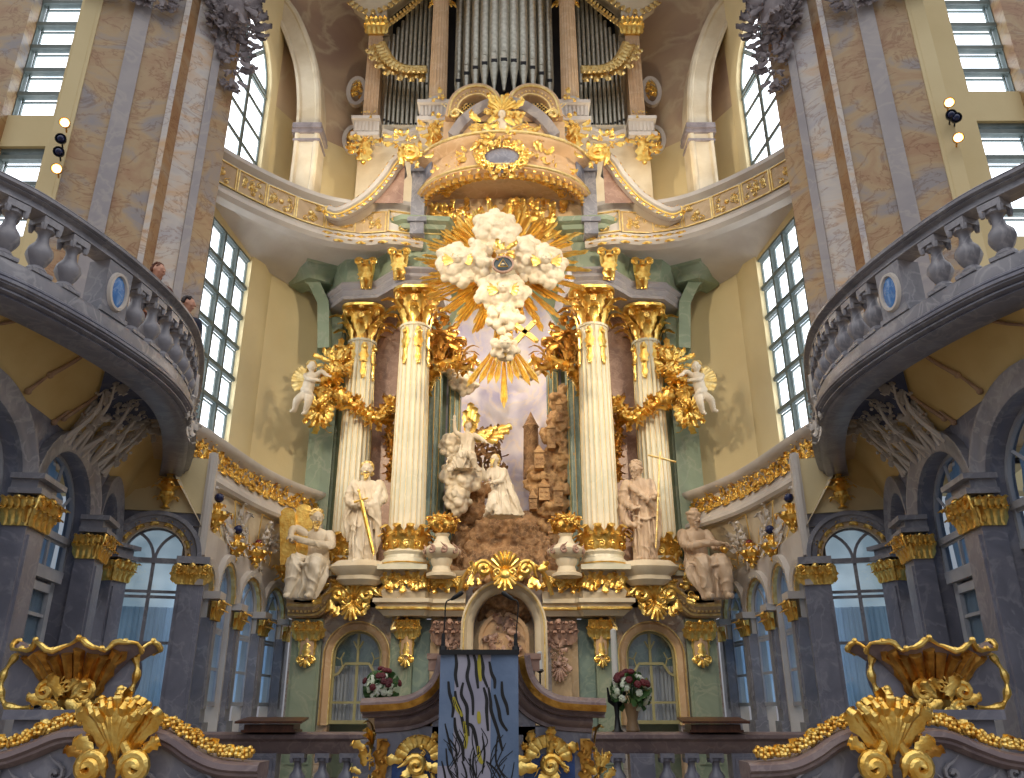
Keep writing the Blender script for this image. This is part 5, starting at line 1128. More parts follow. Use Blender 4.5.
# ---- glory of rays
GC = U(503, 266, 15.75)
root = thing('ray_glory', GC, 'great burst of gilt wooden rays behind the clouds', 'glory'); glory_root = root; G = front(GC.x, GC.y, GC.z)
rows = 0
for i in range(48):
    a = 2 * PI * (i + .5) / 48 + rnd.uniform(-.03, .03); up = math.sin(a); L = 1.85 + .1 * math.cos(2 * a) + (.12 if i % 2 else -.22)
    if up < -.55: L = 1.9 if i % 2 else 1.4
    if up > .5: L = 1.75 if i % 2 else 1.6
    if abs(a - 1.5 * PI) < .1: L = 2.6
    m = MB()
    for j in range(4):
        b = a + (j - 1.5) * .034; l0 = .55; l1 = L * (1 - .1 * abs(j - 1.5) - rnd.uniform(0, .12)); c0 = .02 + .03 * rnd.random() - .05 * j % 2
        A = G.p(math.cos(b) * l0, math.sin(b) * l0, c0); B = G.p(math.cos(b) * l1, math.sin(b) * l1, c0 + .1); wv = .04
        s_ = V((-math.sin(b), 0, math.cos(b)))
        m.add([A - s_ * .018, A + s_ * .018, B + s_ * wv, B - s_ * wv, A + V((0, -.045, 0)), B + V((0, -.03, 0)), B + (B - A).normalized() * .08, A + V((0, .03, 0)), B + V((0, .03, 0))],
              [(0, 4, 5, 3), (4, 1, 2, 5), (3, 5, 6), (5, 2, 6), (0, 3, 8, 7), (1, 7, 8, 2), (3, 6, 8), (2, 8, 6)])
    m.build('ray_bundle', 'ray', root, sharp=20)
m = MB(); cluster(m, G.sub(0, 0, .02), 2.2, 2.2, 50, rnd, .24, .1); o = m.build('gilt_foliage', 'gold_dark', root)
def roughen(o, amp, sc):
    nr = [V(v.normal) for v in o.data.vertices]; co = [V(v.co) for v in o.data.vertices]; out = []
    for p, n in zip(co, nr): out.extend(p + n * (noise.fractal(p * sc, 1.0, 2.0, 4) * amp))
    o.data.vertices.foreach_set('co', out); o.data.update()
def cloud(name, px, py, Y, rx_, rz_, n, lab, seed, extra=()):
    rr = random.Random(seed); c = U(px, py, Y); m = MB(); t = thing(name, c, lab, 'cloud')
    m.ball(c, (rx_ * .8, .24, rz_ * .8), 14, 10); n *= 2
    for i in range(n):
        a = 2 * PI * i * .381966; q = math.sqrt((i + .5) / n) * 1.08; k = rr.uniform(.2, .36) * (rx_ + rz_) / 2
        p = c + V((math.cos(a) * (rx_ - k * .6) * q, -.1 - .24 * (1.1 - q) * rr.uniform(.6, 1.2), math.sin(a) * (rz_ - k * .6) * q)); m.ball(p, (k, k * .9, k), 12, 8)
        # rolled edge
        cc = MB(); scroll(m, Fr(p + V((0, -k * .6, 0)), (1, 0, 0), (0, 0, 1), (0, -1, 0)), k * .55, 1.2, rr.choice((-1, 1)), k * .2, .5, 6, .2, 10)
    o = remesh(m, 'cloud_body', 'cloud', t, .02, 1); roughen(o, .035, 5)
    return t, c
def cherub_head(parent, c, k=.12, wings=True):
    m = MB(); m.ball(c, (k, k, k * 1.12), 12, 8); m.ball(c + V((0, -k * .95, -k * .05)), (k * .18, k * .2, k * .2), 6, 4)
    for sg in (-1, 1): m.ball(c + V((sg * k * .5, -k * .7, -k * .3)), k * .32, 8, 6); m.ball(c + V((sg * k * .38, -k * .85, k * .15)), k * .13, 6, 4); m.ball(c + V((sg * k * .98, 0, 0)), (k * .12, k * .2, k * .25), 6, 4)
    m.ball(c + V((0, -k * .9, -k * .42)), (k * .22, k * .1, k * .08), 6, 4)
    h = m.build('cherub_face', 'cloud', parent)
    m = MB(); rr = random.Random(int(c.x * 100))
    for i in range(14):
        a = rr.uniform(0, 2 * PI); p = c + V((math.cos(a) * k * .85, k * .1 + .2 * k * math.sin(a), k * (.55 + .4 * rr.random()))); m.ball(p, k * .28, 6, 4)
    m.build('gilt_hair', 'gold_pale', parent)
    if wings:
        m = MB()
        for sg in (-1, 1):
            for j in range(4): leaf(m, Fr(c + V((sg * k * .7, .02, -k * .4)), (math.sin(sg * .3), 0, math.cos(.3)), (sg * math.cos(.5 - j * .35), -.2, math.sin(.5 - j * .35)), (0, -1, 0)), k * 2.2, k * .7, .2, .1, 0, 6)
        m.build('gilt_wings', 'gold', parent)
for (px, py, a, b, n, lab, sd) in ((496, 234, .52, .52, 12, 'topmost white cloud of the glory, above the dark oval', 1), (459, 267, .50, .50, 12, 'round white cloud at the left end of the glory', 2), (545, 268, .46, .50, 12, 'round white cloud at the right end of the glory', 3),
                                   (480, 262, .36, .56, 9, 'white cloud just left of the dark oval', 4), (526, 260, .36, .56, 9, 'white cloud just right of the dark oval', 5), (503, 296, .58, .46, 13, 'broad white cloud below the dark oval', 6), (504, 319, .42, .36, 8, 'small white cloud at the lower tip of the glory', 7), (505, 350, .3, .3, 7, 'pale little cloud between the lowest golden rays', 8)):
    t, c = cloud('cloud', px, py, 15.35, a, b, n, lab, sd)
    if sd in (2, 3, 6, 8): cherub_head(t, c + V((0, -.42, -.02)), .12 if sd != 8 else .13, sd != 8)
c = U(503, 265, 14.85); t = thing('eye_medallion', c, 'dark oval disc with a gilt triangle and eye at the heart of the glory', 'ornament'); H = front(c.x, c.y, c.z)
m = MB(); m.ball(c, (.22, .06, .19), 20, 8); m.build('dark_disc', 'tealstone', t)
m = MB(); tri = [(-.1, -.07), (0, .11), (.1, -.07), (-.1, -.07)]; m.tube([H.p(a, b, .06) for a, b in tri], .014, 6); m.build('gilt_triangle', 'gold', t)
m = MB(); m.ball(H.p(0, -.01, .06), (.04, .015, .022), 10, 6); m.build('eye', 'cloud', t)
m = MB(); m.curve(H, ring(H, .22, .19), [(-.01, -.02), (-.01, .05), (.025, .05), (.025, -.02)])
m.build('brown_frame', 'rose', t)
m = MB(); cluster(m, front(c.x, 14.9, c.z + .36), .5, .3, 18, rnd, .13, .1); tag(m.build('gilt_foliage', 'gold'), 'gilt leaf spray just above the dark oval disc', 'ornament')
c = U(524, 333, 15.2); H = Fr(c, (1, 0, .42), (-.42, 0, 1), (0, -1, 0)); m = MB(); m.fbox(H, -.05, .05, -.75, .28, -.03, .03); m.fbox(H, -.3, .3, .0, .1, -.03, .03); H = Fr(c, (1, 0, -.85), (.85, 0, 1), (0, -1, 0))
m = MB(); m.fbox(H, -.05, .05, -.62, .34, -.03, .03); m.fbox(H, -.3, .3, -.02, .08, -.03, .03)
for a_, b_ in ((0, .34), (-.3, .03), (.3, .03), (0, -.62)): m.ball(H.p(a_, b_), .06, 8, 5)
tag(m.build('cross', 'gold'), 'tilted gilt cross leaning beside the lowest cherub of the glory', 'cross')
t = glory_root
for i in range(9):
    a = -PI / 2 + (i - 4) * .14; o_ = U(504, 335, 15.9); L = (1.3, 1.1, 1.05, 1.0, 1.55, 1.0, .95, 1.15, 1.2)[i] + .1
    m = MB()
    for j in (-1, 0, 1):
        b = a + j * .03; A = o_ + V((math.cos(b) * .3, 0, math.sin(b) * .3)); B = o_ + V((math.cos(b) * L * (1 - .08 * abs(j)), -.1, math.sin(b) * L * (1 - .08 * abs(j)))); m.tube([A, B, B + (B - A).normalized() * .1], [.012, .035, .004], 4)
    m.build('lower_ray', 'ray', t, sharp=20)
# ---- painted niche
m = MB(); nb = [(-1.35 + .0, 18.6), (-1.1, 19.3), (-.6, 19.7), (0, 19.8), (.6, 19.7), (1.1, 19.3), (1.35, 18.6)]; m.sweep([(p.x, p.y) for p in crom(nb, 4)], [(0, 2 + E), (0, 10.5 + E), (-.1, 10.5 + E), (-.1, 2 + E)], closed=True)
setting(m.build('wall_back', 'skyp'))
m = MB(); F = front(0, 18.6, E); arch_wall(m, F, -2.0, 2.0, 2.4, 10.9, 0, 1.42, 8.6, 2.4, .15, 1.6); setting(m.build('wall_back', 'sage'))
def rocky(mb, c, s, n, rr, k=(.5, .2)):
    for i in range(n):
        p = V(c) + V((rr.gauss(0, s[0] * .4), rr.gauss(0, s[1] * .4), rr.uniform(-s[2] / 2, s[2] / 2))); q = rr.uniform(k[1], k[0]); R = Matrix.Rotation(rr.uniform(0, 6), 3, V((rr.random(), rr.random(), rr.random() + .1)).normalized()); mb.ball(p, (q, q * .7, q * .55), 7, 5, R)
rr = random.Random(3)
m = MB(); B0 = U(505, 575, 17.2)
for i in range(90):
    t = rr.random(); z = B0.z - .45 + t * 1.75; wd = 1.45 * (1 - t) ** .75 + .28; x = B0.x + rr.uniform(-wd, wd); q = rr.uniform(.14, .34)
    R = Matrix.Rotation(rr.uniform(0, 6), 3, V((rr.random(), rr.random(), rr.random() + .1)).normalized()); m.ball((x, 17.25 + t * .9 + rr.uniform(-.15, .15), z), (q, q * .8, q * .6), 7, 5, R)
m.ball((B0.x, 17.9, B0.z - .1), (1.45, .9, .9), 14, 10); m.ball((B0.x, 18.2, B0.z + .6), (1.0, .8, 1.05), 14, 10)
o = remesh(m, 'mount_of_rock', 'rock', None, .03, 1); roughen(o, .16, 4.5); tag(o, 'brown stucco rock mound beneath the kneeling figure', 'rock')
# left rocky slope under the angel and right relief town
m = MB()
for px, py, sx, sz, n in ((462, 530, .28, 1.0, 22), (456, 570, .3, .5, 12), (470, 500, .3, .7, 16), (455, 500, .15, .8, 10)): rocky(m, U(px + 2, py, 18.1), (sx * 1.2, .2, sz), n, rr, (.3, .14))
o = remesh(m, 'rock_slope', 'rock', None, .035, 1); roughen(o, .1, 4); tag(o, 'dark brown rocky slope under the angel at the left of the niche', 'rock')
t = thing('relief_town', U(546, 500, 18.7), 'sandy stucco relief of a hill town climbing the right of the niche', 'relief')
m = MB(); 
for px, py, sx, sz, n in ((546, 540, .7, 1.3, 60), (550, 490, .5, 1.3, 60), (556, 440, .3, 1.3, 40), (560, 405, .2, .6, 20), (562, 420, .15, 1.6, 40), (532, 560, .6, .6, 26)): rocky(m, U(px, py, 18.2), (sx, .2, sz), n, rr, (.28, .13))
o = remesh(m, 'cliff', 'town', t, .035, 1); roughen(o, .12, 5)
for i, (px, py, w, h) in enumerate(((536, 462, .3, .6), (548, 440, .26, .8), (556, 415, .22, .7), (541, 495, .34, .5), (555, 500, .3, .6), (530, 505, .24, .4), (551, 540, .36, .4))):
    w *= .7; h *= .6; c = U(px + 3, py, 18.0); m = MB(); m.box(c, (w, .3, h)); m.box(c + V((0, -.02, h / 2 + .02)), (w * 1.12, .34, .05))
    for a in (-.25, .25): 
        for b in (-.2, .15): m.box(c + V((a * w, -.16, b * h)), (w * .2, .03, h * .14))
    m.add([c + V((-w / 2, -.15, h / 2 + .04)), c + V((w / 2, -.15, h / 2 + .04)), c + V((0, 0, h / 2 + .25)), c + V((-w / 2, .15, h / 2 + .04)), c + V((w / 2, .15, h / 2 + .04))], [(0, 1, 2), (1, 4, 2), (4, 3, 2), (3, 0, 2)]); m.build('house', 'town', t)
c = U(531, 440, 19.0); m = MB(); m.lathe([(.2, -1), (.18, .3), (.21, .34), (.14, .45), (.0, .75)], c, 10); tag(m.build('painted_tower', 'rock'), 'dim brown tower standing against the painted sky of the niche', 'tower')
t = thing('stucco_bush', U(487, 460, 18.4), 'brown stucco trees between the angel and the painted sky', 'tree')
m = MB()
for i in range(170): p = U(rr.uniform(474, 502), rr.uniform(430, 478), 18.4 + rr.uniform(-.1, .1)); G = Fr(p, (rr.uniform(-1, 1), 0, rr.uniform(-1, 1) + .01), (rr.uniform(-1, 1), -.3, rr.uniform(-.3, 1)), (rr.uniform(-.5, .5), -1, .2)); leaf(m, G, .16, .1, .3, .3, 0, 3)
m.build('leaves', 'rock', t); m = MB(); m.tube([U(487, 492, 18.45), U(484, 465, 18.45), U(490, 435, 18.45)], [.05, .04, .02], 6); m.build('trunk', 'rock', t)
# ---- central altar niche
t = thing('altar_niche', (0, 17, .3), 'round-headed central altar niche with ivory moulding', 'niche')
F = front(0, 17.05, 0); m = MB(); arch_wall(m, F, -.95, .95, .3, 2.35 + E, 0, .62, 1.5 + E, .3, .5, .72); m.build('niche_wall', 'strip', t)
m = MB(); m.curve(F, arch_outline(.62, 1.5 + E, .3, 20, .72), [(0, -.1), (0, .12), (.06, .2), (.12, .22), (.16, .3), (.2, .34), (.24, .34), (.26, -.05)]); m.build('arch_moulding', 'ivory', t)
m = MB(); m.curve(F, arch_outline(.62, 1.5 + E, .3, 20, .72), [(.17, .31), (.17, .36), (.2, .37), (.2, .31)]); m.build('gilt_fillet', 'gold_pale', t)
t = thing('retable', (0, 17.5, .3), 'rose marble relief slab inside the central altar niche', 'relief')
F = front(0, 17.4, 0); m = MB(); m.curve(F, arch_outline(.44, 1.35 + E, .3, 16), [(-.44, 0), (-.44, .04), (0, .04), (.0, .1), (.08, .1), (.08, 0)][2:]); m.add([F.p(p[0], p[1], .03) for p in arch_outline(.46, 1.35 + E, .3, 16)], [tuple(range(19))]); m.build('slab', 'peach', t)
m = MB(); cluster(m, F.sub(0, 1.45 + E, .06), .7, .5, 26, rnd, .15, .07); cluster(m, F.sub(0, .8 + E, .06), .6, 1.0, 40, rnd, .15, .06); m.build('relief_carving', 'rose', t)
m = MB(); m.fbox(front(0, 17.55, 0), -.8, .8, .3, 2.4 + E, -.1, 0); setting(m.build('wall_back', 'sand'))
c = U(505, 582, 16.55); t = thing('gilt_shell_crest', c, 'gilt shell with scrolls crowning the central altar niche', 'ornament'); F = front(c.x, c.y, c.z)
m = MB(); shell(m, F.sub(0, .1, .0), .7, .5, 9, .2); shell(m, Fr(F.p(0, .18, .12), F.u, (0, 0, -1), F.n), .55, .38, 7, .16); 
for sg in (-1, 1): 
    scroll(m, F.sub(sg * .42, .25, .08), .17, 1.5, -sg, .06, .8); cluster(m, F.sub(sg * .55, .18, .05), .45, .28, 12, rnd, .15, .1)
    cr = crom([F.p(sg * .35, .3, .0), F.p(sg * .6, .33, -.02), F.p(sg * .82, .12, -.05), F.p(sg * .95, -.25, -.08)], 5); m.tube(cr, .045, 6)
m.ball(F.p(0, .1, .2), (.13, .1, .14), 10, 8); m.build('gilt_shell', 'gold', t)
# ================================================================= figures
class Fig:
    def __init__(s, F, k): s.F = F; s.k = k; s.m = MB()
    def P(s, p): return s.F.p(p[0] * s.k, p[1] * s.k, p[2] * s.k)
    def D(s, d): return (s.F.u * d[0] + s.F.v * d[1] + s.F.n * d[2]).normalized()
    def limb(s, pts, rad, n=10, m=None):
        m = m or s.m; P = crom([s.P(p) for p in pts], 5); K = len(P) - 1; R = []
        for i in range(K + 1):
            x = i / K * (len(rad) - 1); j = min(int(x), len(rad) - 2); R.append((rad[j] + (rad[j + 1] - rad[j]) * (x - j)) * s.k)
        m.tube(P, R, n); m.ball(P[0], R[0], 8, 6); m.ball(P[-1], R[-1], 8, 6)
    def ball(s, p, r, m=None):
        r = r if isinstance(r, tuple) else (r, r, r); F = s.F
        (m or s.m).ball(s.P(p), 1, 14, 10, Matrix((F.u * r[0] * s.k, F.n * r[2] * s.k, F.v * r[1] * s.k)).transposed())
    def robe(s, rings, nf=9, amp=.1, seed=0, m=None):
        m = m or s.m; rr = random.Random(seed); ph = [rr.uniform(0, 6) for _ in range(4)]; rows = []
        # smooth the rings
        C = crom([(r[0], r[1], r[2]) for r in rings], 4); S = crom([(r[3], r[4], 0) for r in rings], 4)
        K = len(C)
        for i, (c, q) in enumerate(zip(C, S)):
            t = i / (K - 1); row = []
            for j in range(40):
                a = 2 * PI * j / 40; f = 1 + amp * (1 - t * .6) * (math.sin(nf * a + ph[0] + 1.5 * t) + .5 * math.sin((nf * 1.7 // 1) * a + ph[1] - 2 * t))
                row.append(s.P((c.x + q.x * f * math.cos(a), c.y, c.z + q.y * f * math.sin(a))))
            rows.append(row)
        m.grid(rows, True, True, True)
    def folds(s, segs, r=.025):
        for a, b, cc in segs: s.limb([a, b, cc], [r * .6, r, r * .5], 6)
    def head(s, p, yaw=0, pitch=0, r=.1, neck=None, m=None):
        """head 2r wide about; face looks along yaw (0 = out of the wall), pitch < 0 looks down"""
        m = m or s.m
        n = V((math.sin(yaw) * math.cos(pitch), math.sin(pitch), math.cos(yaw) * math.cos(pitch)))
        u = V((math.cos(yaw), 0, -math.sin(yaw))); v = n.cross(u)
        if v.y < 0: v = -v
        def Q(a, b, c): return V(p) + u * a * r + v * b * r + n * c * r
        def B(q, rad):
            M3 = Matrix((s.D(u) * rad[0] * r * s.k, s.D(n) * rad[2] * r * s.k, s.D(v) * rad[1] * r * s.k)).transposed(); m.ball(s.P(q), 1, 14, 10, M3)
        B(Q(0, .15, -.08), (.82, 1.02, 1.0)); B(Q(0, -.45, .2), (.58, .68, .62)); B(Q(0, -.86, .52), (.26, .2, .22))
        s.limb([Q(0, .2, .88), Q(0, -.12, 1.08), Q(0, -.2, 1.12)], [.08 * r, .13 * r, .17 * r], 6, m)
        B(Q(0, .3, .82), (.52, .1, .16))
        for sg in (-1, 1):
            B(Q(sg * .33, .1, .78), (.17, .1, .12)); B(Q(sg * .42, -.25, .6), (.25, .22, .22)); B(Q(sg * .84, 0, 0), (.1, .26, .18))
        B(Q(0, -.48, .86), (.26, .06, .1)); B(Q(0, -.6, .84), (.2, .06, .1))
        if neck: s.limb([neck, V(neck).lerp(V(Q(0, -.6, -.1)), .5), Q(0, -.5, -.1)], [.075, .06, .058], 10, m)
        return Q
    def hair(s, Q, m, r=.1, beard=True, long=False, seed=0, top=True):
        rr = random.Random(seed)
        if top:
            for i in range(60):
                a = rr.uniform(0, 2 * PI); b = rr.uniform(0, 1.0); y = .42 + .78 * math.sin(b * 1.3); q = math.cos(b * 1.2)
                p = Q(.84 * q * math.sin(a), y, -.12 + .9 * q * math.cos(a) * (1 if math.cos(a) < 0 else .62)); m.ball(s.P(p), r * s.k * rr.uniform(.16, .24), 6, 4)
            for i in range(24):
                a = rr.uniform(PI * .6, PI * 1.4); p = Q(.9 * math.sin(a), rr.uniform(-.6 if not long else -1.6, .5), .9 * math.cos(a)); m.ball(s.P(p), r * s.k * rr.uniform(.22, .32), 6, 4)
        if beard:
            for i in range(26):
                x = rr.uniform(-.55, .55); y = rr.uniform(-1.5, -.55); w = 1 - (abs(y) - .55) * .7
                s.limb([Q(x * w, y + .2, .66), Q(x * w * .9, y, .78), Q(x * w * .7, y - .28, .68)], [.12 * r, .14 * r, .05 * r], 5, m)
            for sg in (-1, 1): s.limb([Q(sg * .05, -.36, 1.0), Q(sg * .35, -.46, .85), Q(sg * .5, -.75, .7)], [.08 * r, .1 * r, .05 * r], 5, m)
    def hand(s, p, d, nrm, curl=.8, m=None, sz=1.0):
        """palm at p pointing along d; nrm = back of the hand"""
        m = m or s.m; d = V(d).normalized(); nrm = V(nrm); nrm = (nrm - d * nrm.dot(d)).normalized(); sd = d.cross(nrm)
        p = V(p); h = .09 * sz
        M3 = Matrix((s.D(sd) * .042 * sz * s.k, s.D(d) * .05 * sz * s.k, s.D(nrm) * .018 * sz * s.k)).transposed(); m.ball(s.P(p + d * .045 * sz), 1, 10, 8, M3)
        for i, L in enumerate((.07, .08, .075, .058)):
            b = p + d * h + sd * (i - 1.5) * .022 * sz; q = [b]; a = 0
            for k in range(3): a += curl * .6; b = b + (d * math.cos(a) - nrm * math.sin(a)) * L / 3 * sz * 1.1; q.append(b)
            s.limb(q, [.0105 * sz, .0095 * sz, .0075 * sz], 6, m)
        b = p + d * .02 * sz + sd * -.035 * sz; s.limb([b, b + (d * .5 - sd * .7 - nrm * .2) * .04 * sz, b + (d * .9 - sd * .5 - nrm * .6) * .065 * sz], [.014 * sz, .012 * sz, .009 * sz], 6, m)
    def make(s, name, mat, root, vox=.016, sm=2, fold=None):
        o = remesh(s.m, name, mat, root, vox * s.k, sm)
        if fold:
            top, amp, sd = fold; zt = s.P((0, top, 0)).z - WL[o.name].z if o.name in WL else 9; zt = top * s.k
            nr = [V(v.normal) for v in o.data.vertices]; co = [V(v.co) for v in o.data.vertices]; out = []
            for p, n in zip(co, nr):
                if p.z < zt:
                    g = min(1, (zt - p.z) / (.15 * s.k)); q = p / s.k
                    w = noise.noise(V((q.x * 4 + sd, q.y * 4, q.z * 3))) * .6
                    a = math.sin((q.x * 22 + q.z * 5 + w * 9 + 6 * noise.noise(V((q.x * 2, sd, q.z * 1.6)))))
                    d = -abs(a) ** .7 + .5 + .5 * noise.fractal(V((q.x * 9, q.y * 9, q.z * 4)), 1, 2, 3)
                    p = p + n * (d * amp * s.k * g)
                out.extend(p)
            o.data.vertices.foreach_set('co', out); o.data.update()
        return o
def place(px, py, Y): return U(px, py, Y)
# ---- left standing saint with sword
c = U(362, 565, 16.75); k = 1.22; F = front(c.x, c.y, c.z); t = thing('saint_statue', c, 'standing bearded saint in pale robes holding a golden sword point down, on the left', 'statue')
f = Fig(F, k)
f.robe([(0, .0, 0, .22, .17), (0, .25, 0, .22, .17), (-.01, .6, 0, .2, .16), (0, .95, .0, .2, .15), (.0, 1.15, 0, .19, .14), (0, 1.35, -.01, .22, .13), (0, 1.46, -.02, .13, .1)], 9, .1, 1)
f.limb([(-.21, 1.38, 0), (-.3, 1.12, .02), (-.14, .98, .2)], [.1, .095, .07]); f.limb([(.21, 1.38, 0), (.3, 1.12, .04), (.08, .97, .22)], [.1, .09, .06])
f.limb([(.24, 1.38, .06), (.2, 1.0, .17), (.26, .55, .1), (.22, .2, .05)], [.06, .08, .07, .03]); f.limb([(-.22, 1.36, .08), (-.05, 1.1, .18), (.14, .85, .2), (.24, .7, .12)], [.05, .05, .05, .04])
f.limb([(-.24, 1.1, .02), (-.3, .8, .0), (-.26, .4, .02)], [.07, .09, .03]); f.folds([((-.1, .9, .16), (-.14, .5, .2), (-.12, .05, .2)), ((.02, .8, .17), (.03, .45, .21), (.04, .05, .2)), ((.12, .7, .16), (.16, .4, .18), (.18, .05, .16)), ((-.18, .7, .1), (-.2, .4, .14), (-.21, .04, .12))], .03)
f.limb([(-.08, .03, .1), (-.1, .02, .26)], [.05, .035]); f.limb([(.1, .03, .1), (.13, .02, .24)], [.05, .035])
Q = f.head((-.01, 1.64, .06), .1, -.15, .12, (0, 1.43, 0)); f.hand((-.1, .99, .2), (.9, -.25, .3), (0, .3, 1), 1.0); f.hand((.1, .96, .23), (-.9, -.1, .2), (0, .6, 1), 1.1)
f.make('robed_body', 'statue', t, .012, 1, (1.38, .022, 6))
m = MB(); f.hair(Q, m, .12, True, False, 3); m.build('hair_and_beard', 'gold_pale', t)
m = MB(); A = f.P((-.04, 1.04, .27)); B = f.P((.24, .1, .3)); d = (B - A).normalized(); G = Fr(A, d.cross(V((0, 1, 0))), d, (0, -1, 0))
L = (B - A).length; m.add([G.p(-.04, 0, 0), G.p(.04, 0, 0), G.p(.035, L * .93, 0), G.p(0, L, 0), G.p(-.035, L * .93, 0), G.p(0, 0, .018), G.p(0, L * .93, .014), G.p(0, 0, -.018), G.p(0, L * .93, -.014)], [(0, 5, 6, 4), (5, 1, 2, 6), (4, 6, 3), (6, 2, 3), (0, 4, 8, 7), (1, 7, 8, 2), (4, 3, 8), (8, 3, 2)])
sw = thing('sword', A, 'golden sword held point down by the left standing saint', 'sword'); m.build('blade', 'gold', sw)
m = MB(); m.tube([G.p(-.15, -.01, 0), G.p(.15, -.01, 0)], .022, 8); m.tube([G.p(0, 0, 0), G.p(0, -.2, 0)], .02, 8); m.ball(G.p(0, -.22, 0), .035, 8, 6); m.build('hilt', 'gold', sw)
# ---- right standing saint with cross staff
c = U(646, 562, 16.75); k = 1.2; F = front(c.x, c.y, c.z); t = thing('saint_statue', c, 'standing bearded saint turned to the left, holding a slender golden cross staff, on the right', 'statue')
f = Fig(F, k)
f.robe([(.0, .0, 0, .2, .16), (0, .25, 0, .2, .16), (.02, .6, .01, .19, .16), (.02, .95, .0, .2, .15), (-.01, 1.15, 0, .19, .14), (-.04, 1.35, .0, .21, .13), (-.05, 1.46, .02, .12, .1)], 8, .1, 4)
f.limb([(-.25, 1.36, 0), (-.33, 1.08, .0), (-.2, .9, .17)], [.1, .1, .065]); f.limb([(.15, 1.38, 0), (.2, 1.12, .1), (.16, 1.05, .3)], [.1, .085, .055])
f.limb([(-.28, 1.1, .0), (-.34, .9, .0), (-.28, .66, .05), (-.1, .6, .16)], [.09, .1, .08, .04]); f.limb([(-.2, 1.3, .1), (0, 1.1, .2), (.2, .9, .18), (.24, .6, .1), (.2, .2, .05)], [.05, .07, .07, .06, .03])
f.folds([((-.08, .9, .16), (-.12, .5, .2), (-.1, .05, .19)), ((.05, .8, .17), (.06, .45, .21), (.04, .05, .2)), ((.14, .7, .14), (.16, .4, .16), (.16, .05, .14)), ((-.16, .6, .1), (-.18, .3, .14), (-.18, .04, .12)), ((-.2, .8, .12), (.0, .7, .2), (.18, .76, .15))], .032)
f.limb([(-.1, .03, .1), (-.16, .02, .24)], [.05, .035]); f.limb([(.08, .03, .1), (.07, .02, .26)], [.05, .035])
Q = f.head((-.1, 1.63, .1), -.7, -.2, .12, (-.04, 1.43, 0)); f.hand((-.18, .9, .18), (.8, .1, .4), (0, .4, 1), .9); f.hand((.15, 1.04, .3), (.6, .3, .5), (.6, 0, 1), 1.3)
f.make('robed_body', 'statue_dark', t, .012, 1, (1.38, .022, 6))
m = MB(); f.hair(Q, m, .12, False, False, 8); m.build('hair', 'statue_dark', t); m = MB(); f.hair(Q, m, .12, True, False, 8, False); m.build('beard', 'statue_dark', t)
cr = thing('cross_staff', U(662, 540, 16.2), 'slender golden cross staff held by the right standing saint', 'cross'); m = MB(); A = U(656, 548, 16.3); B = U(660, 452, 16.3); m.tube([A, B], .022, 8); m.build('staff', 'gold_pale', cr); m = MB(); m.tube([U(648, 455, 16.3), U(676, 462, 16.3)], .022, 8); m.build('cross_bar', 'gold_pale', cr)
# ---- left seated prophet with gilt tablets
c = U(308, 601, 16.75); k = 1.3; F = front(c.x, c.y, c.z); t = thing('prophet_statue', c, 'seated prophet embracing golden law tablets, at the far left end of the altar', 'statue')
f = Fig(F, k)
f.robe([(.05, .5, -.08, .22, .18), (.05, .65, -.08, .2, .16), (.06, .9, -.06, .18, .13), (.06, 1.05, -.05, .2, .12), (.05, 1.13, -.04, .1, .08)], 6, .05, 2)
for sg, kx in ((-1, -.18), (1, .14)):
    f.limb([(sg * .1 + .04, .5, -.02), (kx, .55, .32), (kx - .04, .1, .34)], [.15, .13, .08], 12); f.limb([(kx - .04, .04, .34), (kx - .06, .02, .48)], [.05, .04])
f.robe([(-.06, .0, .22, .2, .12), (-.03, .2, .2, .25, .17), (0, .42, .12, .28, .24), (.03, .58, .05, .25, .24), (.04, .68, -.02, .2, .18)], 8, .14, 7)
f.folds([((-.2, .6, .32), (-.1, .4, .4), (-.26, .08, .36)), ((.0, .62, .34), (.02, .35, .38), (-.06, .02, .38)), ((.16, .6, .34), (.14, .3, .4), (.1, .03, .36)), ((.25, .62, .1), (.28, .35, .15), (.2, .05, .2)), ((-.3, .55, .25), (-.1, .5, .4), (.2, .55, .38))], .04)
f.limb([(.24, 1.03, -.04), (.3, .84, .12), (.0, .86, .28), (-.22, .93, .25)], [.09, .075, .06, .045]); f.limb([(-.12, 1.05, -.04), (-.3, 1.12, .06), (-.32, 1.0, .2)], [.09, .07, .045])
Q = f.head((.04, 1.29, .05), .35, -.25, .118, (.05, 1.1, -.03)); f.hand((-.23, .93, .25), (-.9, .15, .1), (0, .4, 1), .8); f.hand((-.32, 1.0, .2), (.2, -.9, .1), (-.3, 0, 1), .8)
f.make('robed_body', 'statue', t, .012, 1, (0.98, .022, 6))
m = MB(); f.hair(Q, m, .118, False, False, 5); m.build('gilt_hair', 'gold_pale', t); m = MB(); f.hair(Q, m, .118, True, False, 5, False); m.build('gilt_beard', 'gold_pale', t)
m = MB(); G = Fr(f.P((-.26, 1.05, .1)), (.85, -.1, -.5), (.35, 1, 0), (.35, 0, .9)); G = Fr(f.P((-.24, .6, .12)), (1, -.28, 0), (.28, 1, 0), (0, 0, 1)); G = Fr(f.P((-.3, .55, .08)), (1, 0, .12), (-.12, 0, 1), (0, -1, 0))
for a, tt in ((-.02, 0), (.3, .1)): 
    O = [(-.15, 0), (-.15, .8)] + arcpts(0, .8, .15, 180, 0, 8) + [(.15, 0)]
    H = G.sub(a - .02, -.0 + tt * .6, .0 - tt, -.0); n_ = len(O); m.add([H.p(x * 1.1, y * 1.25, z) for z in (-.04, .04) for x, y in O], [tuple(range(n_ - 1, -1, -1)), tuple(range(n_, 2 * n_))] + [(i, (i + 1) % n_, n_ + (i + 1) % n_, n_ + i) for i in range(n_)])
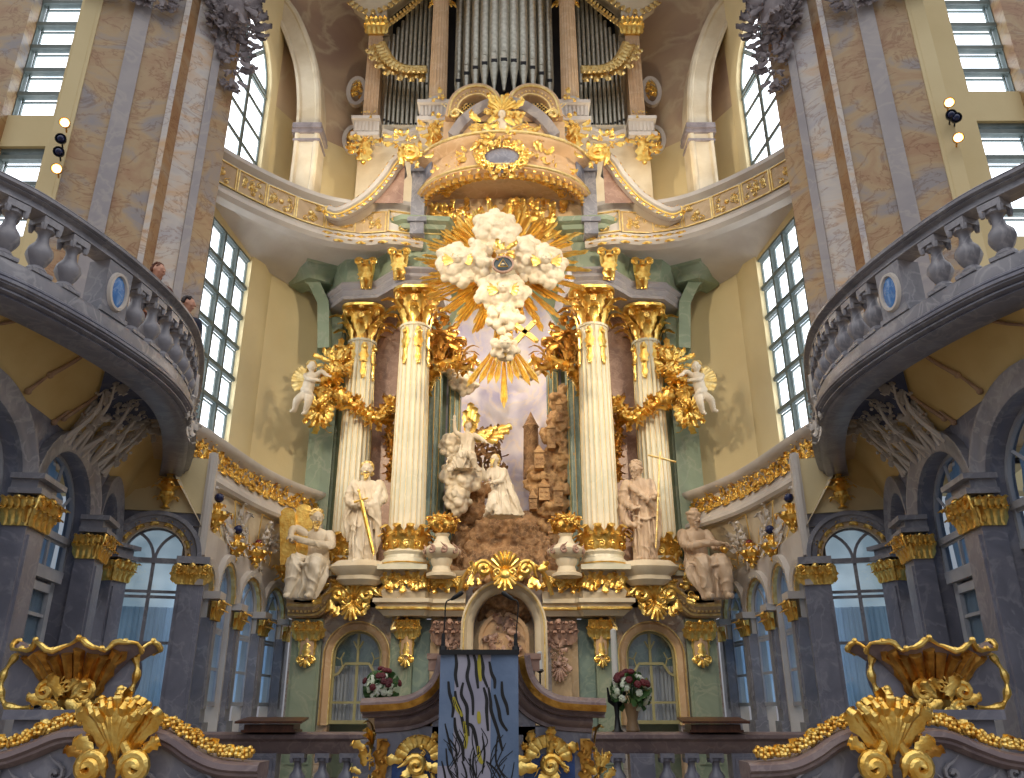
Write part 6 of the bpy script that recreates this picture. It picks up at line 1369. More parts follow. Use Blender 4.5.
tag(m.build('law_tablets', 'gold'), 'pair of golden round-topped tablets held by the seated prophet on the left', 'tablets')
# ---- right seated figure with censer
c = U(708, 601, 16.75); k = 1.3; F = front(c.x, c.y, c.z); t = thing('prophet_statue', c, 'seated priest in a turban reaching out, at the far right end of the altar', 'statue')
f = Fig(F, k)
f.robe([(-.08, .5, -.08, .22, .18), (-.1, .65, -.08, .2, .16), (-.12, .9, -.06, .19, .14), (-.12, 1.05, -.05, .21, .13), (-.1, 1.14, -.04, .1, .08)], 6, .06, 12)
for kx in (-.1, .2): f.limb([(kx * .4, .5, -.02), (kx, .55, .32), (kx + .03, .1, .34)], [.15, .13, .08], 12); f.limb([(kx + .03, .04, .34), (kx + .04, .02, .48)], [.05, .04])
f.robe([(.06, .0, .22, .2, .12), (.04, .2, .2, .24, .17), (.02, .42, .12, .28, .24), (-.02, .58, .05, .26, .24), (-.06, .68, -.02, .2, .18)], 8, .14, 9)
f.folds([((-.14, .62, .34), (-.1, .35, .4), (-.06, .06, .36)), ((.05, .62, .34), (.08, .35, .38), (.06, .02, .38)), ((.2, .6, .34), (.24, .3, .4), (.2, .03, .36)), ((-.3, .6, .1), (-.3, .35, .15), (-.12, .05, .2)), ((-.3, .55, .25), (0, .48, .4), (.28, .55, .34))], .04)
f.limb([(-.3, 1.04, -.04), (-.3, .84, .12), (-.02, .84, .28), (.2, .84, .3)], [.1, .08, .065, .045]); f.limb([(.08, 1.04, -.04), (.18, .84, .06), (.32, .8, .22)], [.09, .075, .045])
Q = f.head((-.12, 1.3, .04), .55, -.2, .118, (-.1, 1.1, -.03)); f.hand((.2, .84, .3), (.9, .0, .2), (0, .9, .3), .8); f.hand((.32, .8, .22), (.9, .1, .2), (0, 1, .2), .8)
for i in range(14): a = 2 * PI * i / 14; f.ball(tuple(Q(.8 * math.cos(a), .55, .8 * math.sin(a) - .1)), (.035, .03, .035))
f.ball(tuple(Q(0, .95, -.1)), (.075, .05, .075))
f.make('robed_body', 'statue_dark', t, .012, 1, (0.98, .022, 6))
m = MB(); f.hair(Q, m, .118, True, False, 6, False); m.build('beard', 'statue_dark', t)
c2 = U(728, 600, 16.6); t = thing('censer', U(731, 580, 16.6), 'small gilt censer on a stem held out by the seated priest on the right', 'censer'); m = MB(); b = U(736, 560, 16.6); m.tube([U(722, 556, 16.5), b], .012, 6); m.lathe([(.03, -.12), (.09, -.04), (.08, .02), (.03, .06), (.0, .12)], U(724, 548, 16.5), 12); m.build('gilt_bowl', 'gold', t)
# ---- kneeling figure in the middle
c = U(501, 517, 16.85); k = .98; F = front(c.x, c.y, c.z); t = thing('kneeling_statue', c, 'pale kneeling figure in flowing robes looking up, in the middle of the rock scene', 'statue')
f = Fig(F, k)
f.robe([(.05, .0, 0, .4, .25), (.04, .14, 0, .33, .24), (.02, .35, 0, .23, .19), (-.02, .6, 0, .18, .15), (-.06, .85, 0, .18, .13), (-.08, 1.02, 0, .17, .12), (-.1, 1.1, 0, .09, .08)], 9, .12, 5)
f.limb([(-.14, .45, .05), (-.24, .14, .22), (-.3, .03, .05)], [.14, .1, .06]); f.limb([(.08, 1.0, -.02), (.16, .7, .0), (.3, .3, .05), (.46, .06, .02)], [.07, .1, .1, .05])
f.limb([(-.24, 1.02, 0), (-.34, .82, .1), (-.38, .98, .2)], [.085, .07, .045]); f.limb([(.06, 1.02, 0), (.0, .78, .16), (-.2, .7, .24)], [.085, .07, .045])
f.folds([((-.05, .8, .14), (-.02, .4, .2), (.0, .02, .24)), ((.06, .8, .12), (.14, .4, .18), (.2, .02, .22)), ((-.12, .5, .18), (-.12, .2, .24), (-.14, .0, .24)), ((.1, .7, .1), (.28, .3, .14), (.4, .02, .12))], .03)
Q = f.head((-.14, 1.27, .03), -.5, .35, .115, (-.1, 1.08, 0)); f.hand((-.38, .98, .2), (-.2, .9, .3), (-1, 0, .3), .4); f.hand((-.2, .7, .24), (-.9, -.1, .2), (0, 1, .3), .4)
f.make('robed_body', 'statue', t, .012, 1, (0.95, .022, 6))
m = MB(); f.hair(Q, m, .115, True, True, 4); m.build('hair_and_beard', 'gold_pale', t)
# ---- angel on clouds with golden wings
c = U(467, 470, 17.3); k = .92; F = front(c.x, c.y, c.z); t = thing('angel_statue', c, 'pale angel with raised golden wings kneeling on a cloud in the niche', 'statue')
f = Fig(F, k)
f.robe([(-.12, .0, 0, .28, .18), (-.1, .2, .02, .26, .2), (-.04, .42, .02, .2, .17), (.0, .65, .02, .16, .13), (.0, .85, .02, .18, .12), (.0, .93, .02, .08, .08)], 7, .13, 21)
f.limb([(-.15, .3, .1), (.12, .3, .28), (.22, .0, .2), (.34, -.04, .2)], [.14, .1, .065, .05]); f.limb([(-.2, .2, 0), (-.34, .05, .05), (-.42, -.02, .1)], [.12, .09, .06])
f.limb([(.17, .86, .04), (.34, .74, .14), (.48, .62, .2)], [.075, .055, .04]); f.limb([(-.17, .86, .04), (-.3, .96, .1), (-.32, 1.2, .12)], [.075, .055, .04])
f.folds([((-.15, .6, .15), (-.2, .3, .2), (-.3, -.02, .16)), ((0, .6, .15), (0, .3, .25), (-.1, -.02, .2)), ((-.3, .4, 0), (-.46, .3, .0), (-.5, .1, .02))], .035)
Q = f.head((.02, 1.1, .06), .5, -.4, .1, (0, .9, .02)); f.hand((.48, .62, .2), (.9, -.3, .2), (0, 1, .3), .5); f.hand((-.32, 1.2, .12), (.0, 1, .1), (0, 0, 1), .3)
f.make('robed_body', 'statue', t, .012, 1, (0.8, .022, 6))
m = MB(); f.hair(Q, m, .1, False, False, 14); m.build('gilt_hair', 'gold_pale', t)
for nm, S0, pts in (('left_wing', (.02, .82, -.1), [(.02, 1.1), (.08, 1.55), (.16, 1.35), (.2, 1.1)]), ('right_wing', (.12, .8, -.08), [(.5, 1.0), (1.0, 1.25), (.85, .95), (.6, .75)])):
    m = MB()
    if nm == 'left_wing': ds = [((.05, 1), .95), ((.2, 1), .85), ((.35, 1), .7), ((-.12, 1), .75)]
    else: ds = [((1, .42), 1.05), ((1, .3), .95), ((1, .15), .8), ((1, .0), .65), ((1, .55), .7)]
    for (dx, dy), L in ds:
        d = V((dx, 0, dy)).normalized(); m2 = Fr(f.P(S0), (d.z, 0, -d.x), d, (0, -1, 0)); leaf(m, m2, L * k, .17, .1, .12, .12 if nm == 'right_wing' else 0, 9); leaf(m, m2.sub(0, 0, .04), L * k * .55, .15, .15, .12, 0, 7)
    m.build('golden_wing', 'gold', t)
for (px, py, a, b, n, lab, sd) in ((462, 478, .5, .4, 12, 'cloud beneath the angel, largest cloud inside the niche', 31), (452, 448, .28, .34, 9, 'cloud behind the angel at the left edge of the niche', 32), (459, 500, .32, .36, 9, 'lowest cloud trailing over the rocky slope on the left', 33), (465, 385, .36, .3, 9, 'faint cloud on the left high above the angel', 34), (452, 370, .3, .24, 8, 'small cloud beside the left garland above the angel', 35), (528, 373, .28, .22, 8, 'small cloud by the right garland over the painted sky', 36)):
    cloud('cloud', px, py, 17.7 if sd < 34 else 18.3, a, b, n, lab, sd)
# ---- putti with gilt flowers at the sides
for SIDE in ('left', 'right'):
    FLIP = SIDE == 'right'; rr = random.Random(41)
    c = U(306, 406, 16.75); F = front(c.x, c.y, c.z); k = .8
    t = thing('putto_statue', c, 'pale winged putto clinging to a gilt flower festoon on the far %s of the altar' % SIDE, 'statue'); f = Fig(F, k)
    f.limb([(0, .35, .05), (.05, .6, .1), (.08, .85, .08)], [.16, .17, .14], 12); f.limb([(-.05, .3, .05), (-.2, .1, .2), (-.28, -.15, .08)], [.14, .11, .07]); f.limb([(.06, .3, .05), (.1, .05, .2), (.02, -.22, .1)], [.14, .11, .07])
    f.limb([(-.28, -.15, .08), (-.36, -.2, .14)], [.06, .045]); f.limb([(.02, -.22, .1), (-.02, -.28, .18)], [.06, .045])
    f.limb([(.2, .88, .06), (.38, .98, .12), (.52, .86, .15)], [.09, .07, .05]); f.limb([(-.06, .88, .06), (.05, .7, .28), (.26, .66, .28)], [.09, .07, .05]); f.limb([(-.1, .45, .1), (.1, .35, .22), (.2, .2, .1)], [.08, .07, .04])
    Q = f.head((.08, 1.13, .1), .4, -.2, .15, (.08, .92, .07)); f.hand((.52, .86, .15), (.9, -.2, 0), (0, 0, 1), .8, None, 1.1); f.hand((.26, .66, .28), (.9, 0, 0), (0, 0, 1), .8, None, 1.1)
    f.make('putto_body', 'statue', t, .02)
    m = MB(); f.hair(Q, m, .15, False, False, 9); m.build('curls', 'gold_pale', t)
    for sg in (-1, 1):
        m = MB()
        for j in range(4): d = V((-1, 0, .35 - .35 * j)).normalized() if sg < 0 else V((-.7, 0, 1 - .3 * j)).normalized(); leaf(m, Fr(f.P((.0, .8, -.12)), (d.z, 0, -d.x), d, (0, -1, 0)), .42, .13, .1, .1, 0, 6)
        m.build('wing', 'gold_pale', t)
    g0 = U(330, 375, 17.5); t = thing('gilt_festoon', g0, 'thick gilt festoon of flowers and leaves held by the putto on the far %s' % SIDE, 'festoon')
    m = MB(); garland(m, [U(340, 350, 17.6), U(336, 366, 17.4), U(328, 385, 17.2), U(322, 402, 17.2), U(318, 426, 17.3)], .17, rr, .04); cluster(m, front(U(335, 366, 17.3).x, 17.2, U(333, 366, 17.3).z), .6, .7, 50, rr, .15, .2); cluster(m, front(U(322, 410, 17.1).x, 17.0, U(320, 410, 17.1).z), .45, .7, 50, rr, .15, .2); m.build('gilt_flowers', 'gold', t)
FLIP = False
# ---- two visitors on the left gallery
def visitor(px, py, Y, lab, hair, coat, yaw, seed):
    h = U(px, py, Y); zf = 3.97 + E - .01; k = (h.z - zf) / 1.66; F = Fr((h.x, h.y, zf), (math.cos(-.3), math.sin(-.3), 0), (0, 0, 1), (math.sin(.55), -math.cos(.55), 0))
    F = Fr((h.x, h.y, zf), (math.cos(.7), math.sin(.7), 0), (0, 0, 1), (math.sin(.7), -math.cos(.7), 0))
    t = thing('person', F.o, lab, 'person'); f = Fig(F, k)
    Q = f.head((0, 1.66, .02), yaw, -.05, .105, (0, 1.45, 0)); f.make('person_head', 'skin', t, .012)
    f = Fig(F, k); f.limb([(0, 1.44, 0), (0, 1.2, 0), (0, .95, 0)], [.1, .17, .16], 14)
    for sg in (-1, 1): f.limb([(sg * .1, 1.4, 0), (sg * .19, 1.38, 0), (sg * .24, 1.1, -.02), (sg * .2, .9, .18)], [.08, .075, .055, .045]); f.limb([(sg * .09, .92, 0), (sg * .1, .5, .02), (sg * .1, .08, 0)], [.11, .08, .055]); f.limb([(sg * .1, .05, 0), (sg * .11, .04, .16)], [.05, .04])
    f.make('clothed_body', coat, t, .016)
    f = Fig(F, k)
    for sg in (-1, 1): f.hand((sg * .19, .9, .2), (-sg * .3, .1, 1), (0, 1, 0), .6)
    f.m.build('hands', 'skin', t)
    m = MB(); f = Fig(F, k); f.hair(Q, m, .105, False, hair == 'hairred', seed); m.build('hair', hair, t)
visitor(158, 272, 9.6, 'person with auburn hair looking over the left gallery rail, further left of the two', 'hairred', 'cloth_rust', .5, 2)
visitor(188, 305, 10.6, 'person with short dark hair standing at the left gallery rail near the window', 'hairdark', 'cloth_navy', .9, 3)
# ================================================================= chancel rail, ambo, foreground
rnd = random.Random(77)
root = thing('altar_rail', (0, 12, .3), 'long grey marble balustrade rail running across in front of the altar', 'rail')
m = MB(); rp = [(-5.2, 12.3), (5.2, 12.3)]
m.sweep(rp, [(-.14, 1.26), (-.14, 1.3), (.12, 1.3), (.18, 1.27), (.18, 1.22), (.12, 1.18), (.1, 1.1), (.06, 1.02), (-.14, 1.02)], closed=True); m.build('handrail', 'mauve', root)
m = MB(); m.sweep(rp, [(-.16, .3), (-.16, .5), (.16, .5), (.2, .44), (.2, .3)], closed=True); m.build('plinth', 'greyblue', root)
for x in (-4.9, -3.3, -1.9, 1.9, 3.3, 4.9):
    m = MB(); f = front(x, 12.3, 0); m.fbox(f, -.17, .17, .3, 1.03, -.13, .12); m.fbox(f, -.13, .13, .55, .98, .12, .14); m.build('pedestal', 'greyblue', root)
proto = None
for x in [-4.55 + .34 * i for i in range(27)]:
    if min(abs(x - q) for q in (-4.9, -3.3, -1.9, 1.9, 3.3, 4.9)) < .26: continue
    if proto is None: proto = make_baluster((x, 12.3, .49), 'dark grey marble baluster of the long rail in front of the altar', 'altar rail balusters', .54, 'greyblue', 1.25)
    else: clone(proto, (x, 12.3, .49), 0)
for sg, px in ((-1, 272), (1, 713)):
    c = U(px, 733, 12.25); c.z = 1.302; t = thing('bookstand', c, 'low dark wooden kneeling desk top lying on the altar rail at the %s' % ('left' if sg < 0 else 'right'), 'desk')
    m = MB(); w = .55; f = front(c.x, c.y, c.z); m.fbox(f, -.34, .34, 0, .1, -.2, .2); m.fbox(f, -.37, .37, 0, .03, -.22, .23); m.build('base', 'wood', t)
    m = MB(); m.add([f.p(-.46, .11, .26), f.p(.46, .11, .26), f.p(.44, .16, -.24), f.p(-.44, .16, -.24), f.p(-.46, .14, .26), f.p(.46, .14, .26), f.p(.44, .19, -.24), f.p(-.44, .19, -.24)], [(3, 2, 1, 0), (4, 5, 6, 7), (0, 1, 5, 4), (1, 2, 6, 5), (2, 3, 7, 6), (3, 0, 4, 7)]); m.build('slanted_top', 'wood', t)
# ---- ambo
XA, YA = (486 - 504) / F_PX * 8.3, 8.0
root = thing('ambo', (XA, YA, 0), 'grey marble reading pulpit with swept cornice, blue panels and gilt scrolls in the centre foreground', 'pulpit')
F = front(XA, YA, 0)
prof = [(-1.2, 1.6), (-1.2, 1.66), (-.9, 1.68), (-.78, 1.72), (-.66, 1.8), (-.56, 1.93), (-.5, 2.1), (-.47, 2.2), (.47, 2.2), (.5, 2.1), (.56, 1.93), (.66, 1.8), (.78, 1.72), (.9, 1.68), (1.2, 1.66), (1.2, 1.6)]
top = [(p.x, p.y) for p in crom([(-1.1, 1.69), (-.86, 1.7), (-.68, 1.72), (-.54, 1.79), (-.46, 1.9), (-.425, 2.06)], 5)]
for sg in (-1, 1):
    T = [(x, y) for x, y in top]; G = Fr(F.o, F.u * (1 if sg < 0 else -1), F.v, F.n)
    m = MB(); m.curve(G, T, [(.0, -.7), (.0, .2), (-.04, .26), (-.09, .26), (-.13, .18), (-.13, -.7)]); m.build('swept_cornice', 'mauve', root)
    m = MB(); m.curve(G, T, [(-.06, .255), (-.06, .28), (-.115, .25), (-.11, .22)]); m.build('bronze_edge', 'gold_dark', root)
    m = MB(); m.curve(G, [(x, y) for x, y in T], [(-.13, -.65), (-.13, .14), (-.16, .15), (-.17, .1), (-.17, -.65)]); m.curve(G, [(max(x, -1.0), y) for x, y in T][2:], [(-.17, -.65), (-.17, .08), (-.2, .1), (-.23, .08), (-.26, .03), (-.29, .03), (-.3, -.0), (-.3, -.65)]); m.build('under_moulding', 'mauve', root)
m = MB(); m.fbox(F, -.47, .47, 0, 2.0, -.65, .0); m.fbox(F, -.98, .98, 0, 1.45, -.65, 0); m.build('body', 'greyblue', root)
for q in (-.82, .34): m = MB(); m.fbox(F, q, q + .48, .2, 1.22, .0, .02); m.build('blue_panel', 'bluepanel', root)
m = MB(); m.fbox(F, -.36, .36, .2, 1.38, .0, .03); m.build('front_panel', 'grey', root)
for sg in (-1, 1):
    m = MB(); G = F.sub(sg * .58, 1.16, .03)
    scroll(m, G.sub(sg * .02, -.03, .02), .085, 1.4, -sg, .035, 1.0, 8)
    for i in range(9): a = .2 + i * .33; leaf(m, G.sub(.11 * math.cos(a), .02 + .1 * math.sin(a), .02, a - PI / 2), .11, .08, .4, .25, 0, 6)
    leaf(m, G.sub(-sg * .1, -.05, .02, sg * 1.6), .24, .1, .3, .2); leaf(m, G.sub(sg * .05, -.08, .02, sg * 2.2), .2, .1, .3, .2); cluster(m, G.sub(0, .02, 0), .36, .3, 16, rnd, .1, .05)
    m.build('gilt_scroll', 'gold', root)
    m = MB(); G = F.sub(sg * .92, .9, .03); 
    for i in range(6): leaf(m, G.sub(0, i * .08 - .1, 0, .25 * (-1) ** i), .15, .09, .3, .3, 0, 5); m.ball(G.p(.02 * (-1) ** i, i * .08 - .06, .04), .022, 6, 4)
    m.fbox(G, -.045, .045, -.9, .45, -.03, 0); m.build('gilt_strip', 'gold_dark', root)
    m = MB(); G = Fr(F.p(sg * .98, 1.0, -.1), F.n * -sg, F.v, F.u * sg); cluster(m, G.sub(0, 0, .02), .3, .8, 20, rnd, .12, .06); cluster(m, Fr(F.p(sg * 1.03, .95, .0), F.u, F.v, F.n), .16, .7, 16, rnd, .1, .06); m.build('gilt_side_foliage', 'gold', root)
    m = MB(); m.fbox(F, sg * .455 - .06, sg * .455 + .06, 1.93, 2.07, -.1, .1); m.fbox(F, sg * .455 - .075, sg * .455 + .075, 2.03, 2.08, -.12, .12); m.build('corner_block', 'rose', root)
# banner
f = front(XA - .035, 7.55, 0); wv = .345; zt = 2.07; zb = .005
def bn(a, z): return f.p(a, z, .012 * math.sin(a * 14 + z * 2) + .01 * math.sin(z * 5))
root = thing('banner', f.p(0, zb), 'hanging lilac and blue cloth banner with black winding strokes in front of the reading pulpit', 'banner')
def strip(mb, a0, a1, z0, z1, off=0, nz=24, na=8):
    for s_ in (0, -.006): mb.grid([[bn(a0 + (a1 - a0) * j / na, z0 + (z1 - z0) * i / nz) + f.n * (off + s_) for j in range(na + 1)] for i in range(nz + 1)])
m = MB(); m.mi = 0; strip(m, -wv * .62, wv * .3, zb, zt); m.mi = 1; strip(m, -wv, -wv * .62, 1.15, zt); strip(m, wv * .3, wv, 1.0, zt); m.mi = 0; strip(m, -wv, -wv * .62, zb, 1.15); strip(m, wv * .3, wv, zb, 1.0)
rr = random.Random(9)
def stroke(pts, w, mi):
    P = crom(pts, 6); L = []; R_ = []; K = len(P)
    for i in range(K):
        a = P[max(0, i - 1)]; b = P[min(K - 1, i + 1)]; d = (b - a).normalized(); ww = w * (.6 + .4 * math.sin(PI * i / (K - 1))) / 2; p = P[i]
        L.append(bn(p.x - d.y * ww, p.y + d.x * ww) + f.n * .003); R_.append(bn(p.x + d.y * ww, p.y - d.x * ww) + f.n * .003)
    m.mi = mi; m.grid([L, R_])
def bp_(zx, zy):  # banner coordinates measured on the cloth (0..1 across, 0..1 down to y=778)
    return (-wv + 2 * wv * zx, zt - .98 * zy)
S = [[(.19, .0), (.21, .1), (.2, .2), (.23, .3)], [(.34, 0), (.37, .1), (.35, .22), (.42, .38), (.43, .53)], [(.42, 0), (.46, .1), (.47, .2), (.49, .31)], [(.52, .02), (.55, .12), (.55, .2), (.61, .3)], [(.63, .08), (.66, .18), (.7, .24), (.7, .31)], [(.79, .25), (.8, .36), (.85, .45), (.87, .53)],
     [(.11, .25), (.13, .35), (.18, .45), (.17, .55)], [(.2, .33), (.22, .42), (.28, .52), (.33, .68)], [(.3, .26), (.28, .36), (.35, .46), (.36, .58), (.38, .7)], [(.56, .3), (.6, .4), (.6, .5), (.62, .66)], [(.62, .3), (.65, .42), (.66, .5), (.74, .66), (.8, .82)], [(.7, .36), (.75, .48), (.78, .58), (.86, .66)],
     [(.34, .6), (.42, .62), (.47, .72), (.5, .85)], [(.2, .55), (.22, .66), (.3, .78), (.32, .9)], [(.08, .6), (.14, .75), (.2, .9)], [(.1, .8), (.13, .95), (.2, 1.05)], [(.45, .82), (.44, .95), (.52, 1.1)], [(.55, .7), (.58, .84), (.55, 1.0)], [(.74, .7), (.72, .9), (.84, 1.05)], [(.05, .9), (.1, 1.05), (.06, 1.2)], [(.6, .9), (.75, 1.0), (.82, 1.15)], [(.3, .9), (.36, 1.02), (.33, 1.2)]]
S += [[(rr.uniform(.05, .95), y0), (rr.uniform(.1, .9), y0 + .12), (rr.uniform(.1, .9), y0 + .25)] for y0 in [rr.uniform(.62, 1.3) for _ in range(44)]]
for i, q in enumerate(S): stroke([bp_(*p) for p in q] if i < 22 else [bp_(q[0][0] + (p[0] - q[0][0]) * .25, p[1]) for p in q], .03 if i < 14 else (.017 if i < 22 else .009), 2)
for q in ([(.5, .02), (.5, .12), (.52, .25)], [(.18, .38), (.22, .46), (.3, .54)], [(.32, .58), (.35, .7), (.34, .8)], [(.5, .78), (.52, .88), (.56, .92)], [(.5, .5), (.51, .6)]): stroke([bp_(*p) for p in q], .035, 3)
m.build('cloth', ['banner', 'bannerblue', 'black', 'yellow'], root)
m = MB(); m.fbox(f, -wv - .01, wv + .01, zt - .022, zt + .02, -.03, .03); m.build('black_top_bar', 'black', root)
for sg in (-1, 1):
    b0 = f.p(sg * (wv - .02) , zt + .02, -.02); t = thing('microphone', b0, 'black gooseneck microphone on the %s end of the banner bar' % ('left' if sg < 0 else 'right'), 'microphone')
    tip = U(463 if sg < 0 else 500, 592, 7.5) if sg < 0 else U(502, 592, 7.55)
    el = b0 + V((sg * .02, 0, .42)); el = U(446 if sg < 0 else 518, 603, 7.55)
    m = MB(); m.tube([b0, b0 + V((0, 0, .14))], [.02, .015], 8); m.lathe([(.035, 0), (.03, .03), (.0, .04)], b0, 12); m.tube(crom([b0 + V((0, 0, .1)), b0.lerp(el, .6), el, el.lerp(tip, .35)], 6), .007, 6); m.build('gooseneck', 'black', t)
    m = MB(); d = (tip - el).normalized(); m.tube([el.lerp(tip, .3), el.lerp(tip, .45), tip - d * .02, tip], [.01, .018, .022, .014], 10); m.build('capsule', 'black', t)
# candle on a thin stick, tall candle, flowers
t = thing('candlestick', (U(540, 690, 9.5).x, 9.5, 0), 'short white candle on a thin black stick right of the reading pulpit', 'candle'); b = U(540, 671, 9.5); m = MB(); lo = V((b.x, b.y, 0)); m.tube([lo, b], .012, 6); m.lathe([(.02, -.02), (.045, 0), (.03, .02)], b, 10); m.lathe([(.16, 0), (.14, .04), (.02, .06)], lo, 16); m.build('stick', 'black', t)
m = MB(); m.lathe([(.03, .0), (.03, .2), (.005, .21)], b, 12); m.build('white_candle', 'wax', t)
b = U(616, 692, 12.3); t = thing('candlestick', (b.x, b.y, 1.3), 'tall white candle in a dark forked holder standing on the rail', 'candle')
m = MB(); m.lathe([(.09, 1.3), (.05, 1.34), (.03, 1.5), (.05, b.z - .1), (.06, b.z), (.03, b.z + .01)], (b.x, b.y, 0), 12)
for sg in (-1, 1): m.tube([(b.x, b.y, b.z - .2), (b.x + sg * .1, b.y, b.z - .12), (b.x + sg * .12, b.y, b.z + .06)], [.025, .03, .012], 6)
m.build('holder', 'black', t); m = MB(); m.lathe([(.045, b.z), (.042, b.z + .85), (.01, b.z + .87)], (b.x, b.y, 0), 14); m.build('tall_candle', 'wax', t)
def bouquet(c, zbase, lab, r, seed, vase=True):
    rr = random.Random(seed); t = thing('flower_bouquet', (c.x, c.y, zbase), lab, 'flowers')
    m = MB()
    if vase: h = max(.12, c.z - r * .5 - zbase); m.lathe([(.09, 0), (.1, .02), (.07, h * .4), (.11, h * .9), (.13, h), (.1, h)], (c.x, c.y, zbase), 16); m.build('vase', 'vase', t)
    else: h = max(.08, c.z - r * .8 - zbase); m.lathe([(.12, 0), (.14, h * .5), (.11, h)], (c.x, c.y, zbase), 16); m.build('vase', 'vase', t)
    m = MB()
    for i in range(90):
        d = V((rr.gauss(0, 1), rr.gauss(0, 1), rr.gauss(0, 1) + .2)).normalized(); leaf(m, Fr(c + d * r * .45, d.orthogonal(), d, d.cross(d.orthogonal())), r * .6, r * .3, .2, .2, 0, 4)
    for i in range(12):
        d = V((rr.gauss(0, .5), rr.gauss(0, .5), 1)).normalized(); m.tube([(c.x, c.y, zbase + h * .8), c + d * r * .8], .008, 4)
    m.build('leaves', 'leaf', t)
    for nm, mat, n, up in (('white_blossoms', 'petal', 20, 0), ('dark_red_blossoms', 'petalred', 11, .9)):
        m = MB()
        for i in range(n):
            d = V((rr.gauss(0, 1), -abs(rr.gauss(0, 1)), rr.gauss(0, .7) + up)).normalized(); p = c + d * r * (.8 if nm[0] == 'w' else 1.0)
            for j in range(6): a = 2 * PI * j / 6; o_ = d.orthogonal().normalized(); q = o_ * math.cos(a) + d.cross(o_) * math.sin(a); m.ball(p + q * r * .09, r * .1, 6, 4)
            m.ball(p + d * r * .05, r * .08, 6, 4)
        m.build(nm, mat, t)
c = U(631, 692, 12.3); bouquet(c, 1.3, 'tan vase of white flowers and dark red blooms standing on the altar rail', .3, 1)
c = U(382, 688, 9.2); c.z = c.z; bouquet(c, 1.3, 'small bouquet of white and dark red flowers behind the left end of the reading pulpit', .2, 2, False)
t = thing('side_table', (c.x, c.y, 0), 'small stone pedestal under the bouquet behind the left end of the reading pulpit', 'pedestal'); m = MB(); m.box((c.x, c.y, .65), (.3, .3, 1.2)); m.box((c.x, c.y, 1.27), (.4, .4, .06)); m.box((c.x, c.y, .06), (.4, .4, .12)); m.build('stone_block', 'greyblue', t)
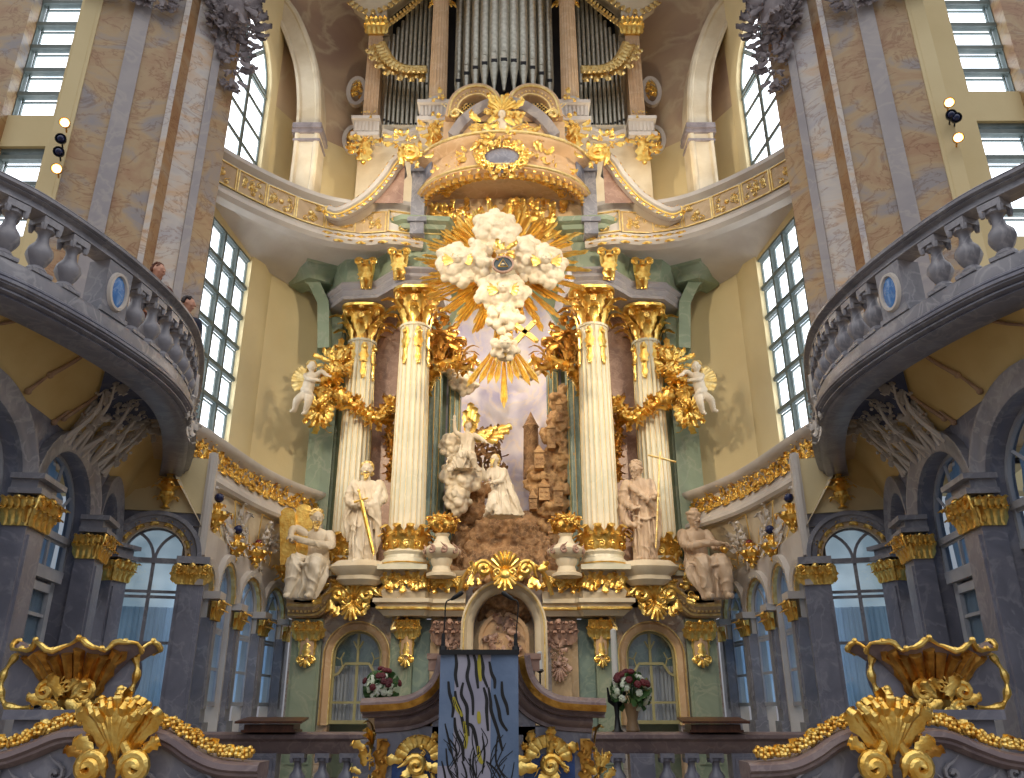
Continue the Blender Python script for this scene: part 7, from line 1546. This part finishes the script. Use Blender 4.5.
# ---- foreground parapets with gilt shells, both sides
for SIDE in ('left', 'right'):
    FLIP = SIDE == 'right'; rnd = random.Random(55)
    Y = 7.0; root = thing('stair_parapet', U(118, 770, Y), 'undulating mauve stone parapet edged with gilt flowers in the %s foreground' % SIDE, 'parapet')
    f = front(0, Y, 0)
    pl = [U(-60, 758, Y), U(0, 752, Y), U(30, 743, Y), U(60, 731, Y), U(82, 728, Y), U(100, 730, Y)]; pr_ = [U(136, 730, Y), U(158, 728, Y), U(178, 735, Y), U(200, 750, Y), U(225, 760, Y), U(262, 762, Y)]
    for P in (pl, pr_):
        T = [(p.x, p.z) for p in crom([(q.x, q.z - .02, 0) for q in P], 6)] if False else [(p.x, p.z) for p in crom(P, 6)]
        m = MB(); m.curve(f, T, [(0, -.22), (0, .06), (-.02, .1), (-.06, .11), (-.08, .08), (-.1, .08), (-.13, .04), (-.13, -.22)]); m.build('coping', 'mauve', root)
        m = MB(); m.grid([[f.p(x, z - .1, .0) for x, z in T], [f.p(x, .0, 0) for x, z in T]]); m.grid([[f.p(x, z - .1, -.2) for x, z in T], [f.p(x, .0, -.2) for x, z in T]][::-1]); m.build('panel', 'greyblue', root)
        m = MB(); 
        T2 = [V((x, z, 0)) for x, z in T]
        mid = (T[0][0] + T[-1][0]) / 2
        for q in range(10): scroll(m, f.sub(mid + rnd.uniform(-.4, .4), T[len(T) // 2][1] - .3 + rnd.uniform(-.15, .05), .02), .07, 1.2, rnd.choice((-1, 1)), .02, 1.2, 5, .6, 10)
        m.build('dark_relief', 'grey', root)
        m = MB()
        rng = (T2[3:-7] if P is pl else T2[7:-2])
        for p, t in resample(rng, .07):
            for j in range(2):
                G = f.sub(p.x, p.y + .03, -.05 + .05 * j, rnd.uniform(-.8, .8)); 
                if rnd.random() < .6: leaf(m, G, rnd.uniform(.07, .12), .08, .4, .4, 0, 5)
                for a in range(5): m.ball(G.p(.028 * math.cos(a * 1.26), .04 + .028 * math.sin(a * 1.26), .03), .022, 6, 4)
        m.build('gilt_flower_edge', 'gold', root)
    for px in (95, 143):
        m = MB(); G = Fr(U(px, 740, Y - .02), (1, 0, 0), (0, 0, 1), (0, -1, 0)); cluster(m, G.sub(0, -.2, .06), .13, .55, 18, rnd, .1, .05); m.build('gilt_drop', 'gold_dark', root)
    m = MB(); a = U(100, 735, Y); b = U(136, 735, Y); m.fbox(f, a.x, b.x, 0, a.z - .02, -.24, .06); m.build('middle_pier', 'grey', root)
    c = U(118, 764, Y - .12); t = thing('gilt_palmette', c, 'large gilt acanthus palmette with two volutes on the %s foreground parapet' % SIDE, 'ornament'); G = front(c.x, c.y, c.z)
    m = MB(); k = .0088
    for i in range(9):
        tt = (i - 4) / 4; a = tt * .85; L = (.42, .38, .44, .42, .5, .42, .44, .38, .42)[i]; pts = []; rr_ = []
        for q in range(9):
            u = q / 8; x = math.sin(a * (.3 + .9 * u)) * L * u * .64 + .0; z = .04 + L * u * math.cos(a * .5); pts.append(G.p(x, z, .05 + .1 * math.sin(u * PI * .8) * (1 - .3 * abs(tt)) + (.06 if u > .85 else 0))); rr_.append(.018 + .022 * math.sin(u * PI * .75) - (.012 if q == 8 else 0))
        m.tube(pts, rr_, 7); m.ball(pts[-1], .03, 8, 6)
        leaf(m, G.sub(pts[4].x * 0 + math.sin(a) * .1, .1, .03, -a * .8), L * .95, .13, .4, .25, 0, 7)
    m.build('acanthus_fan', 'gold', t)
    for sg in (-1, 1):
        m = MB(); scroll(m, G.sub(sg * .17, -.02, .06), .105, 1.5, sg, .05, .5, 9, .8, 22); scroll(m, G.sub(sg * .17, -.02, .03), .075, 1.3, sg, .04, .2, 8); leaf(m, G.sub(sg * .2, .1, .05, sg * -1.0), .16, .1, .4, .3); m.tube([G.p(sg * .1, .08, .08), G.p(sg * .03, .2, .1), G.p(sg * .02, .35, .12)], [.04, .035, .02], 8); m.build('volute', 'gold', t)
    # shell bowl
    Yb = 7.75; c = U(76, 716, Yb); t = thing('shell_pulpit', c, 'scallop shell basin of grey marble with gilt rim and ribs in the %s foreground' % SIDE, 'shell basin')
    c0 = U(78, 700, Yb); rim = U(80, 648, Yb).z; H = rim - c0.z
    def prof(u): return .16 + .2 * u ** .5 + .2 * u ** 2.2
    def pt(a, u, off=0):
        front_ = max(0, -math.sin(a)); w = 1 + (.10 * math.sin(9 * a) * u ** 2); r = prof(u) * w + off
        sag = .042 * math.cos(9 * a) * u ** 3 + .012 * math.cos(23 * a) * u ** 4
        return V((c0.x + r * math.cos(a) * 1.06, c0.y + r * math.sin(a) * .72, c0.z + H * u + sag))
    m = MB(); NA = 90
    m.grid([[pt(2 * PI * j / NA, i / 12) for j in range(NA)] for i in range(13)], True, True)
    m.grid([[pt(2 * PI * j / NA, i / 12, -.04) for j in range(NA)] for i in range(12, 3, -1)], True, False, True); m.build('marble_bowl', 'mauve', t)
    m = MB(); R_ = [pt(2 * PI * j / NA, 1.0, 0) for j in range(NA + 1)]; m.tube(R_, [.021 + .007 * math.sin(j * .9) for j in range(NA + 1)], 8)
    for j in range(0, NA, 5): p = R_[j]; m.ball(p + V((0, 0, .01)), .028, 6, 4)
    m.build('gilt_rim', 'gold', t)
    m = MB()
    for i in range(9):
        a = -PI / 2 + (i - 4) * .21; m.tube([pt(a * 1.0, u, .012) for u in [q / 8 * .86 for q in range(9)]], [.02 + .035 * (q / 8) for q in range(9)], 7)
    for sg in (-1, 1): m.tube([pt(-PI / 2 + sg * (.95 + .05 * math.sin(q * 2)), .1 + q / 8 * .75, .015) for q in range(9)], .03, 7)
    m.build('gilt_ribs', 'gold_dark', t)  # ribs coloured darker, the bowl's shade put into the gilding
    m = MB(); m.lathe([(.1, -.12), (.19, -.06), (.2, 0), (.15, .05), (.2, .1), (.17, .14)], c0, 24, None, lambda a, z: 1 + .05 * math.cos(8 * a)); G = Fr(c0 + V((0, -.2, 0)), (1, 0, 0), (0, 0, 1), (0, -1, 0))
    for sg in (-1, 1): scroll(m, G.sub(sg * .17, .07, .03), .09, 1.5, sg, .035, .7, 7, .6, 16); scroll(m, G.sub(sg * .12, -.08, .03), .07, 1.3, -sg, .03, .7, 7)
    cluster(m, G.sub(0, .0, .04), .36, .3, 20, rnd, .12, .08); m.build('gilt_neck', 'gold', t)
    # wing lobes of the shell running down to its outer side
    for (x0, x1, nm) in ((5, 45, 'outer'), (118, 140, 'inner')):
        m = MB(); Pw = [U(x0 + 16 if nm == 'outer' else 138, 655, Yb), U(x0 + 4 if nm == 'outer' else 140, 672, Yb), U(x0 if nm == 'outer' else 134, 690, Yb), U(x0 + 6 if nm == 'outer' else 122, 706, Yb), U(x1 - 10 if nm == 'outer' else 112, 708, Yb)]; C = crom(Pw, 5)
        m.grid([[p + V((0, -.06, 0)) for p in C], [p.lerp(c0 + V((0, 0, H * .55)), .45) + V((0, -.1, 0)) for p in C], [p.lerp(c0 + V((0, 0, H * .5)), .9) + V((0, -.14, 0)) for p in C]]); m.grid([[p + V((0, .05, 0)) for p in C], [p.lerp(c0 + V((0, 0, H * .5)), .9) + V((0, .05, 0)) for p in C]][::-1]); m.build('marble_wing', 'greyblue', t)
        m = MB(); m.tube([p + V((0, -.06, 0)) for p in C], [.03 + .012 * math.sin(i * 1.3) for i in range(len(C))], 8); m.build('gilt_wing_edge', 'gold', t)
    m = MB(); b = U(82, 712, Yb); m.box((b.x, b.y, (b.z + .0) / 2), (.9, .5, b.z)); m.box((b.x, b.y, b.z - .02), (1.05, .62, .08)); m.build('marble_pedestal', 'greyblue', t)
FLIP = False
if TMP: bpy.data.scenes.remove(TMP)
# ================================================================= light
w = bpy.data.worlds.new('daylight'); scn.world = w; w.use_nodes = True; nt = w.node_tree; N = nt.nodes; L = nt.links
bg = N['Background']; tc = N.new('ShaderNodeTexCoord'); sx = N.new('ShaderNodeSeparateXYZ'); L.new(tc.outputs['Generated'], sx.inputs[0])
r = N.new('ShaderNodeValToRGB'); e = r.color_ramp.elements; e[0].position = 0.0; e[0].color = (.15, .15, .165, 1); e[1].position = 1; e[1].color = (1.0, .96, .9, 1)
k = e.new(.35); k.color = (.34, .36, .4, 1); k = e.new(.55); k.color = (.7, .72, .78, 1)
L.new(sx.outputs['Z'], r.inputs['Fac']); L.new(r.outputs[0], bg.inputs['Color']); bg.inputs['Strength'].default_value = 1.45
def spot(name, p, tgt, power, col, size=55, soft=.3):
    d = bpy.data.lights.new(name, 'SPOT'); d.energy = power; d.color = col; d.spot_size = math.radians(size); d.spot_blend = .6; d.shadow_soft_size = soft
    o = bpy.data.objects.new(name, d); COL.objects.link(o); o.location = p; o.rotation_euler = (V(tgt) - V(p)).to_track_quat('-Z', 'Y').to_euler(); return o
for sg in (-1, 1):
    spot('pier_spot_light', (sg * 6.0, 9.5, 10), (0, 17.5, 6.5), 1700, (1, .82, .58), 50)
    spot('gallery_fill_spot', (sg * 5.5, 8, 12), (-sg * .5, 17, 12), 1600, (1, .86, .64), 50)  # added fill without a fixture, warms the organ and upper altar
spot('nave_fill_spot', (0, -3, 14), (0, 17, 9), 2300, (1, .9, .72), 45, .6)  # unseen spot added behind the camera to warm the altar
for sg in (-1, 1):
    spot('vault_fill_spot', (sg * 3.4, 15.4, 12.9), (sg * 4.0, 19.3, 19.0), 300, (1, .84, .62), 95)  # added spot with no fixture, brightens the dark upper apse
pl = bpy.data.lights.new('niche_fill_light', 'POINT'); pl.energy = 110; pl.color = (1, .93, .82); pl.shadow_soft_size = .25; po = bpy.data.objects.new('niche_fill_light', pl); COL.objects.link(po); po.location = (0, 17.6, 8.7 + E)  # added point light brightening the painted sky behind the glory
scn.view_settings.exposure = 0.14
